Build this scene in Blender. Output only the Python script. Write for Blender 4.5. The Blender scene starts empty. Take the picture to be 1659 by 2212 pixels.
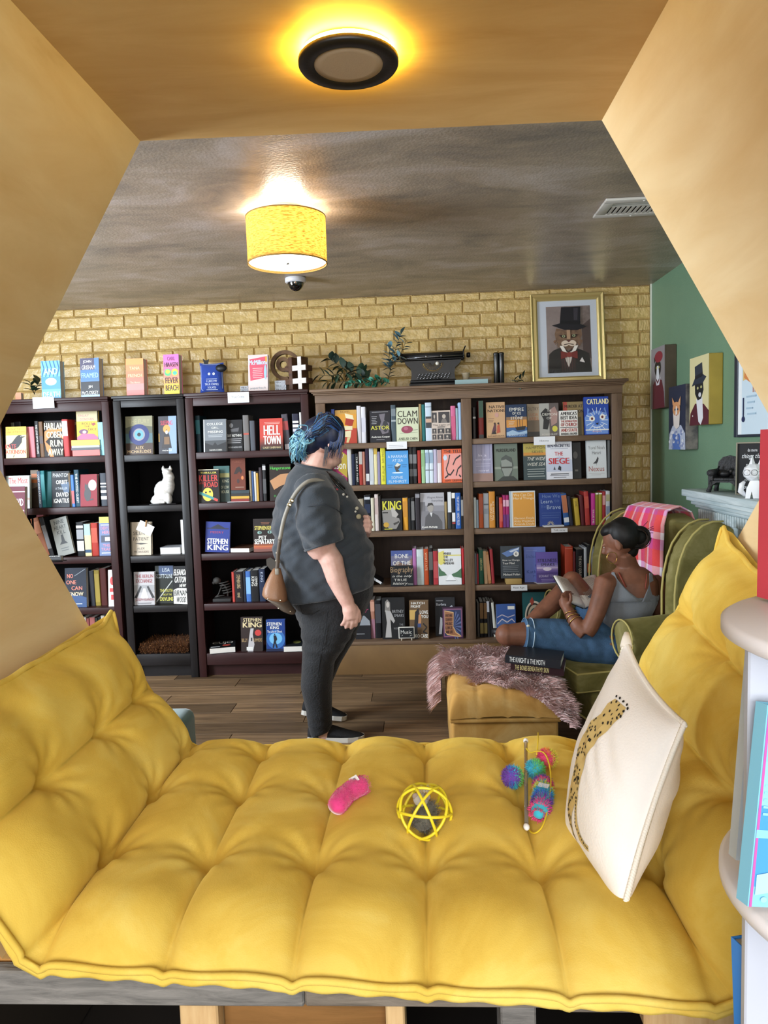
import bpy, bmesh, math, random
from mathutils import Vector, Matrix, Euler, noise
random.seed(7)
SC = bpy.context.scene
COL = SC.collection
# ------------------------------------------------------------------ camera
CAM_Z, FPX, IW, IH = 1.43, 1600.0, 1659.0, 2212.0
YAW, PIT, ROL = math.radians(3.006), math.radians(-4.976), math.radians(-1.828)
_f = Vector((-math.sin(YAW)*math.cos(PIT), math.cos(YAW)*math.cos(PIT), math.sin(PIT)))
_r0 = Vector((math.cos(YAW), math.sin(YAW), 0)); _u0 = _r0.cross(_f)
_r = _r0*math.cos(ROL) + _u0*math.sin(ROL); _u = -_r0*math.sin(ROL) + _u0*math.cos(ROL)
CAMP = Vector((0, 0, CAM_Z))
cam = bpy.data.cameras.new('camera'); cam_o = bpy.data.objects.new('camera', cam); COL.objects.link(cam_o)
cam_o.matrix_world = Matrix(((_r.x, _u.x, -_f.x, 0), (_r.y, _u.y, -_f.y, 0), (_r.z, _u.z, -_f.z, CAM_Z), (0, 0, 0, 1)))
cam.sensor_fit = 'VERTICAL'; cam.sensor_height = 36.0; cam.lens = FPX/IH*36.0
cam.clip_start = 0.05; cam.clip_end = 60
SC.camera = cam_o
# ------------------------------------------------------------------ world, lights, exposure
wd = bpy.data.worlds.new('world'); SC.world = wd; wd.use_nodes = True
wd.node_tree.nodes['Background'].inputs[0].default_value = (0.75, 0.85, 1.0, 1)
wd.node_tree.nodes['Background'].inputs[1].default_value = 0.25
SC.view_settings.view_transform = 'Standard'; SC.view_settings.look = 'None'
SC.view_settings.gamma = 1.0; SC.view_settings.use_curve_mapping = False
SC.view_settings.exposure = -0.08
SC.cycles.max_bounces = 8; SC.cycles.diffuse_bounces = 4; SC.cycles.glossy_bounces = 3
SC.cycles.transmission_bounces = 6; SC.cycles.transparent_max_bounces = 8
SC.cycles.caustics_reflective = False; SC.cycles.caustics_refractive = False
SC.cycles.sample_clamp_indirect = 6.0
def area_light(name, loc, aim, sx, sy, power, color):
    l = bpy.data.lights.new(name, 'AREA'); l.shape = 'RECTANGLE'; l.size = sx; l.size_y = sy
    l.energy = power; l.color = color
    o = bpy.data.objects.new(name, l); COL.objects.link(o); o.location = loc
    o.rotation_euler = (Vector(aim)-Vector(loc)).to_track_quat('-Z', 'Y').to_euler()
    return o
# daylight of the shop windows: one behind the camera, one in the left wall of the back room
area_light('front_window_daylight', (-0.4, -2.5, 1.55), (-0.4, 2, 1.25), 3.6, 1.7, 215, (0.97, 0.98, 1.0))
area_light('left_window_daylight', (-3.3, 2.55, 1.55), (0.4, 3.6, 1.1), 1.5, 1.5, 260, (0.80, 0.90, 1.0))

area_light('front_room_fill_light', (.3, -.7, 2.38), (.3, .2, 0), 0.9, .5, 16, (1.0, 0.96, 0.9))  # unseen overhead fill, added to brighten the carousel tops and cushion

# ------------------------------------------------------------------ helpers
def ray(px, py):
    return (px-IW/2)/FPX*_r - (py-IH/2)/FPX*_u + _f
def PY(px, py, Y): d = ray(px, py); return CAMP + d*(Y/d.y)
def PZ(px, py, z): d = ray(px, py); return CAMP + d*((z-CAM_Z)/d.z)
def PX(px, py, x): d = ray(px, py); return CAMP + d*(x/d.x)
def lin(h):
    h = h.lstrip('#'); o = []
    for i in (0, 2, 4):
        c = int(h[i:i+2], 16)/255.0
        o.append(c/12.92 if c <= .04045 else ((c+.055)/1.055)**2.4)
    return (o[0], o[1], o[2], 1.0)
_mats = {}
def mat(hexc, rough=.55, metal=0.0, spec=.4, sheen=0.0, var=0.0, vscale=6.0, bump=0.0, bscale=60.0, stretch=(1, 1, 1), col2=None, coat=0.0, name=None):
    key = (hexc, rough, metal, spec, sheen, var, vscale, bump, bscale, stretch, col2, coat)
    if key in _mats: return _mats[key]
    m = bpy.data.materials.new(name or ('paint_'+hexc.lstrip('#'))); m.use_nodes = True
    nt = m.node_tree; b = nt.nodes['Principled BSDF']
    b.inputs['Base Color'].default_value = lin(hexc); b.inputs['Roughness'].default_value = rough
    b.inputs['Metallic'].default_value = metal; b.inputs['Specular IOR Level'].default_value = spec
    if sheen: b.inputs['Sheen Weight'].default_value = sheen; b.inputs['Sheen Roughness'].default_value = .45
    if coat: b.inputs['Coat Weight'].default_value = coat; b.inputs['Coat Roughness'].default_value = .08
    if var or bump or col2:
        tc = nt.nodes.new('ShaderNodeTexCoord'); mp = nt.nodes.new('ShaderNodeMapping')
        mp.inputs['Scale'].default_value = stretch
        nt.links.new(tc.outputs['Object'], mp.inputs['Vector'])
    if var or col2:
        n = nt.nodes.new('ShaderNodeTexNoise'); n.inputs['Scale'].default_value = vscale
        n.inputs['Detail'].default_value = 5; n.inputs['Roughness'].default_value = .6
        nt.links.new(mp.outputs[0], n.inputs['Vector'])
        r = nt.nodes.new('ShaderNodeValToRGB'); c = lin(hexc)
        r.color_ramp.elements[0].position = .32; r.color_ramp.elements[1].position = .68
        r.color_ramp.elements[0].color = lin(col2) if col2 else (c[0]*(1-var), c[1]*(1-var), c[2]*(1-var), 1)
        r.color_ramp.elements[1].color = (min(1, c[0]*(1+var*.6)), min(1, c[1]*(1+var*.6)), min(1, c[2]*(1+var*.6)), 1) if not col2 else c
        nt.links.new(n.outputs['Fac'], r.inputs['Fac']); nt.links.new(r.outputs[0], b.inputs['Base Color'])
    if bump:
        n2 = nt.nodes.new('ShaderNodeTexNoise'); n2.inputs['Scale'].default_value = bscale; n2.inputs['Detail'].default_value = 4
        nt.links.new(mp.outputs[0], n2.inputs['Vector'])
        bp = nt.nodes.new('ShaderNodeBump'); bp.inputs['Strength'].default_value = bump; bp.inputs['Distance'].default_value = .02
        nt.links.new(n2.outputs['Fac'], bp.inputs['Height']); nt.links.new(bp.outputs[0], b.inputs['Normal'])
    _mats[key] = m
    return m
def emit(hexc, strength, name):
    m = bpy.data.materials.new(name); m.use_nodes = True; b = m.node_tree.nodes['Principled BSDF']
    b.inputs['Base Color'].default_value = lin(hexc); b.inputs['Emission Color'].default_value = lin(hexc); b.inputs['Emission Strength'].default_value = strength
    return m
def link(o, parent=None):
    COL.objects.link(o)
    if parent is not None: o.parent = parent
    return o
def tag(o, label=None, cat=None, group=None, kind=None):
    if label: o['label'] = label
    if cat: o['category'] = cat
    if group: o['group'] = group
    if kind: o['kind'] = kind
    return o
def empty(name, loc=(0, 0, 0), rz=0.0, label=None, cat=None, group=None):
    o = bpy.data.objects.new(name, None); o.empty_display_size = .05; COL.objects.link(o)
    o.location = loc; o.rotation_euler = (0, 0, rz)
    return tag(o, label, cat, group)
class MB:
    """collects shapes into one mesh; each face has a material slot"""
    def __init__(s): s.v = []; s.f = []; s.mi = []; s.ms = []; s.sm = []
    def slot(s, m):
        if m not in s.ms: s.ms.append(m)
        return s.ms.index(m)
    def add(s, vs, fs, m, smooth=False):
        k = len(s.v); s.v += [tuple(v) for v in vs]; i = s.slot(m)
        for f in fs: s.f.append(tuple(a+k for a in f)); s.mi.append(i); s.sm.append(smooth)
    def box(s, x0, y0, z0, x1, y1, z1, m, M=None):
        vs = [Vector(p) for p in ((x0, y0, z0), (x1, y0, z0), (x1, y1, z0), (x0, y1, z0), (x0, y0, z1), (x1, y0, z1), (x1, y1, z1), (x0, y1, z1))]
        if M is not None: vs = [M @ v for v in vs]
        s.add(vs, [(0, 3, 2, 1), (4, 5, 6, 7), (0, 1, 5, 4), (1, 2, 6, 5), (2, 3, 7, 6), (3, 0, 4, 7)], m)
    def bbox(s, x0, y0, z0, x1, y1, z1, m, r=.004, M=None, seg=2):
        """bevelled box"""
        bm = bmesh.new(); bmesh.ops.create_cube(bm, size=1)
        for v in bm.verts: v.co = Vector(((x0+x1)/2+v.co.x*(x1-x0), (y0+y1)/2+v.co.y*(y1-y0), (z0+z1)/2+v.co.z*(z1-z0)))
        bmesh.ops.bevel(bm, geom=list(bm.edges), offset=r, segments=seg, affect='EDGES', profile=.5)
        s.addbm(bm, m, M, smooth=seg > 1)
    def addbm(s, bm, m, M=None, smooth=True):
        bm.verts.index_update(); vs = [(M @ v.co if M is not None else v.co.copy()) for v in bm.verts]
        s.add(vs, [tuple(v.index for v in f.verts) for f in bm.faces], m, smooth); bm.free()
    def sphere(s, c, r, m, seg=16, rings=10, M=None):
        rx, ry, rz = (r, r, r) if not hasattr(r, '__len__') else r
        vs = [(0, 0, 1)]
        for i in range(1, rings):
            a = math.pi*i/rings
            for j in range(seg): b = 2*math.pi*j/seg; vs.append((math.sin(a)*math.cos(b), math.sin(a)*math.sin(b), math.cos(a)))
        vs.append((0, 0, -1)); n = len(vs)-1; fs = []
        for j in range(seg): fs.append((0, 1+j, 1+(j+1) % seg)); fs.append((n, n-seg+(j+1) % seg, n-seg+j))
        for i in range(rings-2):
            for j in range(seg):
                a = 1+i*seg; fs.append((a+j, a+seg+j, a+seg+(j+1) % seg, a+(j+1) % seg))
        out = []
        for v in vs:
            p = Vector((v[0]*rx, v[1]*ry, v[2]*rz))
            if M is not None: p = M @ p
            out.append(p+Vector(c))
        s.add(out, fs, m, True)
    def lathe(s, prof, m, c=(0, 0, 0), seg=32, M=None, smooth=True):
        """prof: list of (r, z)"""
        vs = []; fs = []
        for (r, z) in prof:
            for j in range(seg):
                a = 2*math.pi*j/seg; p = Vector((r*math.cos(a), r*math.sin(a), z))
                if M is not None: p = M @ p
                vs.append(p+Vector(c))
        for i in range(len(prof)-1):
            for j in range(seg):
                k = (j+1) % seg; fs.append((i*seg+j, i*seg+k, (i+1)*seg+k, (i+1)*seg+j))
        s.add(vs, fs, m, smooth)
    def loft(s, secs, m, cap=True, smooth=True):
        """secs: list of rings (equal length lists of points)"""
        n = len(secs[0]); vs = [p for r in secs for p in r]; fs = []
        for i in range(len(secs)-1):
            for j in range(n):
                k = (j+1) % n; fs.append((i*n+j, i*n+k, (i+1)*n+k, (i+1)*n+j))
        if cap: fs.append(tuple(range(n-1, -1, -1))); fs.append(tuple(range((len(secs)-1)*n, len(secs)*n)))
        s.add(vs, fs, m, smooth)
    def tube(s, pts, r, m, seg=8, cap=True, flat=1.0):
        pts = [Vector(p) for p in pts]; n = len(pts); rs = r if hasattr(r, '__len__') else [r]*n
        secs = []; prev = None
        for i, p in enumerate(pts):
            d = (pts[min(i+1, n-1)]-pts[max(i-1, 0)])
            if d.length < 1e-9: d = Vector((0, 0, 1))
            d.normalize()
            if prev is None:
                a = Vector((0, 0, 1)) if abs(d.z) < .9 else Vector((1, 0, 0)); prev = (a-d*a.dot(d)).normalized()
            else:
                prev = (prev-d*prev.dot(d))
                if prev.length < 1e-6: prev = d.orthogonal()
                prev.normalize()
            q = d.cross(prev); secs.append([p+(prev*math.cos(2*math.pi*j/seg)*flat+q*math.sin(2*math.pi*j/seg))*rs[i] for j in range(seg)])
        s.loft(secs, m, cap)
    def prism(s, poly, y0, y1, m, M=None, ax='y'):
        """polygon in x,z extruded along y"""
        n = len(poly)
        mk = (lambda a, b, t: Vector((a, t, b))) if ax == 'y' else ((lambda a, b, t: Vector((a, b, t))) if ax == 'z' else (lambda a, b, t: Vector((t, a, b))))
        vs = [mk(a, b, y0) for a, b in poly]+[mk(a, b, y1) for a, b in poly]
        if M is not None: vs = [M @ v for v in vs]
        s.add(vs, [tuple(range(n)), tuple(range(2*n-1, n-1, -1))]+[(i, i+n, (i+1) % n+n, (i+1) % n) for i in range(n)], m)
    def mesh(s, name):
        me = bpy.data.meshes.new(name); me.from_pydata(s.v, [], s.f)
        for m in s.ms: me.materials.append(m)
        me.polygons.foreach_set('material_index', s.mi); me.polygons.foreach_set('use_smooth', s.sm)
        me.update(); return me
    def build(s, name, parent=None, fix=False):
        me = s.mesh(name)
        if fix:
            bm = bmesh.new(); bm.from_mesh(me); bmesh.ops.recalc_face_normals(bm, faces=bm.faces); bm.to_mesh(me); bm.free()
        return link(bpy.data.objects.new(name, me), parent)
# ---- scratch scene in which modifiers are evaluated
_tmp = bpy.data.scenes.new('scratch')
def remeshed(mb, voxel, smooth=6, mname='mesh', m=None, fn=None, subd=0):
    """one continuous surface from overlapping closed shapes"""
    me = mb.mesh('scratch'); bm = bmesh.new(); bm.from_mesh(me); bmesh.ops.recalc_face_normals(bm, faces=bm.faces); bm.to_mesh(me); bm.free()
    o = bpy.data.objects.new('scratch', me); _tmp.collection.objects.link(o)
    a = o.modifiers.new('r', 'REMESH'); a.mode = 'VOXEL'; a.voxel_size = voxel
    if smooth: b = o.modifiers.new('s', 'SMOOTH'); b.iterations = smooth; b.factor = .5
    vl = _tmp.view_layers[0]; vl.update()
    out = bpy.data.meshes.new_from_object(o.evaluated_get(vl.depsgraph)); out.name = mname
    _tmp.collection.objects.unlink(o); bpy.data.objects.remove(o); bpy.data.meshes.remove(me)
    out.materials.clear()
    for k in (m if isinstance(m, (list, tuple)) else [m]): out.materials.append(k)
    out.polygons.foreach_set('use_smooth', [True]*len(out.polygons))
    if fn:
        for v in out.vertices: v.co = fn(v.co)
    out.update(); return out
def ell(c, rx, ry, n=20, X=Vector((1, 0, 0)), Y=Vector((0, 1, 0)), p=2.0):
    o = []
    for j in range(n):
        t = 2*math.pi*j/n; cx, sx = math.cos(t), math.sin(t)
        k = (abs(cx)**p+abs(sx)**p)**(-1.0/p)
        o.append(Vector(c)+X*(rx*cx*k)+Y*(ry*sx*k))
    return o
# ---- lettering: glyph meshes of the built-in font, assembled by hand
_fc = bpy.data.curves.new('glyphs', 'FONT'); _fc.resolution_u = 2
_fo = bpy.data.objects.new('glyphs', _fc); _gl = {}
def glyph(ch):
    if ch not in _gl:
        _fc.body = ch; m = _fo.to_mesh()
        vs = [(v.co.x, v.co.y) for v in m.vertices]; fs = [tuple(p.vertices) for p in m.polygons]; _fo.to_mesh_clear()
        _gl[ch] = (vs, fs, (max(v[0] for v in vs)+.045) if vs else .26)
    return _gl[ch]
def textmesh(t):
    """points in a unit box: x 0..1, y 0..1"""
    x = 0.0; V = []; F = []
    for ch in t:
        vs, fs, w = glyph(ch); k = len(V)
        V += [(a+x, b) for a, b in vs]; F += [tuple(i+k for i in f) for f in fs]; x += w
    if not V: return [], []
    x0 = min(v[0] for v in V); x1 = max(v[0] for v in V); y0 = min(v[1] for v in V); y1 = max(v[1] for v in V)
    return [((a-x0)/max(x1-x0, 1e-6), (b-y0)/max(y1-y0, 1e-6)) for a, b in V], F
class Print:
    """flat print on a page of size w x h; frame maps (x, y, lift) to a point.  x, y run 0..1, y down"""
    def __init__(s, frame): s.mb = MB(); s.fr = frame; s.k = 0
    def _z(s): s.k += 1; return .00035+.00012*s.k
    def poly(s, pts, c, rough=.45):
        z = s._z(); s.mb.add([s.fr(x, y, z) for x, y in pts], [tuple(range(len(pts)))], c if not isinstance(c, str) else mat(c, rough))
    def R(s, x0, y0, x1, y1, c): s.poly([(x0, y0), (x1, y0), (x1, y1), (x0, y1)], c)
    def E(s, cx, cy, rx, ry, c, n=24): s.poly([(cx+rx*math.cos(2*math.pi*i/n), cy+ry*math.sin(2*math.pi*i/n)) for i in range(n)], c)
    def T(s, t, x0, y0, x1, y1, c, sh=0.0, bold=0):
        V, F = textmesh(t)
        if not V: return
        m = mat(c, .45) if isinstance(c, str) else c
        for dx in ((0,) if not bold else (-.004*bold, .004*bold)):
            z = s._z()
            s.mb.add([s.fr(x0+(x1-x0)*a+sh*(b-.5)+dx, y1+(y0-y1)*b, z) for a, b in V], F, m)
    def L(s, pts, w, c):
        """poly line of width w"""
        z = s._z(); m = mat(c, .45) if isinstance(c, str) else c
        for (a, b), (d, e) in zip(pts[:-1], pts[1:]):
            dx, dy = d-a, e-b; l = math.hypot(dx, dy) or 1; nx, ny = -dy/l*w/2, dx/l*w/2
            s.mb.add([s.fr(a+nx, b+ny, z), s.fr(d+nx, e+ny, z), s.fr(d-nx, e-ny, z), s.fr(a-nx, b-ny, z)], [(0, 1, 2, 3)], m)
    def build(s, name, parent): return s.mb.build(name, parent) if s.mb.v else None
# ------------------------------------------------------------------ the room
XL, XR, YB, YF, ZC = -3.4, 1.51, 4.97, -2.7, 2.42
def wood_mat(name, c1, c2, scale=3.0, stretch=(1, 12, 12), rough=.5, spec=.35, bump=.15, dark=None, coat=0, rv=0):
    m = bpy.data.materials.new(name); m.use_nodes = True; nt = m.node_tree; b = nt.nodes['Principled BSDF']
    tc = nt.nodes.new('ShaderNodeTexCoord'); mp = nt.nodes.new('ShaderNodeMapping'); mp.inputs['Scale'].default_value = stretch
    oi = nt.nodes.new('ShaderNodeObjectInfo'); va = nt.nodes.new('ShaderNodeVectorMath'); va.operation = 'ADD'
    mu = nt.nodes.new('ShaderNodeVectorMath'); mu.operation = 'SCALE'; mu.inputs['Scale'].default_value = 37.0
    cv = nt.nodes.new('ShaderNodeCombineXYZ'); nt.links.new(oi.outputs['Random'], cv.inputs[0]); nt.links.new(oi.outputs['Random'], cv.inputs[2])
    nt.links.new(cv.outputs[0], mu.inputs[0]); nt.links.new(tc.outputs['Object'], va.inputs[0]); nt.links.new(mu.outputs[0], va.inputs[1])
    nt.links.new(va.outputs[0], mp.inputs['Vector'])
    n = nt.nodes.new('ShaderNodeTexNoise'); n.inputs['Scale'].default_value = scale; n.inputs['Detail'].default_value = 6; n.inputs['Roughness'].default_value = .62; n.inputs['Distortion'].default_value = .6
    nt.links.new(mp.outputs[0], n.inputs['Vector'])
    r = nt.nodes.new('ShaderNodeValToRGB'); r.color_ramp.elements[0].position = .3; r.color_ramp.elements[1].position = .7
    r.color_ramp.elements[0].color = lin(c1); r.color_ramp.elements[1].color = lin(c2)
    if dark: e = r.color_ramp.elements.new(.18); e.color = lin(dark)
    nt.links.new(n.outputs['Fac'], r.inputs['Fac'])
    if rv:
        hs = nt.nodes.new('ShaderNodeHueSaturation'); mr = nt.nodes.new('ShaderNodeMapRange'); mr.inputs['To Min'].default_value = 1-rv; mr.inputs['To Max'].default_value = 1+rv*.5
        nt.links.new(oi.outputs['Random'], mr.inputs['Value']); nt.links.new(mr.outputs[0], hs.inputs['Value']); nt.links.new(r.outputs[0], hs.inputs['Color']); nt.links.new(hs.outputs[0], b.inputs['Base Color'])
    else: nt.links.new(r.outputs[0], b.inputs['Base Color'])
    b.inputs['Roughness'].default_value = rough; b.inputs['Specular IOR Level'].default_value = spec
    if coat: b.inputs['Coat Weight'].default_value = coat; b.inputs['Coat Roughness'].default_value = .15
    bp = nt.nodes.new('ShaderNodeBump'); bp.inputs['Strength'].default_value = bump; bp.inputs['Distance'].default_value = .01
    nt.links.new(n.outputs['Fac'], bp.inputs['Height']); nt.links.new(bp.outputs[0], b.inputs['Normal'])
    return m
def quad_slab(name, x0, y0, z0, x1, y1, z1, m, label=None):
    b = MB(); b.box(x0, y0, z0, x1, y1, z1, m); o = b.build(name); tag(o, label, None, None, 'structure'); return o
M_FLOOR = wood_mat('floor_planks', '#5a4632', '#957858', 2.2, (1.0, 16, 16), .45, .35, .12, '#33261b', 0, .5)
M_SUB = mat('#1a1410', .9)
floor = quad_slab('floor', XL, YF, -.06, XR, YB, -.009, M_SUB, 'dark wood-look plank floor')
rows = 0; y = 1.95
pw = .152
while y < YB-.01:
    y1 = min(y+pw, YB-.004); x = -2.7-(rows*0.43) % 1.2
    while x < XR-.02:
        xa, xb = max(x, -2.9), min(x+1.2, XR-.005)
        if xb-xa > .05:
            b = MB(); b.bbox(xa+.0012, y+.0012, -.009, xb-.0012, y1-.0012, 0, M_FLOOR, .0015, None, 1); b.build('plank', floor)
        x += 1.2
    y += pw; rows += 1
# ceiling: mottled grey-brown paint brushed in streaks
M_CEIL = bpy.data.materials.new('ceiling_paint'); M_CEIL.use_nodes = True
nt = M_CEIL.node_tree; b_ = nt.nodes['Principled BSDF']
tc = nt.nodes.new('ShaderNodeTexCoord'); mp = nt.nodes.new('ShaderNodeMapping'); mp.inputs['Scale'].default_value = (1.0, 2.2, 1); mp.inputs['Rotation'].default_value = (0, 0, .12)
nt.links.new(tc.outputs['Object'], mp.inputs[0])
n1 = nt.nodes.new('ShaderNodeTexNoise'); n1.inputs['Scale'].default_value = 2.0; n1.inputs['Detail'].default_value = 8; n1.inputs['Roughness'].default_value = .66; n1.inputs['Distortion'].default_value = .5
nt.links.new(mp.outputs[0], n1.inputs['Vector'])
cr = nt.nodes.new('ShaderNodeValToRGB'); cr.color_ramp.elements[0].position = .33; cr.color_ramp.elements[0].color = lin('#7f776f')
cr.color_ramp.elements[1].position = .68; cr.color_ramp.elements[1].color = lin('#bdb2ac')
e = cr.color_ramp.elements.new(.5); e.color = lin('#a39484')
nt.links.new(n1.outputs['Fac'], cr.inputs['Fac']); nt.links.new(cr.outputs[0], b_.inputs['Base Color'])
b_.inputs['Roughness'].default_value = .38; b_.inputs['Specular IOR Level'].default_value = .35
n2 = nt.nodes.new('ShaderNodeTexNoise'); n2.inputs['Scale'].default_value = 90; nt.links.new(tc.outputs['Object'], n2.inputs['Vector'])
bp = nt.nodes.new('ShaderNodeBump'); bp.inputs['Strength'].default_value = .16; bp.inputs['Distance'].default_value = .01
nt.links.new(n2.outputs['Fac'], bp.inputs['Height']); nt.links.new(bp.outputs[0], b_.inputs['Normal'])
quad_slab('ceiling', XL, YF, ZC, XR+.05, YB+.1, ZC+.08, M_CEIL, 'ceiling mottled in grey and brown paint')
M_GREEN = mat('#6f8f74', .5, spec=.35, var=.06, vscale=2.0, bump=.12, bscale=140)
quad_slab('wall_right', XR, YF, 0, XR+.08, YB+.1, ZC, M_GREEN, 'sage green painted wall')
M_CREAM = mat('#d8cfc0', .7)
quad_slab('wall_left', XL-.08, YF, 0, XL, YB+.1, ZC, M_CREAM)
quad_slab('wall_front', XL, YF-.08, 0, XR, YF, ZC, M_CREAM)
tb = MB(); tb.box(XR-.012, YB-.03, .0, XR-.002, YB-.02, ZC, mat('#cfd3c6', .5)); tag(tb.build('trim_1'), 'thin pale strip in the corner of brick and green wall', None, None, 'structure')
# back wall: gold painted bricks proud of recessed joints
M_GOLD = mat('#c0a468', .36, metal=.0, spec=.5, var=.14, vscale=9, bump=.5, bscale=26, col2=None)
M_GOLDJ = mat('#b5975c', .38, metal=.0, spec=.5, var=.2, vscale=20, bump=.8, bscale=70)
wall = quad_slab('wall_back', XL, YB+.004, 0, XR, YB+.1, ZC, M_GOLDJ, 'gold painted brick wall')
def brick_mesh(L, H, k):
    rr = random.Random(k); b = MB(); q = .006
    j = lambda a: rr.uniform(-a, a)
    vs = []
    for (ox, oy, oz) in ((-.002, .012, -.002), (0, .002, .001), (.005, -.004, .006)):
        for sx, sz in ((0, 0), (1, 0), (1, 1), (0, 1)):
            x = (ox if sx == 0 else L-ox)+j(.0025); z = (oz if sz == 0 else H-oz)+j(.0022)
            vs.append((x, oy+j(.0018), z))
    n = 12; vs.append((L*.5+j(L*.15), -.0055+j(.003), H*.5+j(H*.2)))
    fs = []
    for r0 in (0, 4):
        for i in range(4): a = r0+i; c = r0+(i+1) % 4; fs.append((a, c, c+4, a+4))
    for i in range(4): fs.append((8+i, 8+(i+1) % 4, 12))
    b.add(vs, fs, M_GOLD, False); return b.mesh('brick')
SB = [brick_mesh(.216, .069, i) for i in range(7)]; HB = [brick_mesh(.100, .069, 50+i) for i in range(5)]
course = .0805; z = ZC-.05-course*17; ci = 17
nb = 0
while z < ZC-.005:
    head = ci in (4, 9, 14, 15)
    hz = min(course-.0065, ZC-z-.004)
    low = z < 1.72
    L = .110 if head else .226; x = (1.19 if low else -2.75)+((ci*.113) % L)-L
    while x < XR-.01:
        xa = max(x, 1.19 if low else -2.75)
        w = min(L-.007, XR-.008-xa)
        if w > .03 and xa+w <= XR and z > .88:
            o = link(bpy.data.objects.new('brick', random.choice(HB if head else SB)), wall); o.location = (xa, YB-.004, z)
            o.scale = (w/(.100 if head else .216), 1, hz/.069); nb += 1
        x += L
    z += course; ci -= 1
# ------------------------------------------------------------------ plywood hexagon reading nook
M_PLY = wood_mat('plywood', '#c99f62', '#dbb77c', 2.0, (1.2, 5.0, 1.2), .5, .3, .05, '#bd9358')  # top panel: darker gold of the LED glow is put into the colour
M_PLYS = wood_mat('plywood_side', '#d6b785', '#e6cea2', 1.6, (1.0, 1.0, 5.0), .5, .3, .05, '#c8a571')
M_PLYE = mat('#a9783f', .6, var=.2, vscale=30)
NY0, NY1 = 1.09, 1.85
nook = empty('reading_nook', (-.108, 1.45, 0), 0, 'large hexagonal plywood reading nook framing the whole view', 'nook')
def lp(o, root): o.parent = root; o.matrix_parent_inverse = Matrix.Translation(-Vector(root.location)); return o
HX = dict(TL=(-.664, 2.194), TR=(.448, 2.184), L=(-1.106, 1.458), R=(.889, 1.396), BL=(-.695, .632), BR=(.472, .632))
cen = Vector((-.108, 1.427))
def hexpanel(name, a, b, m, y0=NY0, y1=NY1, t=.019):
    A, B = Vector(HX[a]), Vector(HX[b])
    oa = A+(A-cen).normalized()*t*1.15; ob = B+(B-cen).normalized()*t*1.15
    mb = MB()
    P = lambda q, y: (q.x, y, q.y)
    n = 8; vs = []
    for i in range(n+1):
        y = y0+(y1-y0)*i/n; vs += [P(A, y), P(B, y), P(ob, y), P(oa, y)]
    mb.add(vs, [(i*4, i*4+1, i*4+5, i*4+4) for i in range(n)], m)
    mb.add(vs, [(i*4+3, i*4+2, i*4+6, i*4+7) for i in range(n)], m)
    mb.add(vs, [(i*4, i*4+3, i*4+7, i*4+4) for i in range(n)]+[(i*4+1, i*4+2, i*4+6, i*4+5) for i in range(n)]+[(0, 1, 2, 3), (n*4, n*4+1, n*4+2, n*4+3)], M_PLYE)
    return lp(mb.build(name, None, True), nook)
for nm, a, b, m in (('top_panel', 'TL', 'TR', M_PLY), ('side_panel', 'L', 'TL', M_PLYS), ('side_panel', 'TR', 'R', M_PLYS), ('side_panel', 'BL', 'L', M_PLYS), ('side_panel', 'R', 'BR', M_PLYS), ('bottom_panel', 'BR', 'BL', M_PLY)):
    hexpanel(nm, a, b, m)
M_GREYW = wood_mat('weathered_grey_board', '#5d5a57', '#8a8580', 5, (2, 14, 14), .8, .2, .4, '#45423f')
M_BRNW = wood_mat('weathered_brown_board', '#5f564d', '#857a6e', 5, (2, 14, 14), .8, .2, .4, '#4a433c')
M_PINE = wood_mat('pine_stud', '#b98f5f', '#dcbd8c', 4, (8, 8, 1), .65, .25, .1)
for x0, x1, z0, m in ((-.95, -.203, .574, M_GREYW), (-.202, .195, .575, M_BRNW), (.196, .31, .568, M_BRNW)):
    b = MB(); b.bbox(x0, 1.062, z0, x1, 1.088, .630, m, .003, None, 1); lp(b.build('front_board'), nook)
for x0, x1, y0, m in ((-.41, -.348, 1.09, M_PINE), (-.08, -.05, 1.09, M_PINE), (.10, .155, 1.09, M_GREYW)):
    b = MB(); b.bbox(x0, y0, 0, x1, y0+.07, .61, m, .003, None, 1); lp(b.build('leg'), nook)
b = MB(); b.bbox(-.347, 1.12, .1, -.081, 1.135, .61, wood_mat('stained_ply', '#6b4a24', '#94683a', 3, (1, 1, 6)), .002, None, 1); lp(b.build('lower_panel'), nook)
b = MB(); b.bbox(.312, 1.062, .545, .64, 1.088, .59, M_PINE, .003, None, 1); lp(b.build('front_rail'), nook)
b = MB(); b.bbox(-.95, 1.80, 0, .65, 1.82, .605, mat('#1c1613', .8), .002, None, 1); lp(b.build('rear_board'), nook)
for x0 in (-.95, .60):
    b = MB(); b.bbox(x0, 1.06, 0, x0+.05, 1.80, .6, mat('#2a211a', .8), .002, None, 1); lp(b.build('leg'), nook)
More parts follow.
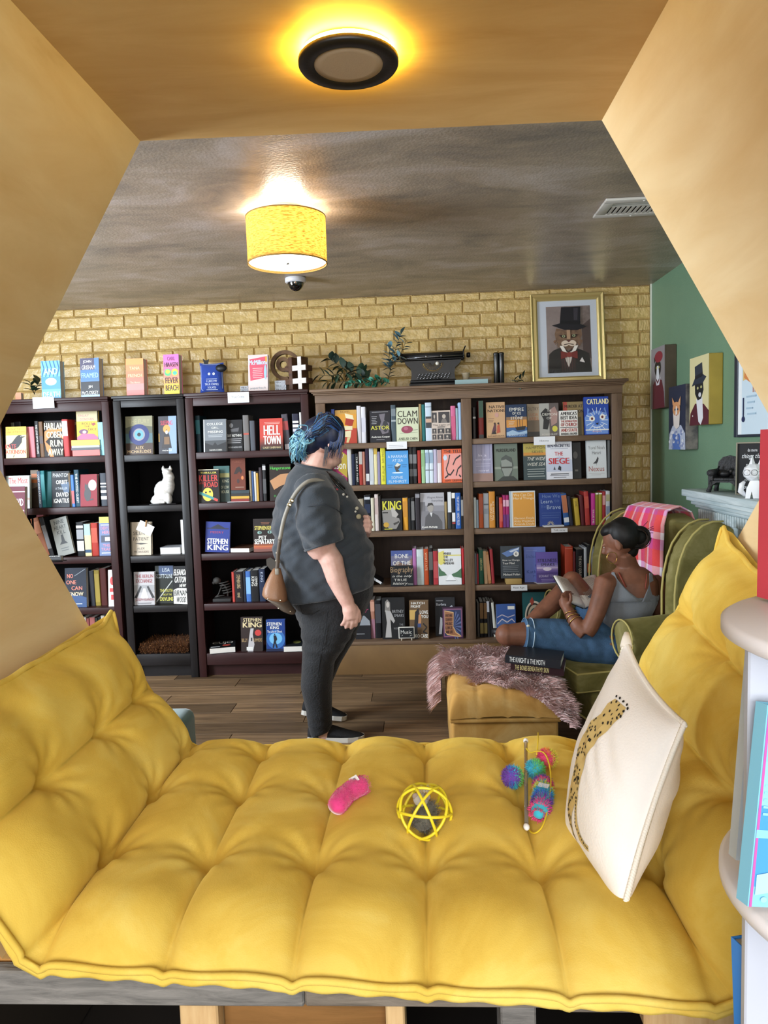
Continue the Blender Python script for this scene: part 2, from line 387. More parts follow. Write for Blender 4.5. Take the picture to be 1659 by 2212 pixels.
# ------------------------------------------------------------------ big lights that belong to the room
def led_disc():
    t = empty('ceiling_light', (-.119, 1.49, 2.189), 0, 'flat round black-rimmed light with glowing yellow halo on plywood panel', 'ceiling light')
    b = MB(); b.lathe([(.086, -.004), (.0905, -.006), (.0905, -.014)], emit('#ffd648', 150, 'halo_glow'), seg=40); b.lathe([(0.0, -.004), (.086, -.004)], mat('#eeeeee'), seg=40)
    lp(b.build('halo_ring', None, True), t).parent = t
    b2 = MB(); b2.lathe([(.066, -.024), (.07, -.028), (.094, -.0275), (.0965, -.024), (.0965, -.016), (.09, -.0145), (.0, -.0145)], mat('#15110c', .45), seg=48)
    b3 = MB(); b3.lathe([(.0, -.0262), (.05, -.0262), (.066, -.0255), (.067, -.020)], mat('#b9a58e', .6, bump=.05, bscale=300), seg=48)
    for nm, q in (('rim', b2), ('diffuser', b3)): q.build(nm, t, True)
    t.children[0].matrix_parent_inverse = Matrix.Identity(4)
led_disc()
def drum_lamp():
    c = (-.53, 3.12, ZC); t = empty('drum_lamp', c, 0, 'woven yellow drum shade lamp glowing on the mottled ceiling', 'ceiling light')
    m = bpy.data.materials.new('woven_shade'); m.use_nodes = True; nt = m.node_tree; b = nt.nodes['Principled BSDF']
    b.inputs['Base Color'].default_value = lin('#b58a4a'); b.inputs['Roughness'].default_value = .8
    tr = nt.nodes.new('ShaderNodeBsdfTranslucent'); tr.inputs[0].default_value = lin('#f0b850'); mx = nt.nodes.new('ShaderNodeMixShader'); mx.inputs[0].default_value = .62
    w = nt.nodes.new('ShaderNodeTexNoise'); tcn = nt.nodes.new('ShaderNodeTexCoord'); mpn = nt.nodes.new('ShaderNodeMapping'); mpn.inputs['Scale'].default_value = (60, 60, 340)
    nt.links.new(tcn.outputs['Object'], mpn.inputs[0]); nt.links.new(mpn.outputs[0], w.inputs['Vector']); w.inputs['Scale'].default_value = 1.0
    rr = nt.nodes.new('ShaderNodeValToRGB'); rr.color_ramp.elements[0].color = lin('#5e4410'); rr.color_ramp.elements[1].color = lin('#a8803a'); rr.color_ramp.elements[0].position = .35; rr.color_ramp.elements[1].position = .62
    nt.links.new(w.outputs['Fac'], rr.inputs[0]); nt.links.new(rr.outputs[0], tr.inputs[0])
    nt.links.new(b.outputs[0], mx.inputs[1]); nt.links.new(tr.outputs[0], mx.inputs[2]); nt.links.new(mx.outputs[0], nt.nodes['Material Output'].inputs['Surface'])
    R = .163
    b = MB(); b.lathe([(R, -.036), (R, -.222)], m, seg=64); b.build('shade', t)
    b = MB()
    for zz in (-.036, -.222): b.lathe([(R-.002, zz-.002), (R+.0015, zz-.002), (R+.0015, zz+.002), (R-.002, zz+.002), (R-.002, zz-.002)], mat('#8a6a2a', .6), seg=64)
    b.build('shade_trim', t)
    b = MB(); b.lathe([(0, -.216), (R-.004, -.214)], emit('#fff3dc', 7.0, 'lamp_diffuser'), seg=64); b.build('diffuser', t)
    b = MB(); b.lathe([(0, -.224), (.006, -.222), (.006, -.216)], mat('#bbbbbb', .3, 1), seg=12); b.build('finial', t)
    b = MB(); b.lathe([(0, -.03), (.06, -.03), (.07, -.02), (.07, 0)], mat('#e8e8e8', .4), seg=32); b.build('ceiling_plate', t)
    for k, (dx, dy) in enumerate(((-.085, 0.0), (.06, .05))):
        b = MB(); b.sphere((dx, dy, -.11), (.028, .028, .045), emit('#fff0d0', 12, 'bulb_glow'), 16, 10); b.build('bulb', t)
        pl = bpy.data.lights.new('lamp_bulb', 'POINT'); pl.energy = 5.0; pl.color = (1, .9, .72); pl.shadow_soft_size = .035
        po = bpy.data.objects.new('lamp_bulb', pl); COL.objects.link(po); po.location = (c[0]+dx*.4, c[1]+dy*.4, ZC-.06)
drum_lamp()
# ------------------------------------------------------------------ bookcases
YD, YW = 4.588, 4.605
M_DK = wood_mat('dark_red_brown_wood', '#2b1515', '#3a2020', 3, (6, 6, 1), .42, .28, .04)
M_DKH = wood_mat('dark_red_brown_wood_h', '#2b1515', '#3a2020', 3, (1, 6, 6), .42, .28, .04)
M_BK = wood_mat('black_brown_wood', '#171516', '#221f20', 3, (6, 6, 1), .42, .28, .04)
M_BKH = wood_mat('black_brown_wood_h', '#171516', '#221f20', 3, (1, 6, 6), .42, .28, .04)
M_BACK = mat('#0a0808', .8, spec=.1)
def bookcase(name, x0, x1, zs, mv, mh, label, rail):
    t = empty(name, ((x0+x1)/2, YD, 0), 0, label, 'bookcase')
    add = lambda nm, b: lp(b.build(nm), t)
    st = .048; yb = 4.90
    for xa in (x0, x1-.018):
        b = MB(); b.bbox(xa, YD+.002, .0, xa+.018, yb, 1.775, mv, .0015, None, 1); add('side_panel', b)
    for xa in (x0, x1-st):
        b = MB(); b.bbox(xa, YD-.018, 0, xa+st, YD+.001, 1.772, mv, .0025); add('stile', b)
    b = MB(); b.bbox(x0-.003, YD-.034, 1.783, x1+.003, yb, 1.802, mh, .003); add('top_panel', b)
    b = MB(); b.bbox(x0+.004, YD-.02, 1.772, x1-.004, yb-.01, 1.784, mh, .002); add('top_moulding', b)
    b = MB(); b.bbox(x0+st+.0005, YD-.015, rail, x1-st-.0005, YD+.001, 1.7715, mh, .002); add('top_rail', b)
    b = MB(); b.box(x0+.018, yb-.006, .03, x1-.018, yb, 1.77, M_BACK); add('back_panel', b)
    for i, z in enumerate(zs):
        b = MB(); b.bbox(x0+.0185, YD+.002, z-.022, x1-.0185, yb-.007, z, mh, .0015, None, 1)
        b.bbox(x0+st+.0005, YD-.012, z-(.042 if i < len(zs)-1 else .075), x1-st-.0005, YD+.0015, z, mh, .002); add('shelf', b)
    b = MB(); b.box(x0+.02, YD+.03, 0, x1-.02, YD+.045, zs[-1]-.03, mh); add('toe_board', b)
    return t
def zat(px, py, Y): return PY(px, py, Y).z
SZ = {}
SZ['A'] = [zat(120, 987, YD), zat(150, 1096, YD), zat(190, 1202.5, YD), zat(220, 1312, YD), zat(230, 1412, YD)]
SZ['B'] = [zat(300, 982.5, YD), zat(300, 1092, YD), zat(300, 1201, YD), zat(320, 1308, YD), zat(350, 1412, YD)]
SZ['C'] = [zat(430, 977.5, YD), zat(435, 1087, YD), zat(440, 1196, YD), zat(445, 1304, YD), zat(445, 1411, YD)]
bookcase('bookcase', -2.69, -1.938, SZ['A'], M_DK, M_DKH, 'dark red-brown bookcase partly hidden by the left plywood panels', 1.716)
bookcase('bookcase', -1.912, -1.462, SZ['B'], M_BK, M_BKH, 'narrow black bookcase with the white cat ornament on a shelf', 1.729)
bookcase('bookcase', -1.455, -.684, SZ['C'], M_DK, M_DKH, 'dark red-brown bookcase behind the standing person and brown handbag', 1.722)
M_WD = wood_mat('brown_oak', '#5b4636', '#77604c', 4, (9, 9, 1), .5, .35, .2, '#4a382b')
M_WDH = wood_mat('brown_oak_h', '#5b4636', '#7c644e', 4, (1, 9, 9), .5, .35, .2, '#4a382b')
M_WDP = wood_mat('oak_plinth', '#6e5334', '#86673f', 1.3, (1, 2.2, 2.2), .5, .3, .1)
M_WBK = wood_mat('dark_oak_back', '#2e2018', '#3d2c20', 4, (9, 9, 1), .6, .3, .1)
SZ['L'] = [zat(850, 955, YW), zat(850, 1046.5, YW), zat(850, 1147, YW), zat(850, 1267, YW), .212]
SZ['R'] = [zat(1150, 943.5, YW), zat(1150, 1037.5, YW), zat(1150, 1139, YW), zat(1150, 1261, YW), .212]
t = empty('bookcase', (.29, YW, 0), 0, 'wide brown oak double bookcase with a moulded cornice', 'bookcase')
add = lambda nm, b: lp(b.build(nm), t)
yb = 4.94
for xa, xb in ((-.644, -.584), (.252, .314), (1.160, 1.222)):
    b = MB(); b.bbox(xa, YW-.02, .212, xb, YW, 1.712, M_WD, .003); add('stile', b)
for xa, xb in ((-.644, -.622), (.272, .294), (1.200, 1.222)):
    b = MB(); b.bbox(xa, YW+.001, .0, xb, yb, 1.73, M_WD, .001, None, 1); add('side_panel', b)
b = MB(); b.bbox(-.646, YW-.022, 1.713, 1.224, YW, 1.762, M_WDH, .002); add('top_rail', b)
b = MB(); b.bbox(-.655, YW-.034, 1.762, 1.233, YW, 1.772, M_WDH, .003); b.bbox(-.663, YW-.042, 1.7725, 1.241, YW, 1.779, M_WDH, .002)
b.bbox(-.674, YW-.055, 1.7795, 1.252, yb, 1.797, M_WDH, .004); add('cornice', b)
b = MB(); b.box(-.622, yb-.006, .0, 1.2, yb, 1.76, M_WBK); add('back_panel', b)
for kk, xa, xb in (('L', -.6215, .2715), ('R', .2945, 1.1995)):
    for z in SZ[kk][:4]:
        b = MB(); b.bbox(xa, YW+.002, z-.021, xb, yb-.007, z, M_WDH, .0015, None, 1)
        b.bbox(max(xa, -.583 if kk == 'L' else .315), YW-.012, z-.034, min(xb, .251 if kk == 'L' else 1.159), YW+.0015, z, M_WDH, .002); add('shelf', b)
b = MB(); b.bbox(-.644, YW-.03, 0, 1.222, YW, .19, M_WDP, .002); add('plinth', b)
b = MB(); b.bbox(-.644, YW-.035, .1905, 1.222, yb-.007, .212, M_WDH, .002); add('shelf', b)
# ------------------------------------------------------------------ books
PAPER = mat('#cfc8b8', .8, bump=.25, bscale=400, stretch=(.05, 1, 1))
PAPW = mat('#e6e3dc', .8, bump=.2, bscale=400, stretch=(.05, 1, 1))
_labels = {}
def uniq(l):
    if len(l.split()) > 16: l = l.replace(' book spine', ' spine').replace(', oak bookcase right half', ', oak bookcase').replace(' leaning spine', ' spine')
    if len(l.split()) > 16: l = l.replace('right of the', 'beside').replace('right of', 'beside')
    assert l not in _labels, l
    _labels[l] = 1; return l
def book_parts(root, w, h, t, cover, art=None, white=False, spine=None, bleed=None):
    """front cover on local -y, spine on local -x"""
    c = mat(cover, .5, spec=.28); b = MB(); e = .0016
    b.box(-w/2, 0, 0, w/2, e, h, c); b.box(-w/2, t-e, 0, w/2, t, h, mat(bleed or cover, .5, spec=.28)); b.box(-w/2-.0012, 0, 0, -w/2, t, h, mat(spine or cover, .5, spec=.28))
    cv = b.build('cover', root)
    b = MB(); b.box(-w/2, e, .002, w/2-.003, t-e, h-.003, PAPW if white else PAPER); b.build('page_block', root)
    if art:
        P = Print(lambda x, y, z: Vector((-w/2+x*w, -z, h-y*h))); art(P); P.build('cover_print', cv)
def face_book(loc, w, h, t, cover, label, art=None, lean=7, roll=0, yaw=0, group=None, white=False, spine=None):
    o = empty('book', loc, 0, uniq(label), 'book', group)
    o.rotation_euler = Euler((math.radians(-lean), math.radians(roll), math.radians(yaw)), 'XYZ')
    book_parts(o, w, h, t, cover, art, white, spine); return o
UN = {'A': 'far-left black bookcase', 'B': 'narrow black bookcase', 'C': 'rightmost black bookcase', 'L': 'oak bookcase left half', 'R': 'oak bookcase right half'}
RW = ['top shelf', 'second shelf', 'third shelf', 'fourth shelf', 'bottom shelf']
def FB(u, s, x0, x1, yt, cover, desc, art=None, dy=.03, t=.024, yb=None, lean=6, roll=0, yaw=0, white=False, spine=None, z0=None):
    base = YD if u in 'ABC' else YW; Y = base+dy
    z = SZ[u][s] if z0 is None else z0
    ybot = yb if yb is not None else None
    a = PY(x0, (yt+60), Y); b = PY(x1, (yt+60), Y); top = PY((x0+x1)/2, yt, Y+.015)
    h = (top.z-z)/math.cos(math.radians(lean)); w = b.x-a.x
    return face_book(((a.x+b.x)/2, Y, z+.001+abs(math.sin(math.radians(roll)))*w/2), w, h, t, cover, f'{desc}, {RW[s]}, {UN[u]}', art, lean, roll, yaw, f'face-out books, {UN[u]}', white, spine)
def spine_book(loc, t, h, d, cover, label, text='', tc='#eeeeee', roll=0, bands=(), group=None, yaw=0, white=True):
    o = empty('book', loc, 0, uniq(label), 'book', group); o.rotation_euler = (0, math.radians(roll), math.radians(yaw))
    c = mat(cover, .5, spec=.28); b = MB(); e = .0015; r = min(.003, t*.2)
    n = 5; arc = [(-t/2, r)]+[(-t/2+t*(i/(n-1)), r-r*math.sin(math.pi*i/(n-1))*1.0-(0)) for i in range(n)]+[(t/2, r)]
    arc = [(-t/2, r*1.0), (-t*.36, r*.25), (-t*.12, 0), (t*.12, 0), (t*.36, r*.25), (t/2, r)]
    vs = [(x, y, 0) for x, y in arc]+[(x, y, h) for x, y in arc]; k = len(arc)
    b.add(vs, [(i, i+1, i+1+k, i+k) for i in range(k-1)], c)
    b.box(-t/2, r, 0, -t/2+e, d, h, c); b.box(t/2-e, r, 0, t/2, d, h, c); cv = b.build('cover', o)
    b = MB(); b.box(-t/2+e, r*.9, .002, t/2-e, d-.003, h-.003, PAPW if white else PAPER); b.build('page_block', o)
    P = Print(lambda x, y, z: Vector((t/2*.92-y*t*.92, -z-.0003, h-x*h)))
    for (a0, a1, cc) in bands: P.R(a0, 0, a1, 1, cc)
    if text:
        if isinstance(text, str): text = [(text, .10, .9)]
        for q in text: P.T(q[0], q[1], .72 if len(q) < 4 else q[3][1], q[2], .28 if len(q) < 4 else q[3][0], q[4] if len(q) > 4 else tc) if False else P.T(q[0], q[1], (.26 if len(q) < 4 else q[3][0]), q[2], (.74 if len(q) < 4 else q[3][1]), q[4] if len(q) > 4 else tc)
    P.build('spine_print', cv); return o
def row(u, s, items, Y=None, prev='the left upright'):
    """spine-out books; item = (x0, x1, ytop, hex, colour name, text, text colour, roll, bands)"""
    base = YD if u in 'ABC' else YW; Y = (base+.045) if Y is None else base+Y
    z = SZ[u][s]
    for it in items:
        it = tuple(it)+(('', '#eeeeee', 0, ()))[len(it)-5:] if len(it) < 9 else it
        x0, x1, yt, cov, nm, tx, tcx, roll, bands = it
        ym = PY(0, 0, 1); a = PY(x0, yt+60, Y); b = PY(x1, yt+60, Y); top = PY((x0+x1)/2, yt, Y)
        t = (b.x-a.x)-.0006; h = top.z-z
        if roll: h = h/math.cos(math.radians(roll)); lift = abs(math.sin(math.radians(roll)))*t/2
        else: lift = 0
        d = .135+.02*((int(x0*7) % 5)/4)
        lab = f'{nm} book spine right of {prev}, {RW[s]}, {UN[u]}'
        spine_book(((a.x+b.x)/2, Y, z+.0008+lift), t, h, d, cov, lab, tx, tcx, roll, bands, f'spine-out books, {UN[u]}')
        prev = nm+' spine'
    return prev
W, K = '#ecebe4', '#15151a'
def lines(P, x0, x1, y0, n, dy, c, hgt=.008):
    for i in range(n): P.R(x0+.02*(i % 2), y0+i*dy, x1-.03*((i*7) % 3), y0+i*dy+hgt, c)
# ---------------- A: far-left dark bookcase
def a_rook(P):
    P.R(0, 0, 1, .27, '#e8b93a'); P.T('DEATH AT THE', .06, .05, .72, .11, '#6b4a14'); P.T('SIGN OF THE ROOK', .06, .14, .95, .2, '#6b4a14')
    P.poly([(.05, .6), (.3, .5), (.5, .33), (.62, .27), (.75, .27), (.8, .32), (.98, .31), (.8, .37), (.78, .5), (.6, .66), (.45, .72), (.3, .72)], K); P.E(.74, .31, .02, .015, W)
    P.T('KATE', -.02, .56, .5, .7, '#c2413a', bold=1); P.T('ATKINSON', -.02, .74, .97, .87, '#c2413a', bold=1); P.L([(.4, .9), (.35, .98)], .02, K)
FB('A', 0, 13, 57, 922, '#ead9a4', 'yellow and cream cover with a black bird', a_rook, .0)
row('A', 0, [(22, 34, 913, '#5d5a4d', 'olive'), (35, 48, 911, '#26242a', 'charcoal')], .16)
row('A', 0, [(57.5, 62, 922, '#19181c', 'black'), (62.5, 77, 922, '#c96a72', 'rose', '', W, 0, ((.0, 1, '#c96a72'),)), (77.5, 86, 910, '#1d1b1c', 'black and white', 'THE LOVE OF MY AFTERLIFE', W), (86.5, 95, 911, '#6d4f36', 'tan and brown', '', W, 0, ((.4, .62, '#3a2018'),))], .04, 'the black bird cover')
def a_run(P):
    P.poly([(.0, .3), (.3, .2), (.6, .25), (1, .2), (1, .3), (.5, .32), (.2, .5), (0, .6)], '#d8772a'); P.poly([(.0, .55), (.3, .7), (.5, 1), (.3, 1), (.1, .8)], '#d8772a'); P.poly([(.6, .3), (1, .45), (1, .52), (.7, .4)], '#d8772a')
    for i, (q, x0, x1) in enumerate((('HARLAN', 0, 1), ('COBEN', .12, 1), ('RUN', .32, .96), ('AWAY', .2, 1.0))): P.T(q, x0, .06+i*.24, x1, .24+i*.24, '#f1e6c0', bold=2)
FB('A', 0, 95.5, 136, 909, '#1c1512', 'black and orange cover with big cream lettering', a_run, .02)
row('A', 0, [(136.5, 149, 906, '#b23b3c', 'red and white', '', W, 0, ((.05, .45, '#e5d5d0'),))], .03, 'the black and orange cover')
FB('A', 0, 149.5, 168, 907, '#3a241a', 'dark brown cover with gold initials', lambda P: (P.T('S.A. COSBY', .05, .06, .95, .14, '#b99b6a'), P.poly([(.4, .5), (.7, .3), (.8, 1), (.3, 1)], '#6a3a22')), .11, .02)
zA = SZ['A'][0]
def flat_book(cx, cy, z, w, d, t, cover, label, yaw=0, group=None, art=None, spine=None, white=True, stext='', stc=W):
    """lying flat, spine towards the viewer"""
    o = empty('book', (cx, cy, z), math.radians(yaw), uniq(label), 'book', group); c = mat(cover, .42, spec=.45); b = MB(); e = .0016
    b.box(-w/2, 0, 0, w/2, d, e, c); b.box(-w/2, 0, t-e, w/2, d, t, c)
    if spine != 'none': b.box(-w/2, -.001, 0, w/2, 0, t, mat(spine or cover, .42))
    cv = b.build('cover', o)
    b = MB(); b.box(-w/2+.002, .0005, e, w/2-.002, d-.002, t-e, PAPW if white else PAPER); b.build('page_block', o)
    P = Print(lambda x, y, z: Vector((-w/2+x*w, -.001-z, t-y*t)))
    if stext: P.T(stext, .08, .2, .72, .8, stc)
    P.build('spine_print', cv)
    if art:
        P = Print(lambda x, y, z: Vector((-w/2+x*w, d-y*d, t+z))); art(P); P.build('cover_print', cv)
    return o
zz = zA+.001
for k, (t_, c_, nm) in enumerate(((.036, '#c45a52', 'red'), (.014, '#3a3b40', 'black'), (.014, '#9a9a9a', 'grey'), (.034, '#e2c02c', 'yellow'))):
    p0 = PY(155 if k else 157, 970, YD+.02); p1 = PY(216, 970, YD+.02)
    flat_book((p0.x+p1.x)/2, YD+.015+.002*k, zz, p1.x-p0.x, .14, t_, c_, f'{nm} book lying flat in the four-book pile, top shelf, {UN["A"]}', (0, 1.5, -1, .6)[k], 'flat pile under the rolling dice book', None, None, True); zz += t_+.0006
def a_dice(P):
    P.R(0, 0, 1, .36, '#b9ad84'); P.T('FINLAY', .08, .12, .6, .2, '#a8576a'); P.T('DONOVAN', .18, .24, .82, .33, '#a8576a'); P.T('ROLLS', .25, .4, .75, .48, '#3a2a1c'); P.T('THE', .36, .51, .62, .57, '#3a2a1c'); P.T('DICE', .55, .6, .95, .68, '#3a2a1c')
    P.poly([(.7, .45), (.85, .41), (.92, .47), (.78, .53)], '#8e2f2a'); P.E(.32, .72, .22, .09, '#5a2a55'); P.E(.36, .73, .09, .05, '#e6c4a4'); P.poly([(.0, .9), (.25, .78), (.8, .8), (1, .92), (1, 1), (0, 1)], '#d0567e')
FB('A', 0, 167, 212, 888, '#e3b942', 'yellow cover with red dice', a_dice, .05, z0=zz, lean=3)
row('A', 0, [(214, 227.5, 912, '#8ecbdc', 'pale blue')], .03, 'the flat pile')
def a_most(P):
    P.T('The Most', .1, .06, .92, .24, '#b8443e', bold=1); P.L([(.1, .3), (.8, .31)], .01, '#8a9a9a'); P.R(.0, .68, 1, .74, '#c8a898'); P.R(0, .74, 1, 1, '#d5d8d8')
FB('A', 1, 14, 64, 1028, '#cdd6d4', 'pale grey cover with red title', a_most, -.005, .02)
FB('A', 1, 66, 82, 1016, '#7a6a5c', 'photo cover with orange letters', lambda P: (P.R(.1, .1, 1, .2, '#bb6a38'), P.R(.1, .25, 1, .34, '#bb6a38'), P.poly([(.2, .5), (.9, .45), (1, 1), (.1, 1)], '#40332a')), .07, .02)
row('A', 1, [(83, 90, 1018, '#49596b', 'slate blue', 'LOST AND LASSOED', W), (90.5, 99, 1017, '#1f6f74', 'teal', '', '#d9b45a', 0, ((.1, .8, '#2a7f84'),))], .05, 'the photo cover')
FB('A', 1, 99.5, 111, 1019, '#17595c', 'teal cover', None, .055, .03)
def a_orbit(P):
    P.poly([(.5, .35), (1, .3), (1, .6), (.7, .6)], '#35506e')
    P.T('PHANTOM', .06, .06, 1.0, .17, '#cfd3d6'); P.T('ORBIT', .24, .25, .9, .36, W, bold=1); P.T('A THRILLER', .2, .45, .9, .51, '#b9c0c6'); P.T('DAVID', .25, .59, .95, .71, W, bold=1); P.T('IGNATIUS', .1, .76, .98, .88, W, bold=1)
FB('A', 1, 112, 149, 1018, '#22262c', 'black cover with white space-thriller lettering', a_orbit, .02)
row('A', 1, [(150, 155, 1022, '#6b5a44', 'tan'), (155.5, 162, 1026, '#4d7cc4', 'bright blue', '', W, 0, ((.5, .9, '#b9565a'),)), (162.5, 173, 1015, '#1d4152', 'dark teal', 'THE INVITED GUEST', W)], .035, 'the black thriller cover')
def a_cat(P):
    P.E(.72, .34, .25, .17, '#b7a9a4'); P.E(.42, .62, .2, .22, K); P.E(.36, .4, .11, .08, K); P.poly([(.26, .36), (.29, .26), (.35, .34)], K); P.poly([(.38, .34), (.44, .26), (.46, .36)], K); P.L([(.55, .8), (.75, .78)], .05, K)
FB('A', 1, 174, 210, 1025, '#8c2733', 'dark red cover with a black cat', a_cat, .03, .03, spine='#d4677e')
row('A', 1, [(218.5, 232, 1022, '#3b4049', 'grey and white', '', W, 0, ((.3, .34, W), (.4, .43, W), (.52, .6, W), (.7, .8, W)))], .035, 'the black cat cover')
FB('A', 2, 80, 95, 1112, '#7a1d20', 'dark red cover leaning', None, .12, .03, lean=4)
row('A', 2, [(89, 106, 1121, '#8a4f2f', 'brown-orange', '', '#e9c9a0', -14, ((.1, .4, '#a4633a'),)), (106.5, 116, 1119, '#232326', 'black leaning', 'WHAT THE DEAD KNOW' if False else '', W, -13, ((.2, .8, '#77777a'),))], .03, 'the dark red cover')
def a_heart(P):
    P.T('NINE', .2, .06, .8, .16, '#2c2f31'); P.T('HEART', .14, .2, .86, .3, '#2c2f31'); P.T('KILL', .25, .33, .75, .43, '#2c2f31'); P.poly([(.44, .45), (.56, .45), (.6, .62), (.75, .7), (.25, .7), (.4, .62)], '#26292b'); lines(P, .25, .75, .8, 2, .06, '#55595b', .02)
FB('A', 2, 125, 161, 1121, '#8f918c', 'grey cover with a dark hourglass, leaning', a_heart, .015, .02, roll=-13)
row('A', 2, [(167, 183, 1128, '#15161b', 'black and white', 'DIE WITH ZERO' if False else '', W, 0, ((.1, .18, W), (.22, .5, '#8f9297'), (.55, .85, '#d2d2d2'))), (184, 198, 1132, '#e0cfa0', 'cream', '', K, 0, ((.0, .35, '#9ec4d8'), (.8, .9, '#2b4a6b'))), (199, 213, 1130, '#a83226', 'brick red', '', '#e5b090', 0, ((.15, .6, '#b8462c'),))], .03, 'the grey hourglass cover')
def a_train(P):
    P.R(0, 0, 1, .16, '#d8cf4a'); P.R(.1, .2, .9, .22, W); P.T('EVERYONE', .1, .25, .95, .33, '#d9889c'); P.T('HERE', .2, .36, .8, .44, '#d9889c'); P.R(.12, .48, 1, .66, '#26304a'); P.R(.4, .52, .95, .62, '#e5e8ec'); P.T('THIS', .25, .7, .75, .77, '#d9889c'); P.T('TRAIN', .12, .8, .9, .87, '#d9889c'); P.R(.15, .92, .9, .94, W)
FB('A', 2, 214, 244.5, 1117, '#6d7fa5', 'grey-blue cover with a yellow top band', a_train, .02)
def a_noone(P):
    P.poly([(.0, .6), (1, .75), (1, 1), (0, 1)], '#2a4a7a'); P.L([(.45, .2), (.95, .03)], .012, '#9aa5b0')
    P.T('NO', .1, .15, .38, .25, '#e2806c', bold=1); P.T('ONE', .06, .31, .52, .41, '#e2806c', bold=1); P.T('CAN', .3, .46, .8, .56, '#e2806c', bold=1); P.T('KNOW', .15, .61, .85, .71, '#f0d9b0', bold=1); P.R(.45, .9, .8, .92, '#cfd6dd')
FB('A', 3, 140, 186, 1228, '#1c2434', 'navy cover with coral capitals', a_noone, .01, .034, white=True)
row('A', 3, [(195, 205, 1233, '#2d2f36', 'charcoal'), (206, 217, 1232, '#8c7a34', 'olive-yellow', '', K, 0, ((.1, .9, '#9a8638'),)), (218, 231, 1228, '#4c1f1c', 'dark maroon')], .05, 'the navy cover')
FB('A', 3, 234, 252, 1232, '#d9d4cf', 'white cover with red figures', lambda P: (P.E(.5, .3, .3, .12, '#c43a3a'), P.R(.15, .5, .85, .6, '#c43a3a'), P.R(.3, .68, .9, .82, '#c43a3a')), .02)
row('A', 4, [(180, 189, 1334, '#c9c4bd', 'white'), (190, 196, 1336, '#8a4a48', 'rosy red'), (197, 208, 1334, '#a0605c', 'dusty pink'), (209, 214, 1335, '#2b2f2b', 'dark green'), (215, 220, 1333, '#202226', 'coal black'), (221, 229, 1330, '#d6d4cc', 'white and grey', 'BUTTERFLY' if False else '', K, 0, ((.1, .7, '#a9a9a4'),)), (230, 238, 1331, '#6a3324', 'russet')], .05)
# ---------------- B: narrow black bookcase
def a_fury(P):
    P.R(0, .0, 1, .3, '#8d8a6c'); P.poly([(0, .3), (.4, .22), (1, .28), (1, .45), (0, .45)], '#545848'); P.R(0, .45, 1, .7, '#4d6a70'); P.R(0, .7, 1, 1, '#3d2a20')
    P.T('THE FURY', .1, .08, .9, .19, '#a9a37c'); P.E(.5, .48, .38, .27, '#1d2a6a', 36); P.E(.5, .48, .22, .16, '#8f8f94', 30); P.E(.5, .48, .165, .12, '#5f9fc0', 30); P.E(.5, .48, .07, .05, '#0a0a10')
    P.T('ALEX', .36, .78, .66, .86, '#d8b98c'); P.T('MICHAELIDES', .06, .88, .94, .96, '#d8b98c')
FB('B', 0, 271, 329, 899, '#7d7a60', 'olive cover with a blue eye', a_fury, .03)
def a_saint(P):
    P.R(.55, 0, 1, 1, '#8ba3c4'); P.T('SLEEPING', .12, .12, .78, .24, '#c84a5c', bold=1); P.E(.45, .34, .2, .11, '#d79a52'); P.poly([(.45, .34), (.6, .5), (.72, .85), (.15, .85), (.3, .5)], '#332f30'); P.E(.45, .43, .07, .05, '#e4dfe0'); P.poly([(.3, .55), (.6, .55), (.6, .75), (.3, .75)], '#7a5d40'); P.T('Karin Smirnoff' if False else 'novel', .2, .88, .7, .93, W); P.R(.0, .46, .04, .68, '#d8a33a')
FB('B', 0, 342.5, 381, 899, '#4a4a50', 'blue-grey cover with a dark hooded figure', a_saint, .03)
def a_patient(P):
    P.R(0, 0, .06, 1, '#8d8578'); P.T('THE', .3, .14, .62, .21, '#3a3430'); P.T('SILENT', .12, .29, .84, .39, '#3a3430'); P.T('PATIENT', .12, .46, .9, .56, '#3a3430'); P.poly([(.2, .65), (.5, .63), (.85, .66), (.5, .68)], '#2b2624'); P.T('ALEX', .3, .77, .68, .83, '#5a524c'); P.T('MICHAELIDES', .15, .87, .88, .93, '#5a524c')
FB('B', 2, 283, 326, 1128, '#c9bca8', 'beige cover under a clipped note card', a_patient, .03, .03)
def a_berlin(P):
    P.T('THE BERLIN', .06, .08, .94, .18, '#8e3a40', bold=1); P.T('EXCHANGE', .1, .22, .9, .33, '#8e3a40', bold=1); P.R(0, .4, 1, .62, '#9a9a9c'); P.poly([(.0, .78), (.3, .42), (.38, .45), (.12, .8)], '#2b2b2e'); P.poly([(1, .78), (.7, .42), (.62, .45), (.88, .8)], '#2b2b2e'); P.poly([(.3, .8), (.45, .5), (.55, .5), (.7, .8)], '#d6d4d2'); P.T('JOSEPH KANON', .05, .8, .95, .9, '#8e3a40'); lines(P, .15, .85, .93, 2, .03, '#55555a', .012)
FB('B', 3, 290, 334, 1236, '#b9b6b8', 'grey cover with red block title and an empty road', a_berlin, .015)
def a_dev(P):
    P.R(.2, 0, 1, .24, '#3a4d70'); P.T('LISA', .4, .06, .82, .16, '#c4ccd2'); P.T('SCOTTOLINE', .02, .22, .96, .33, '#c4ccd2'); P.L([(.05, .95), (.95, .4)], .035, '#b7b9b6'); P.T('THE TRUTH', .25, .62, .96, .7, '#d5cf5c'); P.T('ABOUT THE', .4, .74, .9, .79, '#d5cf5c'); P.T('DEVLINS', .25, .83, .98, .93, '#d5cf5c', bold=1)
FB('B', 3, 335.5, 374, 1223, '#20241f', 'dark green cover with yellow capitals', a_dev, .05, .02)
